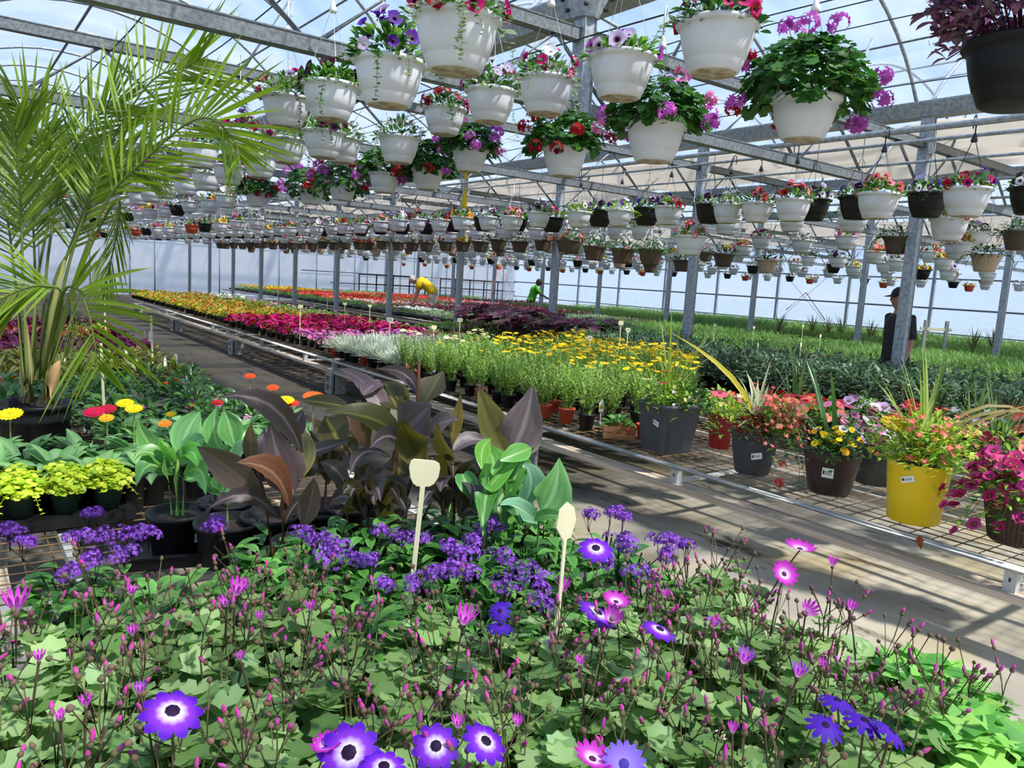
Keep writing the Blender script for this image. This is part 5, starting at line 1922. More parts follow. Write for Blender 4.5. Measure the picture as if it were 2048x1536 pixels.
def senetti(seed):
    rng = random.Random(seed)
    a, b = MB(), MB()
    for _ in range(54):
        d = sphere_dir(rng, .05)
        k = rng.uniform(.35, 1) ** .5
        p = Vector((d.x * .135 * k, d.y * .135 * k, .12 + d.z * .175 * k))
        n = (d * .5 + Vector((rng.uniform(-.45, .45), rng.uniform(-.45, .45), .8))).normalized()
        c = jit(rng, rng.choice(SAGE), .16)
        lobed(a, p, n, rng.uniform(.02, .035), 6, c, sc(c, 1.12), .12, rng.uniform(.05, .3), rng.uniform(0, 6.28))
        if rng.random() < .5:
            tube(a, [(d.x * .02, d.y * .02, .1), p], .0022, 4, H('#93a860'), cap=False)
    for k in range(4):
        an, e = rng.uniform(0, 6.28), rng.uniform(.01, .09)
        base = Vector((cos(an) * .02, sin(an) * .02, .1))
        fork = Vector((cos(an) * e * .7, sin(an) * e * .7, rng.uniform(.22, .29)))
        c = mixc(H('#7d8a55'), STALK, rng.random())
        tube(b, [base, base.lerp(fork, .6), fork], [.0028, .0023, .0019], 4, c, cap=False)
        for j in range(rng.randint(3, 5)):
            q = fork + Vector((rng.uniform(-.05, .05), rng.uniform(-.05, .05), rng.uniform(.02, .11)))
            mid = fork.lerp(q, .5) + Vector((rng.uniform(-.006, .006), rng.uniform(-.006, .006), 0))
            tube(b, [fork, mid, q], .0013, 3, mixc(c, STALK, .7), cap=False)
            d = (q - mid).normalized()
            g = jit(rng, rng.choice([H('#66503f'), H('#5a563a'), H('#6d5648')]), .15)
            tipc = jit(rng, rng.choice([H('#c2268c'), H('#b02a9a'), H('#9a1f6d')]), .15) if rng.random() < .4 else g
            blob(b, q, .0056 * rng.uniform(.75, 1.2), .0115, g, 6, d)
            if tipc is not g:
                blob(b, q + d * .009, .0042, .012 * rng.uniform(.8, 1.8), H('#a8588c'), 6, d, tipc)
    return a.mesh('foliage', [M['leaf']]), b.mesh('bud_stalks', [M['bark']])


SEN = [senetti(1000 + i) for i in range(5)]
sp_pot = smallpot(.06, .1, 14).mesh('pot', [M['black']])
rng = random.Random(90)
senet = []


def senetti_ok(x, y):
    lim = 1.95 if x < .35 else 1.84 if x < .76 else 1.5 if x < .95 else 1.33
    return y < lim


for j in range(11):
    for i in range(12):
        x = .0 + i * .162 + (.08 if j % 2 else 0)
        y = .30 + j * .165
        if x > 1.80 or not senetti_ok(x, y) or (x > .92 and y < .52):
            continue
        p = (x + rng.uniform(-.02, .02), y + rng.uniform(-.02, .02), ZL)
        if not visible((p[0], p[1], p[2] + .25), 130):
            continue
        f = rng.choice(SEN)
        t = thing('cineraria_plant', 'pale green cineraria with purplish buds in the mass that fills the foreground bench', 'plant', p, rng.uniform(0, 6.28), 'cinerarias in the foreground', rng.uniform(.95, 1.1))
        obj('pot', sp_pot, None, t)
        obj('foliage', f[0], None, t)
        obj('bud_stalks', f[1], None, t)
        senet.append(t)
bpy.context.view_layer.update()

VI = (H('#5416b8'), H('#7a22d8'))


def senflower(px, py, rpx, style, nrm, z=.90):
    q = AZ(px, py, z)
    D = (q - CAM).dot(FW)
    R = rpx * D / F_PX
    t = min(senet, key=lambda s: (s.location - Vector((q.x, q.y, s.location.z))).length)
    inv = t.matrix_world.inverted()
    mb = MB()
    rg = random.Random(px * 7 + py)
    n = Vector(nrm)
    if style == 'open':
        daisy(mb, q, n, R * 1.08, 10, H('#f8f0fa'), jit(rg, H('#5412b4'), .15), -.16, .24, H('#260c34'), .8, rg.uniform(0, 1), H('#8a34cc'))
    elif style == 'mag':
        daisy(mb, q, n, R, 12, H('#f6eefa'), H('#b41ca8'), .3, .2, H('#5a1f58'), .75, rg.uniform(0, 1), H('#cf4fc4'))
    elif style == 'deep':
        daisy(mb, q, n, R, 11, H('#5a28b0'), H('#3c12a0'), -.3, .2, H('#1c0a38'), .62, rg.uniform(0, 1))
    elif style == 'lilac':
        daisy(mb, q, n, R, 16, H('#a48ae0'), H('#7a5ad8'), .1, .24, H('#4a3aa0'), .8, rg.uniform(0, 1))
    else:   # half open brush of upright petals
        daisy(mb, q, n, R, 11, H('#f0d8ee'), H('#c23ab8') if style == 'half' else H('#9a48c8'), 1.5, .25, None, .62, rg.uniform(0, 1), H('#d568cc'))
        blob(mb, q - n * R * .5, R * .32, R * .7, H('#6d6048'), 6, n)
    base = Vector((q.x, q.y, 0)) * .55 + Vector((t.location.x, t.location.y, 0)) * .45
    base.z = ZL + .2
    tube(mb, [base, base.lerp(q, .6) + Vector((0, 0, .01)), q - n * R * .1], .0022, 4, H('#6a5a48'), cap=False)
    mb.v = [tuple(inv @ Vector(v)) for v in mb.v]
    obj('flower', mb, M['petal'], t)


UPN, CN = (0, 0, 1), Vector((-.35, -.55, .75))
for px, py, r, st, n in ((345, 1422, 58, 'open', (.1, -.35, .9)), (698, 1505, 60, 'open', CN), (872, 1492, 46, 'open', (-.2, -.5, .7)), (972, 1482, 46, 'open', (.2, -.4, .8)), (768, 1532, 46, 'open', (0, -.2, .9)), (655, 1490, 34, 'mag', (-.2, 0, .9)), (1185, 1518, 42, 'mag', (.1, -.2, .9)), (1248, 1528, 46, 'lilac', CN),
                         (1192, 1096, 34, 'open', (-.2, -.3, .85)), (1196, 1224, 40, 'open', (.3, -.3, .8)), (1232, 1204, 30, 'mag', (0, -.2, .9)), (1222, 1240, 22, 'half', CN), (1320, 1258, 35, 'open', (.2, -.2, .9)), (1600, 1098, 32, 'mag', (0, -.1, 1)), (1568, 1148, 28, 'mag', (-.3, -.6, .6)),
                         (1676, 1400, 38, 'deep', (.1, -.1, 1)), (1652, 1450, 40, 'deep', (-.1, -.3, .9)), (1730, 1440, 42, 'deep', (.1, -.2, 1)), (1785, 1462, 40, 'deep', (.3, -.4, .8)), (1010, 1205, 16, 'deep', UPN), (1000, 1250, 30, 'deep', UPN), (1000, 1222, 24, 'deep', CN),
                         (32, 1222, 28, 'half', UPN), (472, 1190, 22, 'half', (.2, -.2, 1)), (452, 1212, 15, 'half', (-.2, -.1, 1)), (262, 1190, 13, 'half', (.2, 0, 1)), (265, 1270, 13, 'half', UPN), (78, 1322, 14, 'half', UPN), (280, 1386, 14, 'brush', UPN), (172, 1412, 15, 'half', UPN), (1612, 1226, 19, 'half', CN), (1700, 1220, 13, 'half', (.2, -.2, 1)), (1486, 1326, 20, 'brush', (.1, -.2, 1)), (1595, 1354, 18, 'brush', (.1, -.1, 1)), (1425, 1256, 14, 'brush', (.1, -.1, 1)), (926, 1248, 24, 'half', (.1, -.3, 1)), (1128, 1182, 16, 'half', (-.2, -.1, 1)), (1665, 1132, 12, 'half', UPN), (915, 1455, 16, 'half', UPN), (1035, 1452, 14, 'half', UPN), (1645, 1335, 12, 'half', UPN), (520, 1240, 11, 'half', UPN), (120, 1440, 12, 'half', UPN), (480, 1320, 11, 'half', UPN), (1330, 1195, 11, 'half', UPN), (1160, 1330, 12, 'half', UPN), (620, 1220, 12, 'half', UPN), (1465, 1465, 13, 'half', UPN)):
    senflower(px, py, r, st, n)

# broad-leaved bright green plant in the near corner
def nearleaves():
    rg = random.Random(1100)
    a = MB()
    for _ in range(80):
        d = sphere_dir(rg, .05)
        p = Vector((d.x * .15, d.y * .15, .13 + d.z * .15))
        c = jit(rg, rg.choice([H('#6fae4c'), H('#86c25c'), H('#5a9a44'), H('#9acb66')]), .12)
        lobed(a, p, d * .5 + Vector((rg.uniform(-.4, .4), rg.uniform(-.4, .4), .8)), rg.uniform(.035, .058), 5, c, sc(c, 1.15), .3, rg.uniform(.05, .3), rg.uniform(0, 6.28))
        tube(a, [(d.x * .02, d.y * .02, .1), p], .003, 4, H('#7fa850'), cap=False)
    return a


q = AZ(1960, 1470, .78)
for k, (dx, dy, lab) in enumerate(((0, 0, 'bright green plant with large toothed leaves in the near corner of the bench'), (.16, .16, 'second bright green toothed-leaf plant in the near corner, closer to the aisle'))):
    t = thing('leafy_plant', lab, 'plant', (q.x + dx, q.y + dy, ZL), k * 2.0)
    obj('pot', sp_pot, None, t)
    obj('foliage', nearleaves(), M['leaf'], t)

# heliotropes
def helio(seed):
    rg = random.Random(seed)
    a = MB()
    for _ in range(60):
        d = sphere_dir(rg, 0)
        k = rg.uniform(.4, 1) ** .6
        c = jit(rg, rg.choice([H('#5f9a44'), H('#4c843a'), H('#74b052'), H('#407634')]), .15)
        leaf(a, (d.x * .11 * k, d.y * .11 * k, .12 + d.z * .14 * k), atan2(d.y, d.x) + rg.uniform(-.5, .5), rg.uniform(-.1, .8), rg.uniform(.06, .095), rg.uniform(.03, .042), 1.0, .25, c, sc(c, .7), CANNA)
    for k in range(6):
        an = rg.uniform(0, 6.28)
        tube(a, [(0, 0, .08), (cos(an) * .07, sin(an) * .07, .25)], .003, 4, H('#4a5a38'), cap=False)
    return a.mesh('foliage', [M['waxy']])


HEL = [helio(1200 + i) for i in range(3)]
hel = []
for j, y in enumerate((1.40, 1.58, 1.76, 1.94, 2.10, 2.26)):
    for i in range(11):
        x = .02 + i * .172 + (.08 if j % 2 else 0)
        if x > 1.74 or senetti_ok(x, y - .05) or (y > 2.0 and (.40 < x < .66 or .05 < x < .2)):
            continue
        p = (x + rng.uniform(-.02, .02), y + rng.uniform(-.02, .02), ZL)
        if not visible((p[0], p[1], p[2] + .2), 60):
            continue
        t = thing('heliotrope_plant', 'dark green heliotrope with violet flower heads between the cinerarias and the cannas', 'plant', p, rng.uniform(0, 6.28), 'heliotropes', rng.uniform(.92, 1.08))
        obj('pot', sp_pot, None, t)
        obj('foliage', rng.choice(HEL), None, t)
        hel.append(t)
bpy.context.view_layer.update()
for px, py, r in ((20, 1062, .034), (45, 1082, .03), (178, 1028, .03), (155, 1075, .034), (205, 1078, .034), (262, 1072, .042), (295, 1066, .03), (190, 1122, .034), (250, 1104, .036), (130, 1148, .03), (440, 1046, .036), (428, 1060, .03), (603, 1062, .026), (640, 1078, .034), (668, 1086, .036), (652, 1112, .036), (692, 1120, .042), (740, 1118, .036), (800, 1078, .036), (762, 1062, .022), (835, 1074, .028), (900, 1096, .034), (925, 1110, .04), (940, 1082, .03), (885, 1140, .04), (930, 1150, .036), (860, 1150, .03), (990, 1052, .032), (955, 1066, .03), (1010, 1168, .045), (1048, 1142, .04), (1082, 1172, .04), (1095, 1205, .036), (1180, 1030, .034), (1222, 1020, .03), (1246, 1034, .026), (1238, 1080, .036), (1258, 1092, .034), (1320, 1084, .038), (1342, 1078, .03), (1330, 1110, .034), (1372, 1092, .026), (1216, 1128, .034), (1270, 1148, .036), (1000, 1112, .034), (780, 1165, .03), (830, 1165, .03)):
    r *= 1.2
    q = AZ(px, py, .83)
    t = min(hel, key=lambda s: (s.location - Vector((q.x, q.y, s.location.z))).length)
    inv = t.matrix_world.inverted()
    mb = MB()
    rg = random.Random(px + py * 3)
    for k in range(5):
        off = Vector((rg.uniform(-.6, .6), rg.uniform(-.6, .6), rg.uniform(-.3, .2))) * r
        umbel(mb, rg, q + off, r * .55, rg.choice([H('#7a2aa6'), H('#8c38ba'), H('#9a4ec6'), H('#5e1c88')]), 20, .0078, -.1, H('#9a78c8'))
    for k in range(5):
        tube(mb, [q - Vector((0, 0, .06)), q + Vector((rg.uniform(-.5, .5) * r, rg.uniform(-.5, .5) * r, 0))], .0012, 3, H('#4a3a48'), cap=False)
    tube(mb, [Vector((t.location.x, t.location.y, ZL + .16)), q - Vector((0, 0, .05))], .002, 4, H('#4a4a38'), cap=False)
    mb.v = [tuple(inv @ Vector(v)) for v in mb.v]
    obj('flower_head', mb, M['petal'], t)

# ---------------------------------------------------------------- cannas: every blade is its own part
def bronze_mat():
    m = plantmat('bronze_leaf', 0.0, 0.42, 0.4, .05)
    nt = m.node_tree
    out = [n for n in nt.nodes if n.type == 'OUTPUT_MATERIAL'][0]
    p = [n for n in nt.nodes if n.type == 'BSDF_PRINCIPLED'][0]
    t = nd(nt, 'ShaderNodeBsdfTranslucent')
    t.inputs['Color'].default_value = H('#8a8420')
    mx = nd(nt, 'ShaderNodeMixShader')
    mx.inputs[0].default_value = .2
    nt.links.new(p.outputs[0], mx.inputs[1])
    nt.links.new(t.outputs[0], mx.inputs[2])
    # fine lengthwise veins
    tc = nt.nodes.new('ShaderNodeTexCoord')
    nz = nd(nt, 'ShaderNodeTexNoise', Scale=40.0, Detail=3)
    nt.links.new(tc.outputs['Object'], nz.inputs['Vector'])
    b = nd(nt, 'ShaderNodeBump', Strength=.25)
    b.inputs['Distance'].default_value = .004
    nt.links.new(nz.outputs['Fac'], b.inputs['Height'])
    nt.links.new(b.outputs['Normal'], p.inputs['Normal'])
    nt.links.new(mx.outputs[0], out.inputs['Surface'])
    return m


M['bronze'] = bronze_mat()
BP, BG, BO, BR = H('#453539'), H('#3c3436'), H('#403c1c'), H('#6a3f30')


def canna_pot(p, r=.1, h=.17):
    mb = MB()
    lathe(mb, [(0, 0), (r * .78, 0), (r * .84, .01), (r * .97, h * .88), (r * 1.06, h * .885), (r * 1.07, h), (r * .98, h), (r * .93, h * .86), (0, h * .84)], 26)
    return mb


def canna(name, label, base_px, D, leaves, matn, stems, tagpx=None, potr=.1):
    """leaves: (base px, [mid px], tip px, width px, edge colour, rib colour, depth shift at the tip)"""
    g = AD(base_px[0], base_px[1], D)
    t = thing(name, label, 'plant', (g.x, g.y, ZL))
    h = .16
    obj('pot', canna_pot(g, potr, h), [M['black']], t)
    mb = MB()
    lathe(mb, [(potr * .92, 0), (potr * .5, .006), (0, .008)], 20, (0, 0, h * .845))
    obj('soil', mb, M['soil'], t)
    o = Vector((g.x, g.y, ZL))
    mb = MB()
    for pts, r in stems:
        P = [AD(x, y, D) - o for x, y in pts]
        P[0].z = h * .8
        tube(mb, P, [r * (1 - .5 * i / max(1, len(P) - 1)) for i in range(len(P))], 6, H('#6a4634') if matn == 'bronze' else H('#7fa850'), cap=False)
    obj('stem', mb, M['bark'], t)
    rg = random.Random(int(base_px[0]) + 5)
    for L in leaves:
        pts, w, c0, c1, dz = L
        n = len(pts)
        P = [AD(x, y, D + dz * (i / (n - 1))) - o for i, (x, y) in enumerate(pts)]
        mb = MB()
        leafpath(mb, P, w * D / F_PX, jit(rg, c0, .08), c1, CANNA, rg.uniform(.15, .4), face=-FW + Vector((rg.uniform(-.5, .5), rg.uniform(-.5, .5), .5)), rng=rg)
        lo = obj('leaf', mb, M[matn], t)
    return t, o


RIBP, RIBO = H('#8a747a'), H('#7a7430')
t, o = canna('bronze_canna', 'dark bronze canna with folded purple leaves nearest to the cinerarias', (568, 1100), 2.42, [
    (((588, 985), (562, 930), (540, 846)), 84, H('#5d494e'), RIBP, -.05), (((578, 1012), (545, 945), (470, 926)), 62, H('#6a4030'), H('#8a6a50'), -.25), (((604, 905), (540, 810), (436, 795)), 50, BP, RIBP, -.12),
    (((575, 885), (590, 850), (607, 822)), 58, BP, RIBP, .05), (((525, 992), (455, 935), (394, 893)), 62, H('#5c4c4a'), H('#6d5c50'), -.1), (((508, 930), (500, 890), (503, 844)), 30, H('#5a4628'), H('#6a5a34'), .02),
    (((535, 945), (528, 900), (535, 855)), 46, H('#4c4048'), RIBP, .1), (((552, 1030), (490, 990), (416, 1018)), 34, BG, RIBP, -.1), (((606, 1055), (622, 1000), (628, 955)), 46, H('#6d5258'), H('#8a6a70'), -.08),
    (((568, 1050), (590, 1010), (614, 992)), 34, H('#3c3438'), RIBP, .0), (((560, 905), (570, 860), (556, 793)), 22, H('#7a5c50'), H('#9a7c60'), .05), (((600, 960), (612, 900), (604, 860)), 40, H('#7a7440'), H('#5c5420'), .15),
    (((540, 1090), (570, 1110), (640, 1090)), 30, H('#3c3438'), RIBP, .1)], 'bronze', [(((568, 1100), (566, 1010), (585, 900)), .013), (((550, 1100), (530, 1000), (512, 925)), .009), (((596, 1100), (606, 1055)), .005)])
t, o = canna('bronze_canna', 'bronze canna with olive-lit leaves behind the large cream tag', (770, 1050), 2.72, [
    (((690, 905), (665, 860), (652, 832)), 66, BO, RIBO, .1), (((600, 908), (640, 900), (706, 878)), 36, BG, RIBP, -.1), (((806, 872), (735, 835), (650, 824)), 60, H('#4c4a20'), RIBO, -.2), (((700, 815), (650, 806), (600, 800)), 38, H('#3f3c1c'), RIBO, .1),
    (((718, 800), (722, 850), (738, 902)), 46, H('#5a4238'), H('#6d5440'), .05), (((778, 850), (738, 775), (678, 738)), 46, H('#6a585c'), RIBP, .1), (((726, 790), (745, 772), (768, 765)), 46, H('#6a585c'), RIBP, .1),
    (((795, 818), (782, 790), (768, 762)), 58, H('#444420'), RIBO, .12), (((814, 815), (802, 785), (792, 762)), 32, H('#4a4a20'), RIBO, .14), (((846, 812), (866, 775), (886, 742)), 68, H('#4f4c34'), H('#6a6444'), .08),
    (((835, 790), (808, 748), (752, 738)), 30, BP, RIBP, .1), (((800, 872), (835, 838), (862, 808)), 92, H('#5e525a'), H('#7c6e76'), -.05), (((858, 868), (885, 845), (920, 842)), 52, H('#6a5e64'), RIBP, -.02),
    (((848, 922), (825, 885), (806, 840)), 72, H('#5a5424'), H('#474018'), -.18), (((906, 935), (890, 890), (874, 848)), 48, H('#5c5340'), H('#7a6c58'), -.14), (((816, 905), (780, 872), (740, 896)), 42, BG, RIBP, -.25),
    (((780, 915), (730, 905), (700, 948)), 40, H('#4a4446'), RIBP, -.2), (((904, 890), (914, 840), (922, 784)), 24, H('#8a7430'), H('#6a5a24'), .02), (((820, 980), (760, 955), (706, 968)), 34, H('#3f3a3c'), RIBP, -.1),
    (((760, 1000), (735, 960), (742, 925)), 60, H('#38302c'), RIBP, .05), (((835, 1000), (880, 985), (930, 962)), 44, H('#3c3638'), RIBP, -.05), (((700, 985), (672, 940), (640, 925)), 40, H('#38342c'), RIBP, .1), (((880, 1010), (905, 960), (965, 945)), 50, H('#4f4a4a'), RIBP, .0),
    (((905, 905), (940, 880), (985, 885)), 40, H('#5c5456'), RIBP, .1), (((790, 960), (800, 930), (790, 900)), 70, H('#3a3424'), RIBO, .1)], 'bronze', [(((770, 1050), (785, 950), (800, 860)), .013), (((790, 1050), (838, 900), (836, 790), (838, 722)), .011), (((740, 1050), (720, 950), (690, 890)), .009), (((820, 1050), (895, 940)), .008), (((700, 1010), (690, 960)), .006)])
t, o = canna('bronze_canna', 'two-leaved bronze canna standing up before the white aisle floor', (1012, 1010), 2.62, [
    (((1016, 910), (988, 850), (956, 770)), 62, H('#5c5a20'), H('#42380f'), .02), (((1018, 912), (1048, 850), (1066, 770)), 84, H('#6d5c62'), H('#9a8a8a'), -.02), (((1022, 912), (1060, 890), (1083, 862)), 44, H('#7a7a6c'), H('#94947c'), .0), (((956, 782), (960, 770), (950, 772)), 14, BP, RIBP, 0)], 'bronze', [(((1012, 1010), (1010, 940), (1016, 905)), .011)], potr=.09)
GCOL, GRIB = H('#659a48'), H('#93bf6e')
t, o = canna('green_canna', 'green canna with two broad pale leaves beside the aisle', (1075, 1090), 2.45, [
    (((1080, 1020), (1108, 985), (1118, 916)), 78, H('#7cb268'), H('#a6d090'), -.03), (((1044, 1018), (1062, 965), (1048, 926)), 66, H('#6d9a78'), H('#94bc94'), -.1), (((960, 1000), (1000, 950), (1042, 914)), 40, H('#6db04c'), H('#8fc46a'), .05), (((985, 950), (985, 915), (968, 895)), 52, H('#5f9a3c'), H('#8aba60'), .1), (((965, 940), (965, 900), (982, 878)), 34, H('#6aa83c'), H('#94c060'), .12),
    (((1000, 920), (1040, 905), (1062, 895)), 44, H('#6aa84a'), GRIB, .1), (((960, 1010), (930, 960), (925, 948)), 44, H('#4f8a4a'), GRIB, .05), (((1075, 1045), (1035, 1015), (1000, 1010)), 40, H('#86b890'), H('#a8cca4'), -.2), (((1060, 1040), (1100, 1030), (1135, 1040)), 26, H('#6aa058'), GRIB, -.1), (((1010, 1060), (1000, 1000), (1040, 965)), 52, H('#3f6f34'), GRIB, .08), (((980, 1040), (960, 1000), (930, 985)), 40, H('#3c6a34'), GRIB, .02)], 'waxy', [(((1075, 1090), (1078, 1040)), .008), (((975, 1080), (970, 1000), (975, 940)), .013)], potr=.09)
t, o = canna('green_canna', 'green canna in a labelled black pot left of the bronze ones', (356, 1035), 2.86, [
    (((352, 935), (300, 890), (276, 836)), 44, GCOL, GRIB, .05), (((358, 910), (376, 860), (402, 822)), 62, H('#7ab068'), H('#9cc88a'), .02), (((362, 930), (392, 888), (410, 880)), 50, H('#6a9f6a'), GRIB, -.05), (((345, 945), (300, 905), (268, 920)), 38, GCOL, GRIB, -.1), (((345, 950), (300, 930), (272, 975)), 46, H('#56904c'), GRIB, -.15), (((350, 925), (335, 895), (325, 880)), 40, H('#78b850'), GRIB, -.08), (((368, 950), (400, 940), (412, 990)), 40, H('#64a052'), GRIB, -.15), (((362, 915), (385, 905), (395, 935)), 44, H('#5fae3c'), GRIB, -.1), (((365, 960), (395, 955), (420, 950)), 40, H('#4a8040'), GRIB, .1), (((338, 965), (332, 930), (328, 915)), 30, H('#86b85c'), GRIB, -.12)], 'waxy', [(((356, 1035), (352, 960), (358, 900)), .012), (((345, 1035), (338, 970)), .007), (((366, 1035), (368, 960)), .007)], potr=.105)
mb = MB()
price_label(mb, Vector((-.2, -1, 0)).normalized() * .107 + Vector((.05, .02, .075)), (-.0, -1, -.1), .042, .034, 0.0)
obj('price_label', mb, [M['paper'], M['ink']], t, smooth=False)
t, o = canna('green_canna', 'pair-leaved green canna behind the labelled pot', (452, 1010), 3.02, [
    (((440, 900), (428, 860), (434, 812)), 46, H('#74b060'), H('#a4d088'), .02), (((470, 895), (460, 855), (448, 818)), 50, H('#74b060'), H('#a4d088'), -.02), (((455, 905), (490, 880), (512, 878)), 46, H('#5a9a50'), GRIB, .08), (((440, 915), (415, 900), (398, 905)), 44, H('#4a8a40'), GRIB, .05), (((465, 920), (480, 900), (492, 880)), 40, H('#86b890'), GRIB, -.05), (((450, 940), (470, 970), (478, 985)), 40, H('#6aa852'), GRIB, -.1)], 'waxy', [(((452, 1010), (470, 950), (462, 900)), .011)], potr=.1)
t, o = canna('green_canna', 'low green canna with a spotted leaf in a plain black pot beside the labelled one', (455, 1045), 2.78, [
    (((450, 985), (440, 960), (445, 955)), 36, H('#5a9a4c'), GRIB, 0), (((470, 985), (478, 975), (470, 990)), 26, H('#7ab068'), GRIB, -.02), (((440, 990), (410, 965), (400, 950)), 30, H('#4a8040'), GRIB, .05)], 'waxy', [(((455, 1045), (455, 985)), .006)], potr=.11)
mb = MB()
price_label(mb, Vector((.25, -1, 0)).normalized() * .118 + Vector((0, 0, .06)), (.25, -1, -.1), .05, .04, -.15)
obj('price_label', mb, [M['paper'], M['ink']], t, smooth=False)
rg0 = random.Random(1234)
for base, D, box_, n, cols, rib, mt, nm, lab in (((735, 1085), 2.6, (650, 985, 820, 1075), 13, [H('#3a3033'), H('#453a3c'), H('#353022')], RIBP, 'bronze', 'bronze_canna', 'low bronze canna with drooping dark leaves just behind the violet heliotropes'),
                                           ((905, 1085), 2.58, (840, 925, 985, 1070), 12, [H('#403638'), H('#4c4244'), H('#38341f')], RIBP, 'bronze', 'bronze_canna', 'bronze canna with dark low leaves between the cream tag and the green canna'),
                                           ((650, 1010), 3.05, (590, 870, 720, 980), 10, [H('#3f3425'), H('#4a3c30'), H('#3a3236')], RIBO, 'bronze', 'bronze_canna', 'shaded bronze canna at the back of the group next to the stickered pot'),
                                           ((985, 1090), 2.5, (940, 950, 1070, 1080), 10, [H('#4f8a3c'), H('#5f9a48'), H('#3f7234')], GRIB, 'waxy', 'green_canna', 'leafy green canna at the foot of the two-leaved bronze one')):
    LV = []
    for k in range(n):
        x1, y1 = rg0.uniform(box_[0], box_[2]), rg0.uniform(box_[1], box_[3])
        x0 = base[0] + (x1 - base[0]) * .35
        y0 = base[1] - 50 - rg0.uniform(0, 40)
        LV.append((((x0, y0), ((x0 + x1) / 2, min(y0, y1) - rg0.uniform(5, 35)), (x1, y1)), rg0.uniform(34, 60), rg0.choice(cols), rib, rg0.uniform(-.22, .2)))
    canna(nm, lab, base, D, LV, mt, [(((base[0], base[1]), (base[0] + 4, base[1] - 90), (base[0], (box_[1] + box_[3]) / 2)), .011)], potr=.095)
# empty and half-hidden black pots and trays between the cannas
for i, (px, py, D, r, lab) in enumerate(((540, 1040, 2.85, .1, 'black nursery pot behind the reddish canna stem'), (600, 1075, 2.6, .09, 'black nursery pot in the tray beside the heliotropes'), (770, 985, 3.1, .1, 'black nursery pot deep in the shade behind the bronze cannas'), (715, 1080, 2.62, .09, 'black nursery pot beside the narrow tray and the heliotropes'), (640, 1020, 2.95, .1, 'black nursery pot with a white sticker between the bronze cannas'), (700, 1005, 3.0, .085, 'plain black nursery pot in the shade of the bronze cannas'), (860, 1040, 2.75, .09, 'black nursery pot behind the stem of the cream tag'), (930, 1045, 2.7, .09, 'black nursery pot between the bronze and green cannas'), (250, 975, 3.3, .085, 'black nursery pot behind the creeping jenny tray'), (1000, 1000, 2.95, .09, 'black nursery pot behind the two-leaved bronze canna'))):
    g = AD(px, py, D)
    t = thing('nursery_pot', lab, 'pot', (g.x, g.y, ZL))
    obj('pot', canna_pot(g, r, .17), [M['black']], t)
    mb = MB()
    lathe(mb, [(0, 0), (r * .9, 0), (r * .9, .003), (0, .004)], 20, (0, 0, .143))
    obj('soil', mb, M['soil'], t)
    if i == 4:
        mb = MB()
        price_label(mb, Vector((-.1, -1, 0)).normalized() * .1 + Vector((0, 0, .09)), (-.1, -1, -.1), .034, .036, .2)
        obj('price_label', mb, [M['paper'], M['ink']], t, smooth=False)


def carry_tray(w, d, h=.045):
    mb = MB()
    box(mb, (0, 0, .004), (w, d, .006))
    for s in (-1, 1):
        box(mb, (s * w / 2, 0, h / 2), (.008, d, h))
        box(mb, (0, s * d / 2, h / 2), (w, .008, h))
        box(mb, (s * (w / 2 + .004), 0, h), (.02, d + .03, .006))
        box(mb, (0, s * (d / 2 + .004), h), (w + .03, .02, .006))
    return mb


g = AD(420, 1060, 2.9)
# pots above stand in this tray, so it is drawn as an open rim round them
mb = carry_tray(.62, .34)
tag(obj('carry_tray', mb, M['black'], loc=(g.x + .05, g.y, ZL + .001), smooth=False, rz=-.25), 'black carrying tray under the green canna pots with price labels', 'tray')
g = AD(690, 1075, 2.72)
tag(obj('carry_tray', carry_tray(.55, .3), M['black'], loc=(g.x, g.y, ZL + .001), smooth=False, rz=-.1), 'black carrying tray between the bronze cannas and the heliotropes', 'tray')

# creeping jenny in a black six-pack tray
g = AD(120, 1015, 3.12)
t = thing('pot_tray', 'black moulded tray holding the yellow-green creeping jenny pots', 'tray', (g.x - .06, g.y, ZL), .06)
mb = MB()
box(mb, (0, 0, .05), (.62, .27, .012))
for s in (-1, 1):
    box(mb, (0, s * .135, .035), (.62, .006, .045))
    box(mb, (s * .31, 0, .035), (.006, .27, .045))
obj('tray_body', mb, M['black'], t, smooth=False)
jenny_pot = MB()
lathe(jenny_pot, [(0, 0), (.04, 0), (.058, .085), (.063, .087), (.063, .096), (.056, .096), (0, .085)], 18)
jp = jenny_pot.mesh('pot', [M['green_pot']])
jl = []
for i in range(3):
    rg = random.Random(1300 + i)
    a = MB()
    JC = [H('#c8d83a'), H('#b4cc34'), H('#d8e252'), H('#9cbc30')]
    for _ in range(330):
        d = sphere_dir(rg, -.15)
        k = rg.uniform(.5, 1)
        lobed(a, (d.x * .095 * k, d.y * .095 * k, .1 + d.z * .075 * k), d * .6 + Vector((rg.uniform(-.5, .5), rg.uniform(-.5, .5), .8)), rg.uniform(.01, .017), 3, jit(rg, rg.choice(JC), .15), None, .05, .1, rg.uniform(0, 6))
    for k in range(7):
        an = rg.uniform(0, 6.28)
        trail(a, rg, (cos(an) * .06, sin(an) * .06, .1), an, rg.uniform(.06, .15), JC, .016)
    jl.append(a.mesh('foliage', [M['leaf']]))
for j in range(2):
    for i in range(4):
        p = (g.x - .06 - .23 + .152 * i, g.y - .062 + .125 * j, ZL + .06)
        tt = thing('creeping_jenny', 'yellow-green creeping jenny in a green pot in the moulded tray', 'plant', p, i * 1.3 + j, 'creeping jennies in the tray')
        obj('pot', jp, None, tt)
        obj('foliage', jl[(i + j) % 3], None, tt)

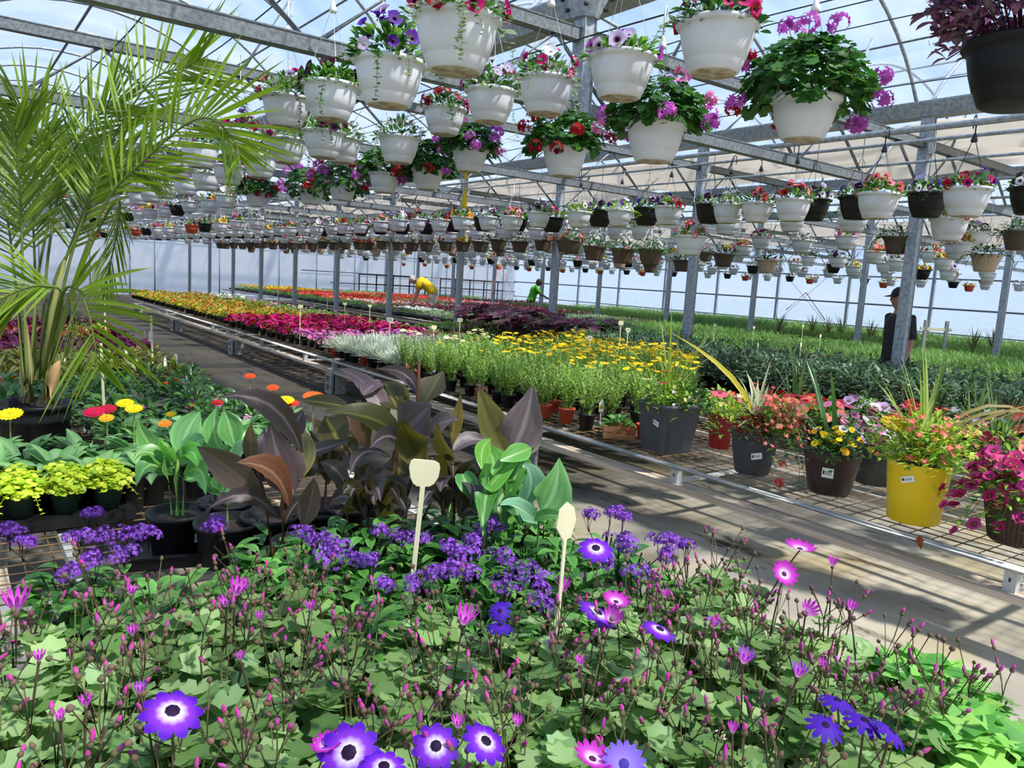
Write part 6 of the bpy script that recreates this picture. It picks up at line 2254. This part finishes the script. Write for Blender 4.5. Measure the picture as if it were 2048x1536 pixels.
# gerberas
def gerb(seed):
    rg = random.Random(seed)
    a = MB()
    for k in range(19):
        an = rg.uniform(0, 6.28)
        c = jit(rg, rg.choice([H('#5f9650'), H('#4c8444'), H('#74a864'), H('#3f7238')]), .12)
        leaf(a, (cos(an) * .02, sin(an) * .02, .13), an, rg.uniform(.2, 1.15), rg.uniform(.12, .18), rg.uniform(.055, .075), rg.uniform(.7, 1.5), .22, c, mixc(c, H('#a8c890'), .5), CANNA, rg.uniform(-.3, .3))
    return a.mesh('foliage', [M['waxy']])


GB = [gerb(1400 + i) for i in range(3)]
gpot = canna_pot(None, .075, .14).mesh('pot', [M['black']])
ger = []
for j, y in enumerate((3.62, 3.82, 4.02, 4.22, 4.42)):
    for i in range(8):
        x = .06 + i * .225 + (.1 if j % 2 else 0)
        if x > 1.66 or (x > 1.0 and y < 3.7) or (abs(x - .41) < .24 and y > 4.2):
            continue
        p = (x + rng.uniform(-.02, .02), y, ZL)
        if not visible((x, y, ZL + .2), 60):
            continue
        t = thing('gerbera_plant', 'broad-leaved gerbera in a black pot in the rows before the palm', 'plant', p, rng.uniform(0, 6.28), 'gerberas before the palm', rng.uniform(.92, 1.1))
        obj('pot', gpot, None, t)
        obj('foliage', rng.choice(GB), None, t)
        ger.append(t)
bpy.context.view_layer.update()
for px, py, r, c, z in ((20, 828, 21, YEL, .84), (250, 806, 15, YEL, .86), (268, 817, 15, YEL, .86), (188, 824, 18, H('#c81e4a'), .84), (214, 818, 16, H('#b81e3c'), .84), (213, 836, 13, H('#f0b028'), .82), (330, 847, 12, ORG, .80), (627, 793, 19, H('#f06a24'), .88), (572, 800, 15, YEL, .86), (585, 806, 12, H('#d8402c'), .84), (500, 752, 10, H('#e8582c'), .84), (546, 775, 11, H('#e8582c'), .84), (435, 805, 10, H('#d8302c'), .84), (342, 828, 9, YEL, .82)):
    q = AZ(px, py, z)
    D = (q - CAM).dot(FW)
    R = r * D / F_PX * 1.15
    t = min(ger, key=lambda s: (s.location - Vector((q.x, q.y, s.location.z))).length)
    inv = t.matrix_world.inverted()
    mb = MB()
    rg = random.Random(px)
    for k, (rr, cc) in enumerate(((1, c), (.75, sc(c, .93)))):
        daisy(mb, q + Vector((0, 0, .004 * k)), (-.15, -.35, 1), R * rr, 18, cc, c, .02, .25, mixc(c, H('#5a3a14'), .35) if k else None, 1.0, k * .2)
    tube(mb, [Vector((q.x * .3 + t.location.x * .7, q.y * .3 + t.location.y * .7, ZL + .13)), q.lerp(Vector((q.x, q.y, ZL)), .4), q], .003, 4, H('#8aa860'), cap=False)
    mb.v = [tuple(inv @ Vector(v)) for v in mb.v]
    obj('flower', mb, M['petal'], t)

# impatiens, crotons and coleus farther along
def bed(seed, greens, cols, nl, nf, r=.12, h=.13, lw=.07, ww=.03, cm=None, fr_=.028, z0=.1, mats='waxy'):
    rg = random.Random(seed)
    a, b = MB(), MB()
    bush(a, rg, nl, r, h, z0, lw, ww, greens, .9, -.1, .4, cmid=cm, up=.2)
    for _ in range(nf):
        d = sphere_dir(rg, .25)
        floret(b, (d.x * r * 1.05, d.y * r * 1.05, z0 + d.z * h * 1.2), d + Vector((0, 0, .4)), fr_ * rg.uniform(.8, 1.15), jit(rg, rg.choice(cols), .12), None, 5)
    return combo('bed', a, b if nf else None, smallpot(.055, .09), [M[mats], M['petal'], M['black']])


IMP = [bed(1500 + i, [H('#4f7a3a'), H('#3f6a34'), H('#5f8a44'), H('#466038')], cs, 70, nf) for i, (cs, nf) in enumerate((([PNK, SALM], 3), ([VIO, H('#c828a0')], 3), ([H('#e0502c')], 2), ([SALM], 0), ([WHT, PNK], 2), ([PNK], 0)))]
xs = [.1 + i * .235 for i in range(8)]
scatter('impatiens_plant', IMP, [x for x in xs if x < 1.74], fr(4.62, 6.5, .24), ZL, 'bushy impatiens with scattered pink, violet and orange blooms behind the gerberas', 'plant', 'impatiens', 41, s=(.95, 1.15), cond=lambda x, y: Vector((x - .41, y - 4.72)).length > .3)
CRO = [bed(1520 + i, [H('#2f4a2c'), H('#3a3a2a'), H('#4c6a34'), H('#26331f')], [YEL], 46, 0, .12, .12, .12, .034, H('#8f8c38')) for i in range(3)]
scatter('croton_plant', CRO, [x for x in xs if x < 1.74], fr(6.55, 7.9, .24), ZL, 'croton with dark leaves streaked yellow in the rows behind the impatiens', 'plant', 'crotons', 42, s=(.95, 1.15))
COB = [bed(1530 + i, [H('#4a1630'), H('#5c1c3a'), H('#380f24'), H('#6a2444')], [PNK], 80, 0, .13, .14, .06, .036, H('#6a1c44')) for i in range(3)]
scatter('burgundy_coleus', COB, [x for x in xs if x < 1.74], fr(7.95, 9.2, .24), ZL, 'burgundy coleus in the dark red rows behind the crotons', 'plant', 'burgundy coleus', 43, s=(.95, 1.2))
COR = [bed(1540 + i, [H('#a8482a'), H('#b85a34'), H('#8a3a24'), H('#c87a48')], [PNK], 70, 0, .13, .14, .06, .036, H('#7a2a1c')) for i in range(2)]
COL_ = [bed(1550, [H('#b8c840'), H('#9cb838'), H('#d0d860')], [YEL], 70, 0, .13, .14, .06, .036)]
scatter('rust_coleus', COR, [x for x in xs if x < 1.74], fr(9.28, 9.95, .24), ZL, 'rust-orange coleus in the row behind the burgundy ones', 'plant', 'rust coleus', 44, s=(.95, 1.2))
scatter('lime_coleus', COL_, [1.05, 1.28, 1.5], [10.05, 10.25], ZL, 'lime-yellow coleus at the aisle end of the coleus rows', 'plant', 'lime coleus', 45, s=(.95, 1.2))
scatter('burgundy_coleus', COB, [x for x in xs if x < 1.74], fr(10.5, 11.5, .24), ZL, 'burgundy coleus at the far end of the foreground bench', 'plant', 'burgundy coleus at the far end', 46, s=(.95, 1.2), cond=lambda x, y: True)

# ---------------------------------------------------------------- label stakes
def stake(px, py, D, w, h, L, label, ang=0.0, tilt=0.0, shape='tag', grp=None, mark=False):
    """a flat plastic tag on a stem pushed into a pot; px,py: middle of its head"""
    c = AD(px, py, D)
    mb = MB()
    if shape == 'tag':
        o2 = [(-.42, -.2), (-.5, .18), (-.46, .42), (-.36, .5), (.3, .47), (.46, .38), (.5, .22), (.48, -.12), (.36, -.38), (.22, -.49), (-.18, -.5), (-.32, -.4)]
    elif shape == 'leaf':
        o2 = [(-.5, -.1), (-.42, .38), (-.05, .52), (.35, .3), (.5, -.05), (.3, -.5), (-.1, -.52)]
    else:
        o2 = [(-.5, -.5), (-.5, .42), (-.4, .5), (.4, .5), (.5, .42), (.5, -.5)]
    n = len(o2)
    vs = [(x * w, .0016, z * h) for x, z in o2] + [(x * w, -.0016, z * h) for x, z in o2]
    mb.add(vs, [tuple(range(n)), tuple(range(2 * n - 1, n - 1, -1))] + [(k, k + n, (k + 1) % n + n, (k + 1) % n) for k in range(n)], WHITE)
    sw = .0125 if shape != 'stick' else w * .5
    if c.z < 1.2:
        L = max(.05, c.z - h * .5 - (ZL + .03 if c.x < 2 else ZR + .02))
    beam(mb, (0, .0, -h * .49), (0, 0, -h * .5 - L), sw, .004)
    if mark:
        box(mb, (0, -.0018, .04 * h), (w * .62, .0008, h * .34), WHITE, 1)
    o = obj('plant_tag', mb, [M['stake'], M['galv']], loc=c, smooth=False)
    yaw = atan2(c.x, c.y)
    o.rotation_euler = (0, tilt, -yaw + ang)
    o.modifiers.new('edge', 'BEVEL').width = .0008
    return tag(o, label, 'plant tag', grp)


stake(848, 946, 1.92, .078, .07, .21, 'large cream blank tag on a stem in front of the bronze cannas', .15, .06)
stake(1133, 1042, 1.72, .084, .086, .24, 'cream pointed tag seen nearly edge-on among the heliotropes', 1.05, .03, 'leaf')
stake(798, 828, 3.0, .09, .09, .35, 'cream tag half hidden behind the purple canna leaves', 0, 0, 'square')
stake(780, 640, 9.3, .085, .06, .28, 'cream tag with a grey print standing in the silver foliage', 0, 0, 'tag', None, True)
for i, (px, py, D, L) in enumerate(((601, 613, 11.5, .2), (690, 608, 13.5, .2), (740, 612, 14, .2), (920, 640, 11, .2), (917, 612, 14, .2), (868, 655, 9, .18), (1242, 646, 9.5, .2), (1256, 660, 9.2, .2), (1180, 676, 8.2, .1), (1430, 650, 13, .25), (1508, 655, 14, .2), (1606, 652, 14, .25), (1641, 672, 11.6, .28), (1602, 690, 8.4, .12), (1516, 690, 8.6, .12), (1712, 704, 8.4, .1), (1880, 728, 7.6, .1), (427, 588, 17, .25), (318, 560, 22, .3), (556, 575, 20, .3), (655, 590, 15.5, .25), (1058, 598, 20, .3))):
    stake(px, py, D, .075, .05, L, 'small pale tag sticking up among the plants of the long benches', .1 * i, 0, 'tag' if i % 3 else 'square', 'small plant tags', i in (3, 7, 8))
for i, (px, py, D, L, lab) in enumerate(((203, 785, 4.35, .38, 'tall plain wooden stick among the gerberas by the palm'), (302, 700, 6.3, .32, 'pale wooden stick in the impatiens rows beside the aisle'), (208, 640, 8.3, .25, 'pale wooden stick among the coleus behind the palm frond'))):
    c = AD(px, py, D)
    mb = MB()
    beam(mb, (0, 0, .28), (.02, 0, .28 - .28 - L), .014, .008)
    tag(obj('wooden_stick', mb, M['stake'], loc=c, smooth=False), lab, 'stick')
for i, (px, py, D) in enumerate(((352, 715, 6.6), (330, 722, 6.6), (268, 715, 6.7), (255, 712, 6.9), (236, 722, 6.5), (386, 735, 6.1), (375, 742, 6.0), (300, 668, 8), (288, 665, 8), (195, 716, 6.6), (150, 700, 7.1), (110, 655, 8.5))):
    c = AD(px, py, D)
    mb = MB()
    leafpath(mb, [(0, 0, -.08), (0, 0, 0), (0, 0, .035)], .03, WHITE, WHITE, STRAP)
    tag(obj('plant_tag', mb, M['paper'], loc=c, rz=i), 'small white tag among the crotons and coleus', 'plant tag', 'white tags in the foliage rows')

# ---------------------------------------------------------------- the palm
pc = AD(68, 800, 4.05)
palm = thing('potted_palm', 'tall feather palm in a black ribbed nursery pot at the edge of the frame', 'palm', (pc.x, pc.y, ZL))
PO = Vector((pc.x, pc.y, ZL))
mb = MB()
lathe(mb, [(0, 0), (.14, 0), (.145, .01), (.165, .2), (.172, .205), (.17, .215), (.173, .235), (.169, .25), (.174, .268), (.185, .27), (.188, .29), (.182, .294), (.172, .28), (.165, .25), (0, .25)], 40, mfun=lambda i: 1 if i >= 13 else 0)
obj('pot', mb, [M['black'], M['soil']], palm)


def PP(pts, D):
    return [AD(x, y, d) - PO for (x, y), d in zip(pts, D if isinstance(D, (list, tuple)) else [D] * len(pts))]


def crv(P, t):
    n = len(P) - 1
    s = min(max(t, 0), .9999) * n
    i = int(s)
    f = s - i
    a, b, c, d = P[max(i - 1, 0)], P[i], P[i + 1], P[min(i + 2, n)]
    return (b * 2 + (c - a) * f + (a * 2 - b * 5 + c * 4 - d) * f * f + (b * 3 - a - c * 3 + d) * f ** 3) * .5


for pts, r, c in ((((62, 806), (60, 740), (48, 640), (45, 560)), (.026, .02, .012, .009), H('#8a8a58')), (((52, 806), (46, 765), (44, 700)), (.022, .018, .008), H('#a08a64')), (((100, 806), (104, 765), (112, 735), (118, 722)), (.036, .034, .024, .006), H('#a8875c')), (((92, 806), (92, 740), (104, 620), (130, 520)), (.03, .022, .014, .009), H('#7d8048'))):
    mb = MB()
    tube(mb, PP(pts, 4.05), list(r), 10, c)
    obj('trunk', mb, M['bark'], palm)


def frond(pts, D, t0, n, L, sgn=(1, -1), spread=.85, depth=.25, w=.017, droop=.25, seed=1, dark=.0, Lend=.55):
    rg = random.Random(seed)
    P = PP(pts, D)
    R_ = MB()
    Q = [crv(P, k / 24) for k in range(25)]
    tube(R_, Q, [.008 * (1 - .8 * k / 24) + .0012 for k in range(25)], 5, H('#5d6a2c'), cap=False)
    fo = obj('frond', R_, M['bark'], palm)
    lf = MB()
    for k in range(n):
        for s in sgn:
            t = t0 + (1 - t0) * (k + .5 + .2 * rg.uniform(-1, 1)) / n
            p = crv(P, t)
            T = (crv(P, t + .01) - crv(P, t - .01)).normalized()
            S = FW.cross(T).normalized()
            u = (t - t0) / (1 - t0)
            a = spread * (1 - .45 * u) + rg.uniform(-.06, .06)
            d = (T * cos(a) + S * (s * sin(a)) + FW * rg.uniform(-depth, depth)).normalized()
            ll = L * (sin(pi * (.12 + .8 * u)) ** .6) * rg.uniform(.85, 1.1) * (1 if u < .7 else 1 - (1 - Lend) * (u - .7) / .3)
            c = mixc(jit(rg, H('#789428'), .2), H('#3f5a20'), dark * rg.random())
            nseg = 4
            nn = d.cross(T).normalized()
            wv = nn.cross(d).normalized() * cos(.6) + nn * sin(.6)
            vs, q = [], p.copy()
            dd = d.copy()
            for j in range(nseg + 1):
                ww = w * .85 * (.45, 1, .95, .7, .04)[j] / 2
                vs += [tuple(q - wv * ww), tuple(q + nn * ww * .35), tuple(q + wv * ww)]
                q = q + dd * (ll / nseg)
                dd = (dd + Vector((0, 0, -droop / nseg * (j + 1) * .5))).normalized()
            fs = []
            for j in range(nseg):
                fs += [(j * 3, j * 3 + 1, j * 3 + 4, j * 3 + 3), (j * 3 + 1, j * 3 + 2, j * 3 + 5, j * 3 + 4)]
            lf.add(vs, fs, [c, sc(c, 1.15), c] * (nseg + 1))
    obj('leaflets', lf, M['leaf'], fo)


frond([(70, 760), (110, 560), (150, 480), (220, 290), (303, 162), (371, 135), (400, 118)], [4.05, 4.15, 4.2, 4.3, 4.35, 4.35, 4.3], .38, 34, .52, seed=1, droop=.05)
frond([(95, 740), (150, 560), (215, 400), (290, 320), (370, 250), (425, 238), (470, 285), (480, 318)], [4.0, 3.9, 3.85, 3.8, 3.75, 3.7, 3.65, 3.6], .30, 40, .46, seed=2, droop=.12)
frond([(85, 760), (120, 600), (150, 575), (175, 620), (188, 680), (196, 742)], [4.0, 3.75, 3.6, 3.5, 3.45, 3.42], .34, 22, .44, seed=3, w=.024, droop=.3, spread=.95)
frond([(55, 780), (46, 560), (42, 420), (34, 300), (28, 240)], [4.0, 4.05, 4.1, 4.05, 4.0], .38, 30, .42, seed=4, dark=.6)
frond([(50, 780), (30, 560), (10, 420), (-30, 330)], [4.0, 4.1, 4.2, 4.3], .4, 22, .42, seed=5, dark=.7)
frond([(80, 760), (95, 520), (125, 360), (165, 270), (215, 215), (250, 205)], [4.1, 4.3, 4.45, 4.5, 4.5, 4.45], .4, 32, .46, seed=6, dark=.5, droop=.1)
frond([(92, 760), (170, 520), (232, 400), (238, 440), (222, 520), (206, 590)], [4.1, 4.3, 4.4, 4.45, 4.45, 4.45], .45, 40, .3, seed=7, spread=.4, w=.012)
frond([(80, 760), (125, 600), (90, 572), (40, 580), (-20, 610)], [4.0, 3.8, 3.7, 3.65, 3.6], .42, 22, .36, seed=8, w=.018, dark=.3)
frond([(60, 770), (75, 560), (100, 420), (95, 320), (60, 235), (20, 200)], [4.1, 4.3, 4.4, 4.45, 4.45, 4.4], .4, 30, .44, seed=9, dark=.6)
frond([(88, 760), (140, 520), (185, 400), (210, 350), (260, 330), (330, 350)], [4.05, 4.2, 4.3, 4.3, 4.25, 4.2], .4, 32, .4, seed=10, dark=.6)
frond([(70, 770), (70, 560), (66, 430), (70, 330), (80, 270)], [4.15, 4.4, 4.55, 4.6, 4.6], .35, 30, .4, seed=11, dark=.8)
frond([(90, 760), (120, 560), (160, 440), (180, 380), (175, 330)], [4.15, 4.35, 4.45, 4.5, 4.5], .35, 30, .38, seed=12, dark=.8)
# ---------------------------------------------------------------- people
def skinned(name, verts, edges, radii, mat_, parent, sub=2):
    me = bpy.data.meshes.new(name)
    me.from_pydata(verts, edges, [])
    o = bpy.data.objects.new(name, me)
    COL.objects.link(o)
    if parent:
        o.parent = parent
    sm = o.modifiers.new('skin', 'SKIN')
    sm.use_smooth_shade = True
    me.skin_vertices.new() if not me.skin_vertices else None
    for i, r in enumerate(radii):
        sv = me.skin_vertices[0].data[i]
        sv.radius = r if isinstance(r, tuple) else (r, r)
        sv.use_root = i == 0
    ss = o.modifiers.new('smooth', 'SUBSURF')
    ss.levels = sub
    ss.render_levels = sub
    me.materials.append(mat_)
    return o


def head_mesh(skin, brow):
    """x forward, y to the side, z up; origin at the middle of the skull"""
    mb = MB()
    nu, nv = 28, 22
    vs = []
    cs = []
    for j in range(nv + 1):
        v = pi * j / nv
        for i in range(nu):
            u = 2 * pi * i / nu
            x, y, z = sin(v) * cos(u), sin(v) * sin(u), cos(v)
            px, py, pz = x * .098, y * .077, z * .118
            if z < -.15:                      # jaw narrows, chin comes forward
                k = (-.15 - z) / .85
                py *= 1 - .35 * k
                px = px * (1 - .28 * k) + (.018 * k)
                pz *= 1 + .05 * k
            g = lambda a, b, s: math.exp(-((y - a) ** 2 + (z - b) ** 2) / s)
            if x > 0:
                px += .024 * g(0, -.12, .018) + .01 * g(0, .1, .012) + .006 * g(0, .26, .05) - .012 * (g(.36, .06, .02) + g(-.36, .06, .02)) + .008 * g(0, -.42, .02) - .006 * g(0, -.55, .006) + .006 * g(0, -.78, .03)
            vs.append((px, py, pz))
            c = skin
            if x > .5 and (g(.36, .05, .006) + g(-.36, .05, .006)) > .5:
                c = mixc(skin, brow, .75)
            if x > .5 and (g(.36, .24, .006) + g(-.36, .24, .006)) > .4:
                c = brow
            if x > .5 and math.exp(-((y / .3) ** 4 + ((z + .5) / .06) ** 2)) > .4:
                c = mixc(skin, H('#8a3f38'), .6)
            cs.append(c)
    fs = []
    for j in range(nv):
        for i in range(nu):
            a, b = j * nu + i, j * nu + (i + 1) % nu
            fs.append((a, a + nu, b + nu, b))
    mb.add(vs, fs, cs)
    for s in (-1, 1):
        blob(mb, (-.012, s * .072, -.03), .018, .05, skin, 8, (-.1, s * .25, 1))
    return mb


def person(label, loc, face, J, skin, shirt, pants, hair, cap=None, s=1.0):
    """J: joints in a body frame (x forward, y left, z up)"""
    t = thing('person', label, 'person', loc, face, None, s)
    order = ['pelvis', 'spine', 'chest', 'neck', 'skull', 'shl', 'ell', 'wrl', 'hal', 'shr', 'elr', 'wrr', 'har', 'hil', 'knl', 'anl', 'tol', 'hir', 'knr', 'anr', 'tor']
    rad_ = {'pelvis': (.12, .16), 'spine': (.105, .14), 'chest': (.115, .16), 'neck': .055, 'skull': .062, 'sh': .06, 'el': .043, 'wr': .03, 'ha': .034, 'hi': .085, 'kn': .056, 'an': .04, 'to': .038}
    V = [J[k] for k in order]
    E = [(0, 1), (1, 2), (2, 3), (3, 4), (2, 5), (5, 6), (6, 7), (7, 8), (2, 9), (9, 10), (10, 11), (11, 12), (0, 13), (13, 14), (14, 15), (15, 16), (0, 17), (17, 18), (18, 19), (19, 20)]
    R_ = [rad_.get(k, rad_.get(k[:2])) for k in order]
    # fingers and a thumb rooted in each palm
    for w, h in (('wrl', 'hal'), ('wrr', 'har')):
        hi_ = order.index(h)
        d = (Vector(J[h]) - Vector(J[w])).normalized()
        sd = d.cross(Vector((1, 0, .2))).normalized()
        for k, (off, ln) in enumerate(((-.028, .07), (-.01, .08), (.01, .076), (.028, .06))):
            b0 = Vector(J[h]) + d * .03 + sd * off
            b1 = b0 + d * ln * .55 + Vector((.008, 0, 0))
            b2 = b1 + d * ln * .45 + Vector((.022, 0, 0))
            n0 = len(V)
            V += [tuple(b0), tuple(b1), tuple(b2)]
            E += [(hi_, n0), (n0, n0 + 1), (n0 + 1, n0 + 2)]
            R_ += [.0095, .009, .0075]
        n0 = len(V)
        b0 = Vector(J[h]) + Vector((.03, 0, 0))
        V += [tuple(b0), tuple(b0 + d * .035 + Vector((.02, 0, 0)))]
        E += [(hi_, n0), (n0, n0 + 1)]
        R_ += [.011, .009]
    b = skinned('body', V, E, R_, None or M['skin_' + skin], t)
    hd = MB()
    hd.join(head_mesh(H(SKIN[skin]), H(hair)))
    ho = obj('head', hd, M['skin'], t, loc=J['head'])
    ho.rotation_euler.y = J.get('nod', 0.0)
    ho.rotation_euler.z = J.get('turn', 0.0)
    hb = MB()
    lathe(hb, [(.0, .128), (.05, .118), (.082, .085), (.098, .03), (.096, -.02), (.086, -.055)], 20)
    hb.v = [(x * 1.03 - .008, y * .83, z if x < .03 else max(z, .05 + .02)) for x, y, z in hb.v]
    obj('hair', hb, mat('hair_' + hair, H(hair), .8), ho)
    if cap:
        cb = MB()
        lathe(cb, [(0, .142), (.05, .134), (.088, .1), (.104, .05), (.106, .035)], 22)
        cb.v = [(x * 1.02, y * .86, z) for x, y, z in cb.v]
        vs, cs = [], []
        for k in range(9):
            a = -1.05 + 2.1 * k / 8
            vs += [(.1 * cos(a), .088 * sin(a), .045), (.1 * cos(a) + .085 * cos(a * .8), .088 * sin(a) * 1.02, .028 - .006 * cos(a))]
        vs += [(x, y, z - .006) for x, y, z in vs]
        fs = [(2 * k, 2 * k + 1, 2 * k + 3, 2 * k + 2) for k in range(8)] + [(18 + 2 * k + 2, 18 + 2 * k + 3, 18 + 2 * k + 1, 18 + 2 * k) for k in range(8)] + [(2 * k + 1, 2 * k + 19, 2 * k + 21, 2 * k + 3) for k in range(8)]
        cb.add(vs, fs, WHITE)
        obj('cap', cb, mat('cap_cloth', H(cap), .8), ho)
    m = lambda a, b_, k: Vector(J[a]).lerp(Vector(J[b_]), k)

    def sleeve(mb, pts, rr, n=16):
        """rings across a limb or trunk; rr: (front-back, sideways) half widths"""
        vs, fs = [], []
        for q, p in enumerate(pts):
            d = (Vector(pts[min(q + 1, len(pts) - 1)]) - Vector(pts[max(q - 1, 0)])).normalized()
            fw = Vector((0, 1, 0)).cross(d).normalized()
            sd = d.cross(fw).normalized()
            for k in range(n):
                a = 2 * pi * k / n
                v = Vector(p) + fw * (rr[q][0] * cos(a)) + sd * (rr[q][1] * sin(a))
                vs.append(tuple(v))
        for q in range(len(pts) - 1):
            for k in range(n):
                a, b2 = q * n + k, q * n + (k + 1) % n
                fs.append((a, b2, b2 + n, a + n))
        fs.append(tuple(range(n - 1, -1, -1)))
        fs.append(tuple(range((len(pts) - 1) * n, len(pts) * n)))
        mb.add(vs, fs, WHITE)
    mb = MB()
    sleeve(mb, [m('pelvis', 'spine', -.3), m('pelvis', 'spine', .3), m('spine', 'chest', .1), m('spine', 'chest', .75), m('chest', 'neck', .15), m('chest', 'neck', .55), m('chest', 'neck', .85)], [(.15, .19), (.145, .185), (.14, .18), (.15, .205), (.14, .215), (.11, .17), (.068, .075)])
    for k in 'lr':
        sleeve(mb, [m('sh' + k, 'chest', .3), Vector(J['sh' + k]), m('sh' + k, 'el' + k, .35), m('sh' + k, 'el' + k, .8)], [(.08, .08), (.086, .086), (.08, .08), (.078, .078)], 12)
    obj('shirt', mb, mat('shirt_cloth', H(shirt), .9, c2=sc(H(shirt), .8), nscale=6), t)
    mb = MB()
    sleeve(mb, [m('pelvis', 'spine', -.65), m('pelvis', 'spine', -.2), m('pelvis', 'spine', .2)], [(.12, .15), (.14, .18), (.138, .175)])
    for k in 'lr':
        sleeve(mb, [m('hi' + k, 'pelvis', .3), m('hi' + k, 'kn' + k, .25), Vector(J['kn' + k]), m('kn' + k, 'an' + k, .9)], [(.115, .1), (.105, .1), (.082, .08), (.07, .068)], 12)
    obj('trousers', mb, mat('trouser_cloth', H(pants), .9, c2=sc(H(pants), .7), nscale=12), t)
    for k in 'lr':
        a, b_ = Vector(J['an' + k]), Vector(J['to' + k])
        mb = MB()
        tube(mb, [a + Vector((-.05, 0, -.03)), a + Vector((.02, 0, -.025)), b_ + Vector((.05, 0, 0))], [.045, .05, .035], 10)
        obj('shoe', mb, M['black'], t)
    return t


SKIN = {'tan': '#b9826a', 'fair': '#c99a84', 'deep': '#6d4a3c'}
for k, c in SKIN.items():
    M['skin_' + k] = mat('skin_' + k, H(c), .6, c2=sc(H(c), .88), nscale=9)
ST = {'pelvis': (0, 0, .95), 'spine': (0.01, 0, 1.14), 'chest': (0, 0, 1.36), 'neck': (.0, 0, 1.51), 'skull': (.02, 0, 1.62), 'head': (.03, 0, 1.655),
      'shl': (0, .185, 1.43), 'ell': (-.03, .235, 1.14), 'wrl': (.05, .24, .89), 'hal': (.07, .235, .81), 'shr': (0, -.185, 1.43), 'elr': (-.03, -.235, 1.14), 'wrr': (.05, -.24, .89), 'har': (.07, -.235, .81),
      'hil': (0, .095, .88), 'knl': (.02, .1, .49), 'anl': (-.01, .1, .09), 'tol': (.12, .11, .04), 'hir': (0, -.095, .88), 'knr': (.02, -.1, .49), 'anr': (-.01, -.1, .09), 'tor': (.12, -.11, .04)}
q = AD(1800, 640, 8.95)
face = atan2(-RT.y, -RT.x)
person('man in a black cap and charcoal t-shirt standing behind the post, seen from the side', (q.x, q.y, 0), face, ST, 'tan', '#2c2b2e', '#4a4a3c', '#3a2c24', '#1c1c20', 1.0)
BN = {'pelvis': (0, 0, .97), 'spine': (.12, 0, 1.10), 'chest': (.33, 0, 1.24), 'neck': (.46, 0, 1.28), 'skull': (.54, 0, 1.27), 'head': (.56, 0, 1.27), 'nod': .75,
      'shl': (.36, .18, 1.24), 'ell': (.42, .2, .98), 'wrl': (.5, .16, .76), 'hal': (.53, .15, .69), 'shr': (.36, -.18, 1.24), 'elr': (.42, -.2, .98), 'wrr': (.5, -.16, .76), 'har': (.53, -.15, .69),
      'hil': (0, .095, .9), 'knl': (.02, .11, .5), 'anl': (-.04, .11, .09), 'tol': (.09, .12, .04), 'hir': (0, -.095, .9), 'knr': (.02, -.11, .5), 'anr': (-.04, -.11, .09), 'tor': (.09, -.12, .04)}
q = AD(866, 580, 24.0)
person('person in a yellow t-shirt and pale shorts bending over the flowers', (q.x, q.y, 0), face, BN, 'fair', '#e6c21c', '#c8bfae', '#c8c4bc', None, 1.12)
RC = dict(ST)
RC.update({'chest': (.1, 0, 1.33), 'spine': (.05, 0, 1.13), 'neck': (.16, 0, 1.46), 'skull': (.2, 0, 1.55), 'head': (.23, 0, 1.57), 'nod': .3, 'shl': (.12, .18, 1.39), 'shr': (.12, -.18, 1.39), 'ell': (.32, .2, 1.18), 'wrl': (.52, .17, 1.07), 'hal': (.6, .16, 1.04), 'elr': (.32, -.2, 1.18), 'wrr': (.52, -.17, 1.07), 'har': (.6, -.16, 1.04)})
q = AD(1063, 590, 27.0)
person('person in a bright green t-shirt and dark cap reaching over a bench', (q.x, q.y, 0), face + pi, RC, 'deep', '#4cae22', '#3a3c40', '#1c1a1a', '#26262a', 1.0)

# a small pale trestle seen beyond the man, and orange cords tied to the far wall
for i, (px, py, D) in enumerate(((1872, 655, 16.0),)):
    q = AD(px, py, D)
    t = thing('trestle', 'pale wooden trestle standing among seedlings beyond the man', 'trestle', (q.x, q.y, 0), -.64)
    for x in (-.22, .22):
        mb = MB()
        beam(mb, (x, 0, 0), (x, 0, 1.3), .06, .06)
        obj('upright', mb, M['block'], t, smooth=False)
    mb = MB()
    beam(mb, (-.32, 0, 1.12), (.32, 0, 1.12), .05, .06)
    obj('cross_bar', mb, M['stake'], t, smooth=False)
for i, (A, B, C, D, lab) in enumerate((((1000, 530), (972, 620), (1043, 620), 22.0, 'orange cord hung in an A shape behind the flower benches'), ((1612, 585), (1572, 620), (1650, 640), 20.0, 'orange cord tied in an A shape before the clear side wall'))):
    P = [AD(*B, D), AD(*A, D), AD(*C, D)]
    mb = MB()
    tube(mb, [P[0], P[1]], .012, 5)
    tube(mb, [P[1], P[2]], .012, 5)
    if i == 0:
        tube(mb, [P[1], Vector((P[1].x, P[1].y, 2.9))], .008, 5)
    tag(obj('orange_twine', mb, M['orange']), lab, 'twine')
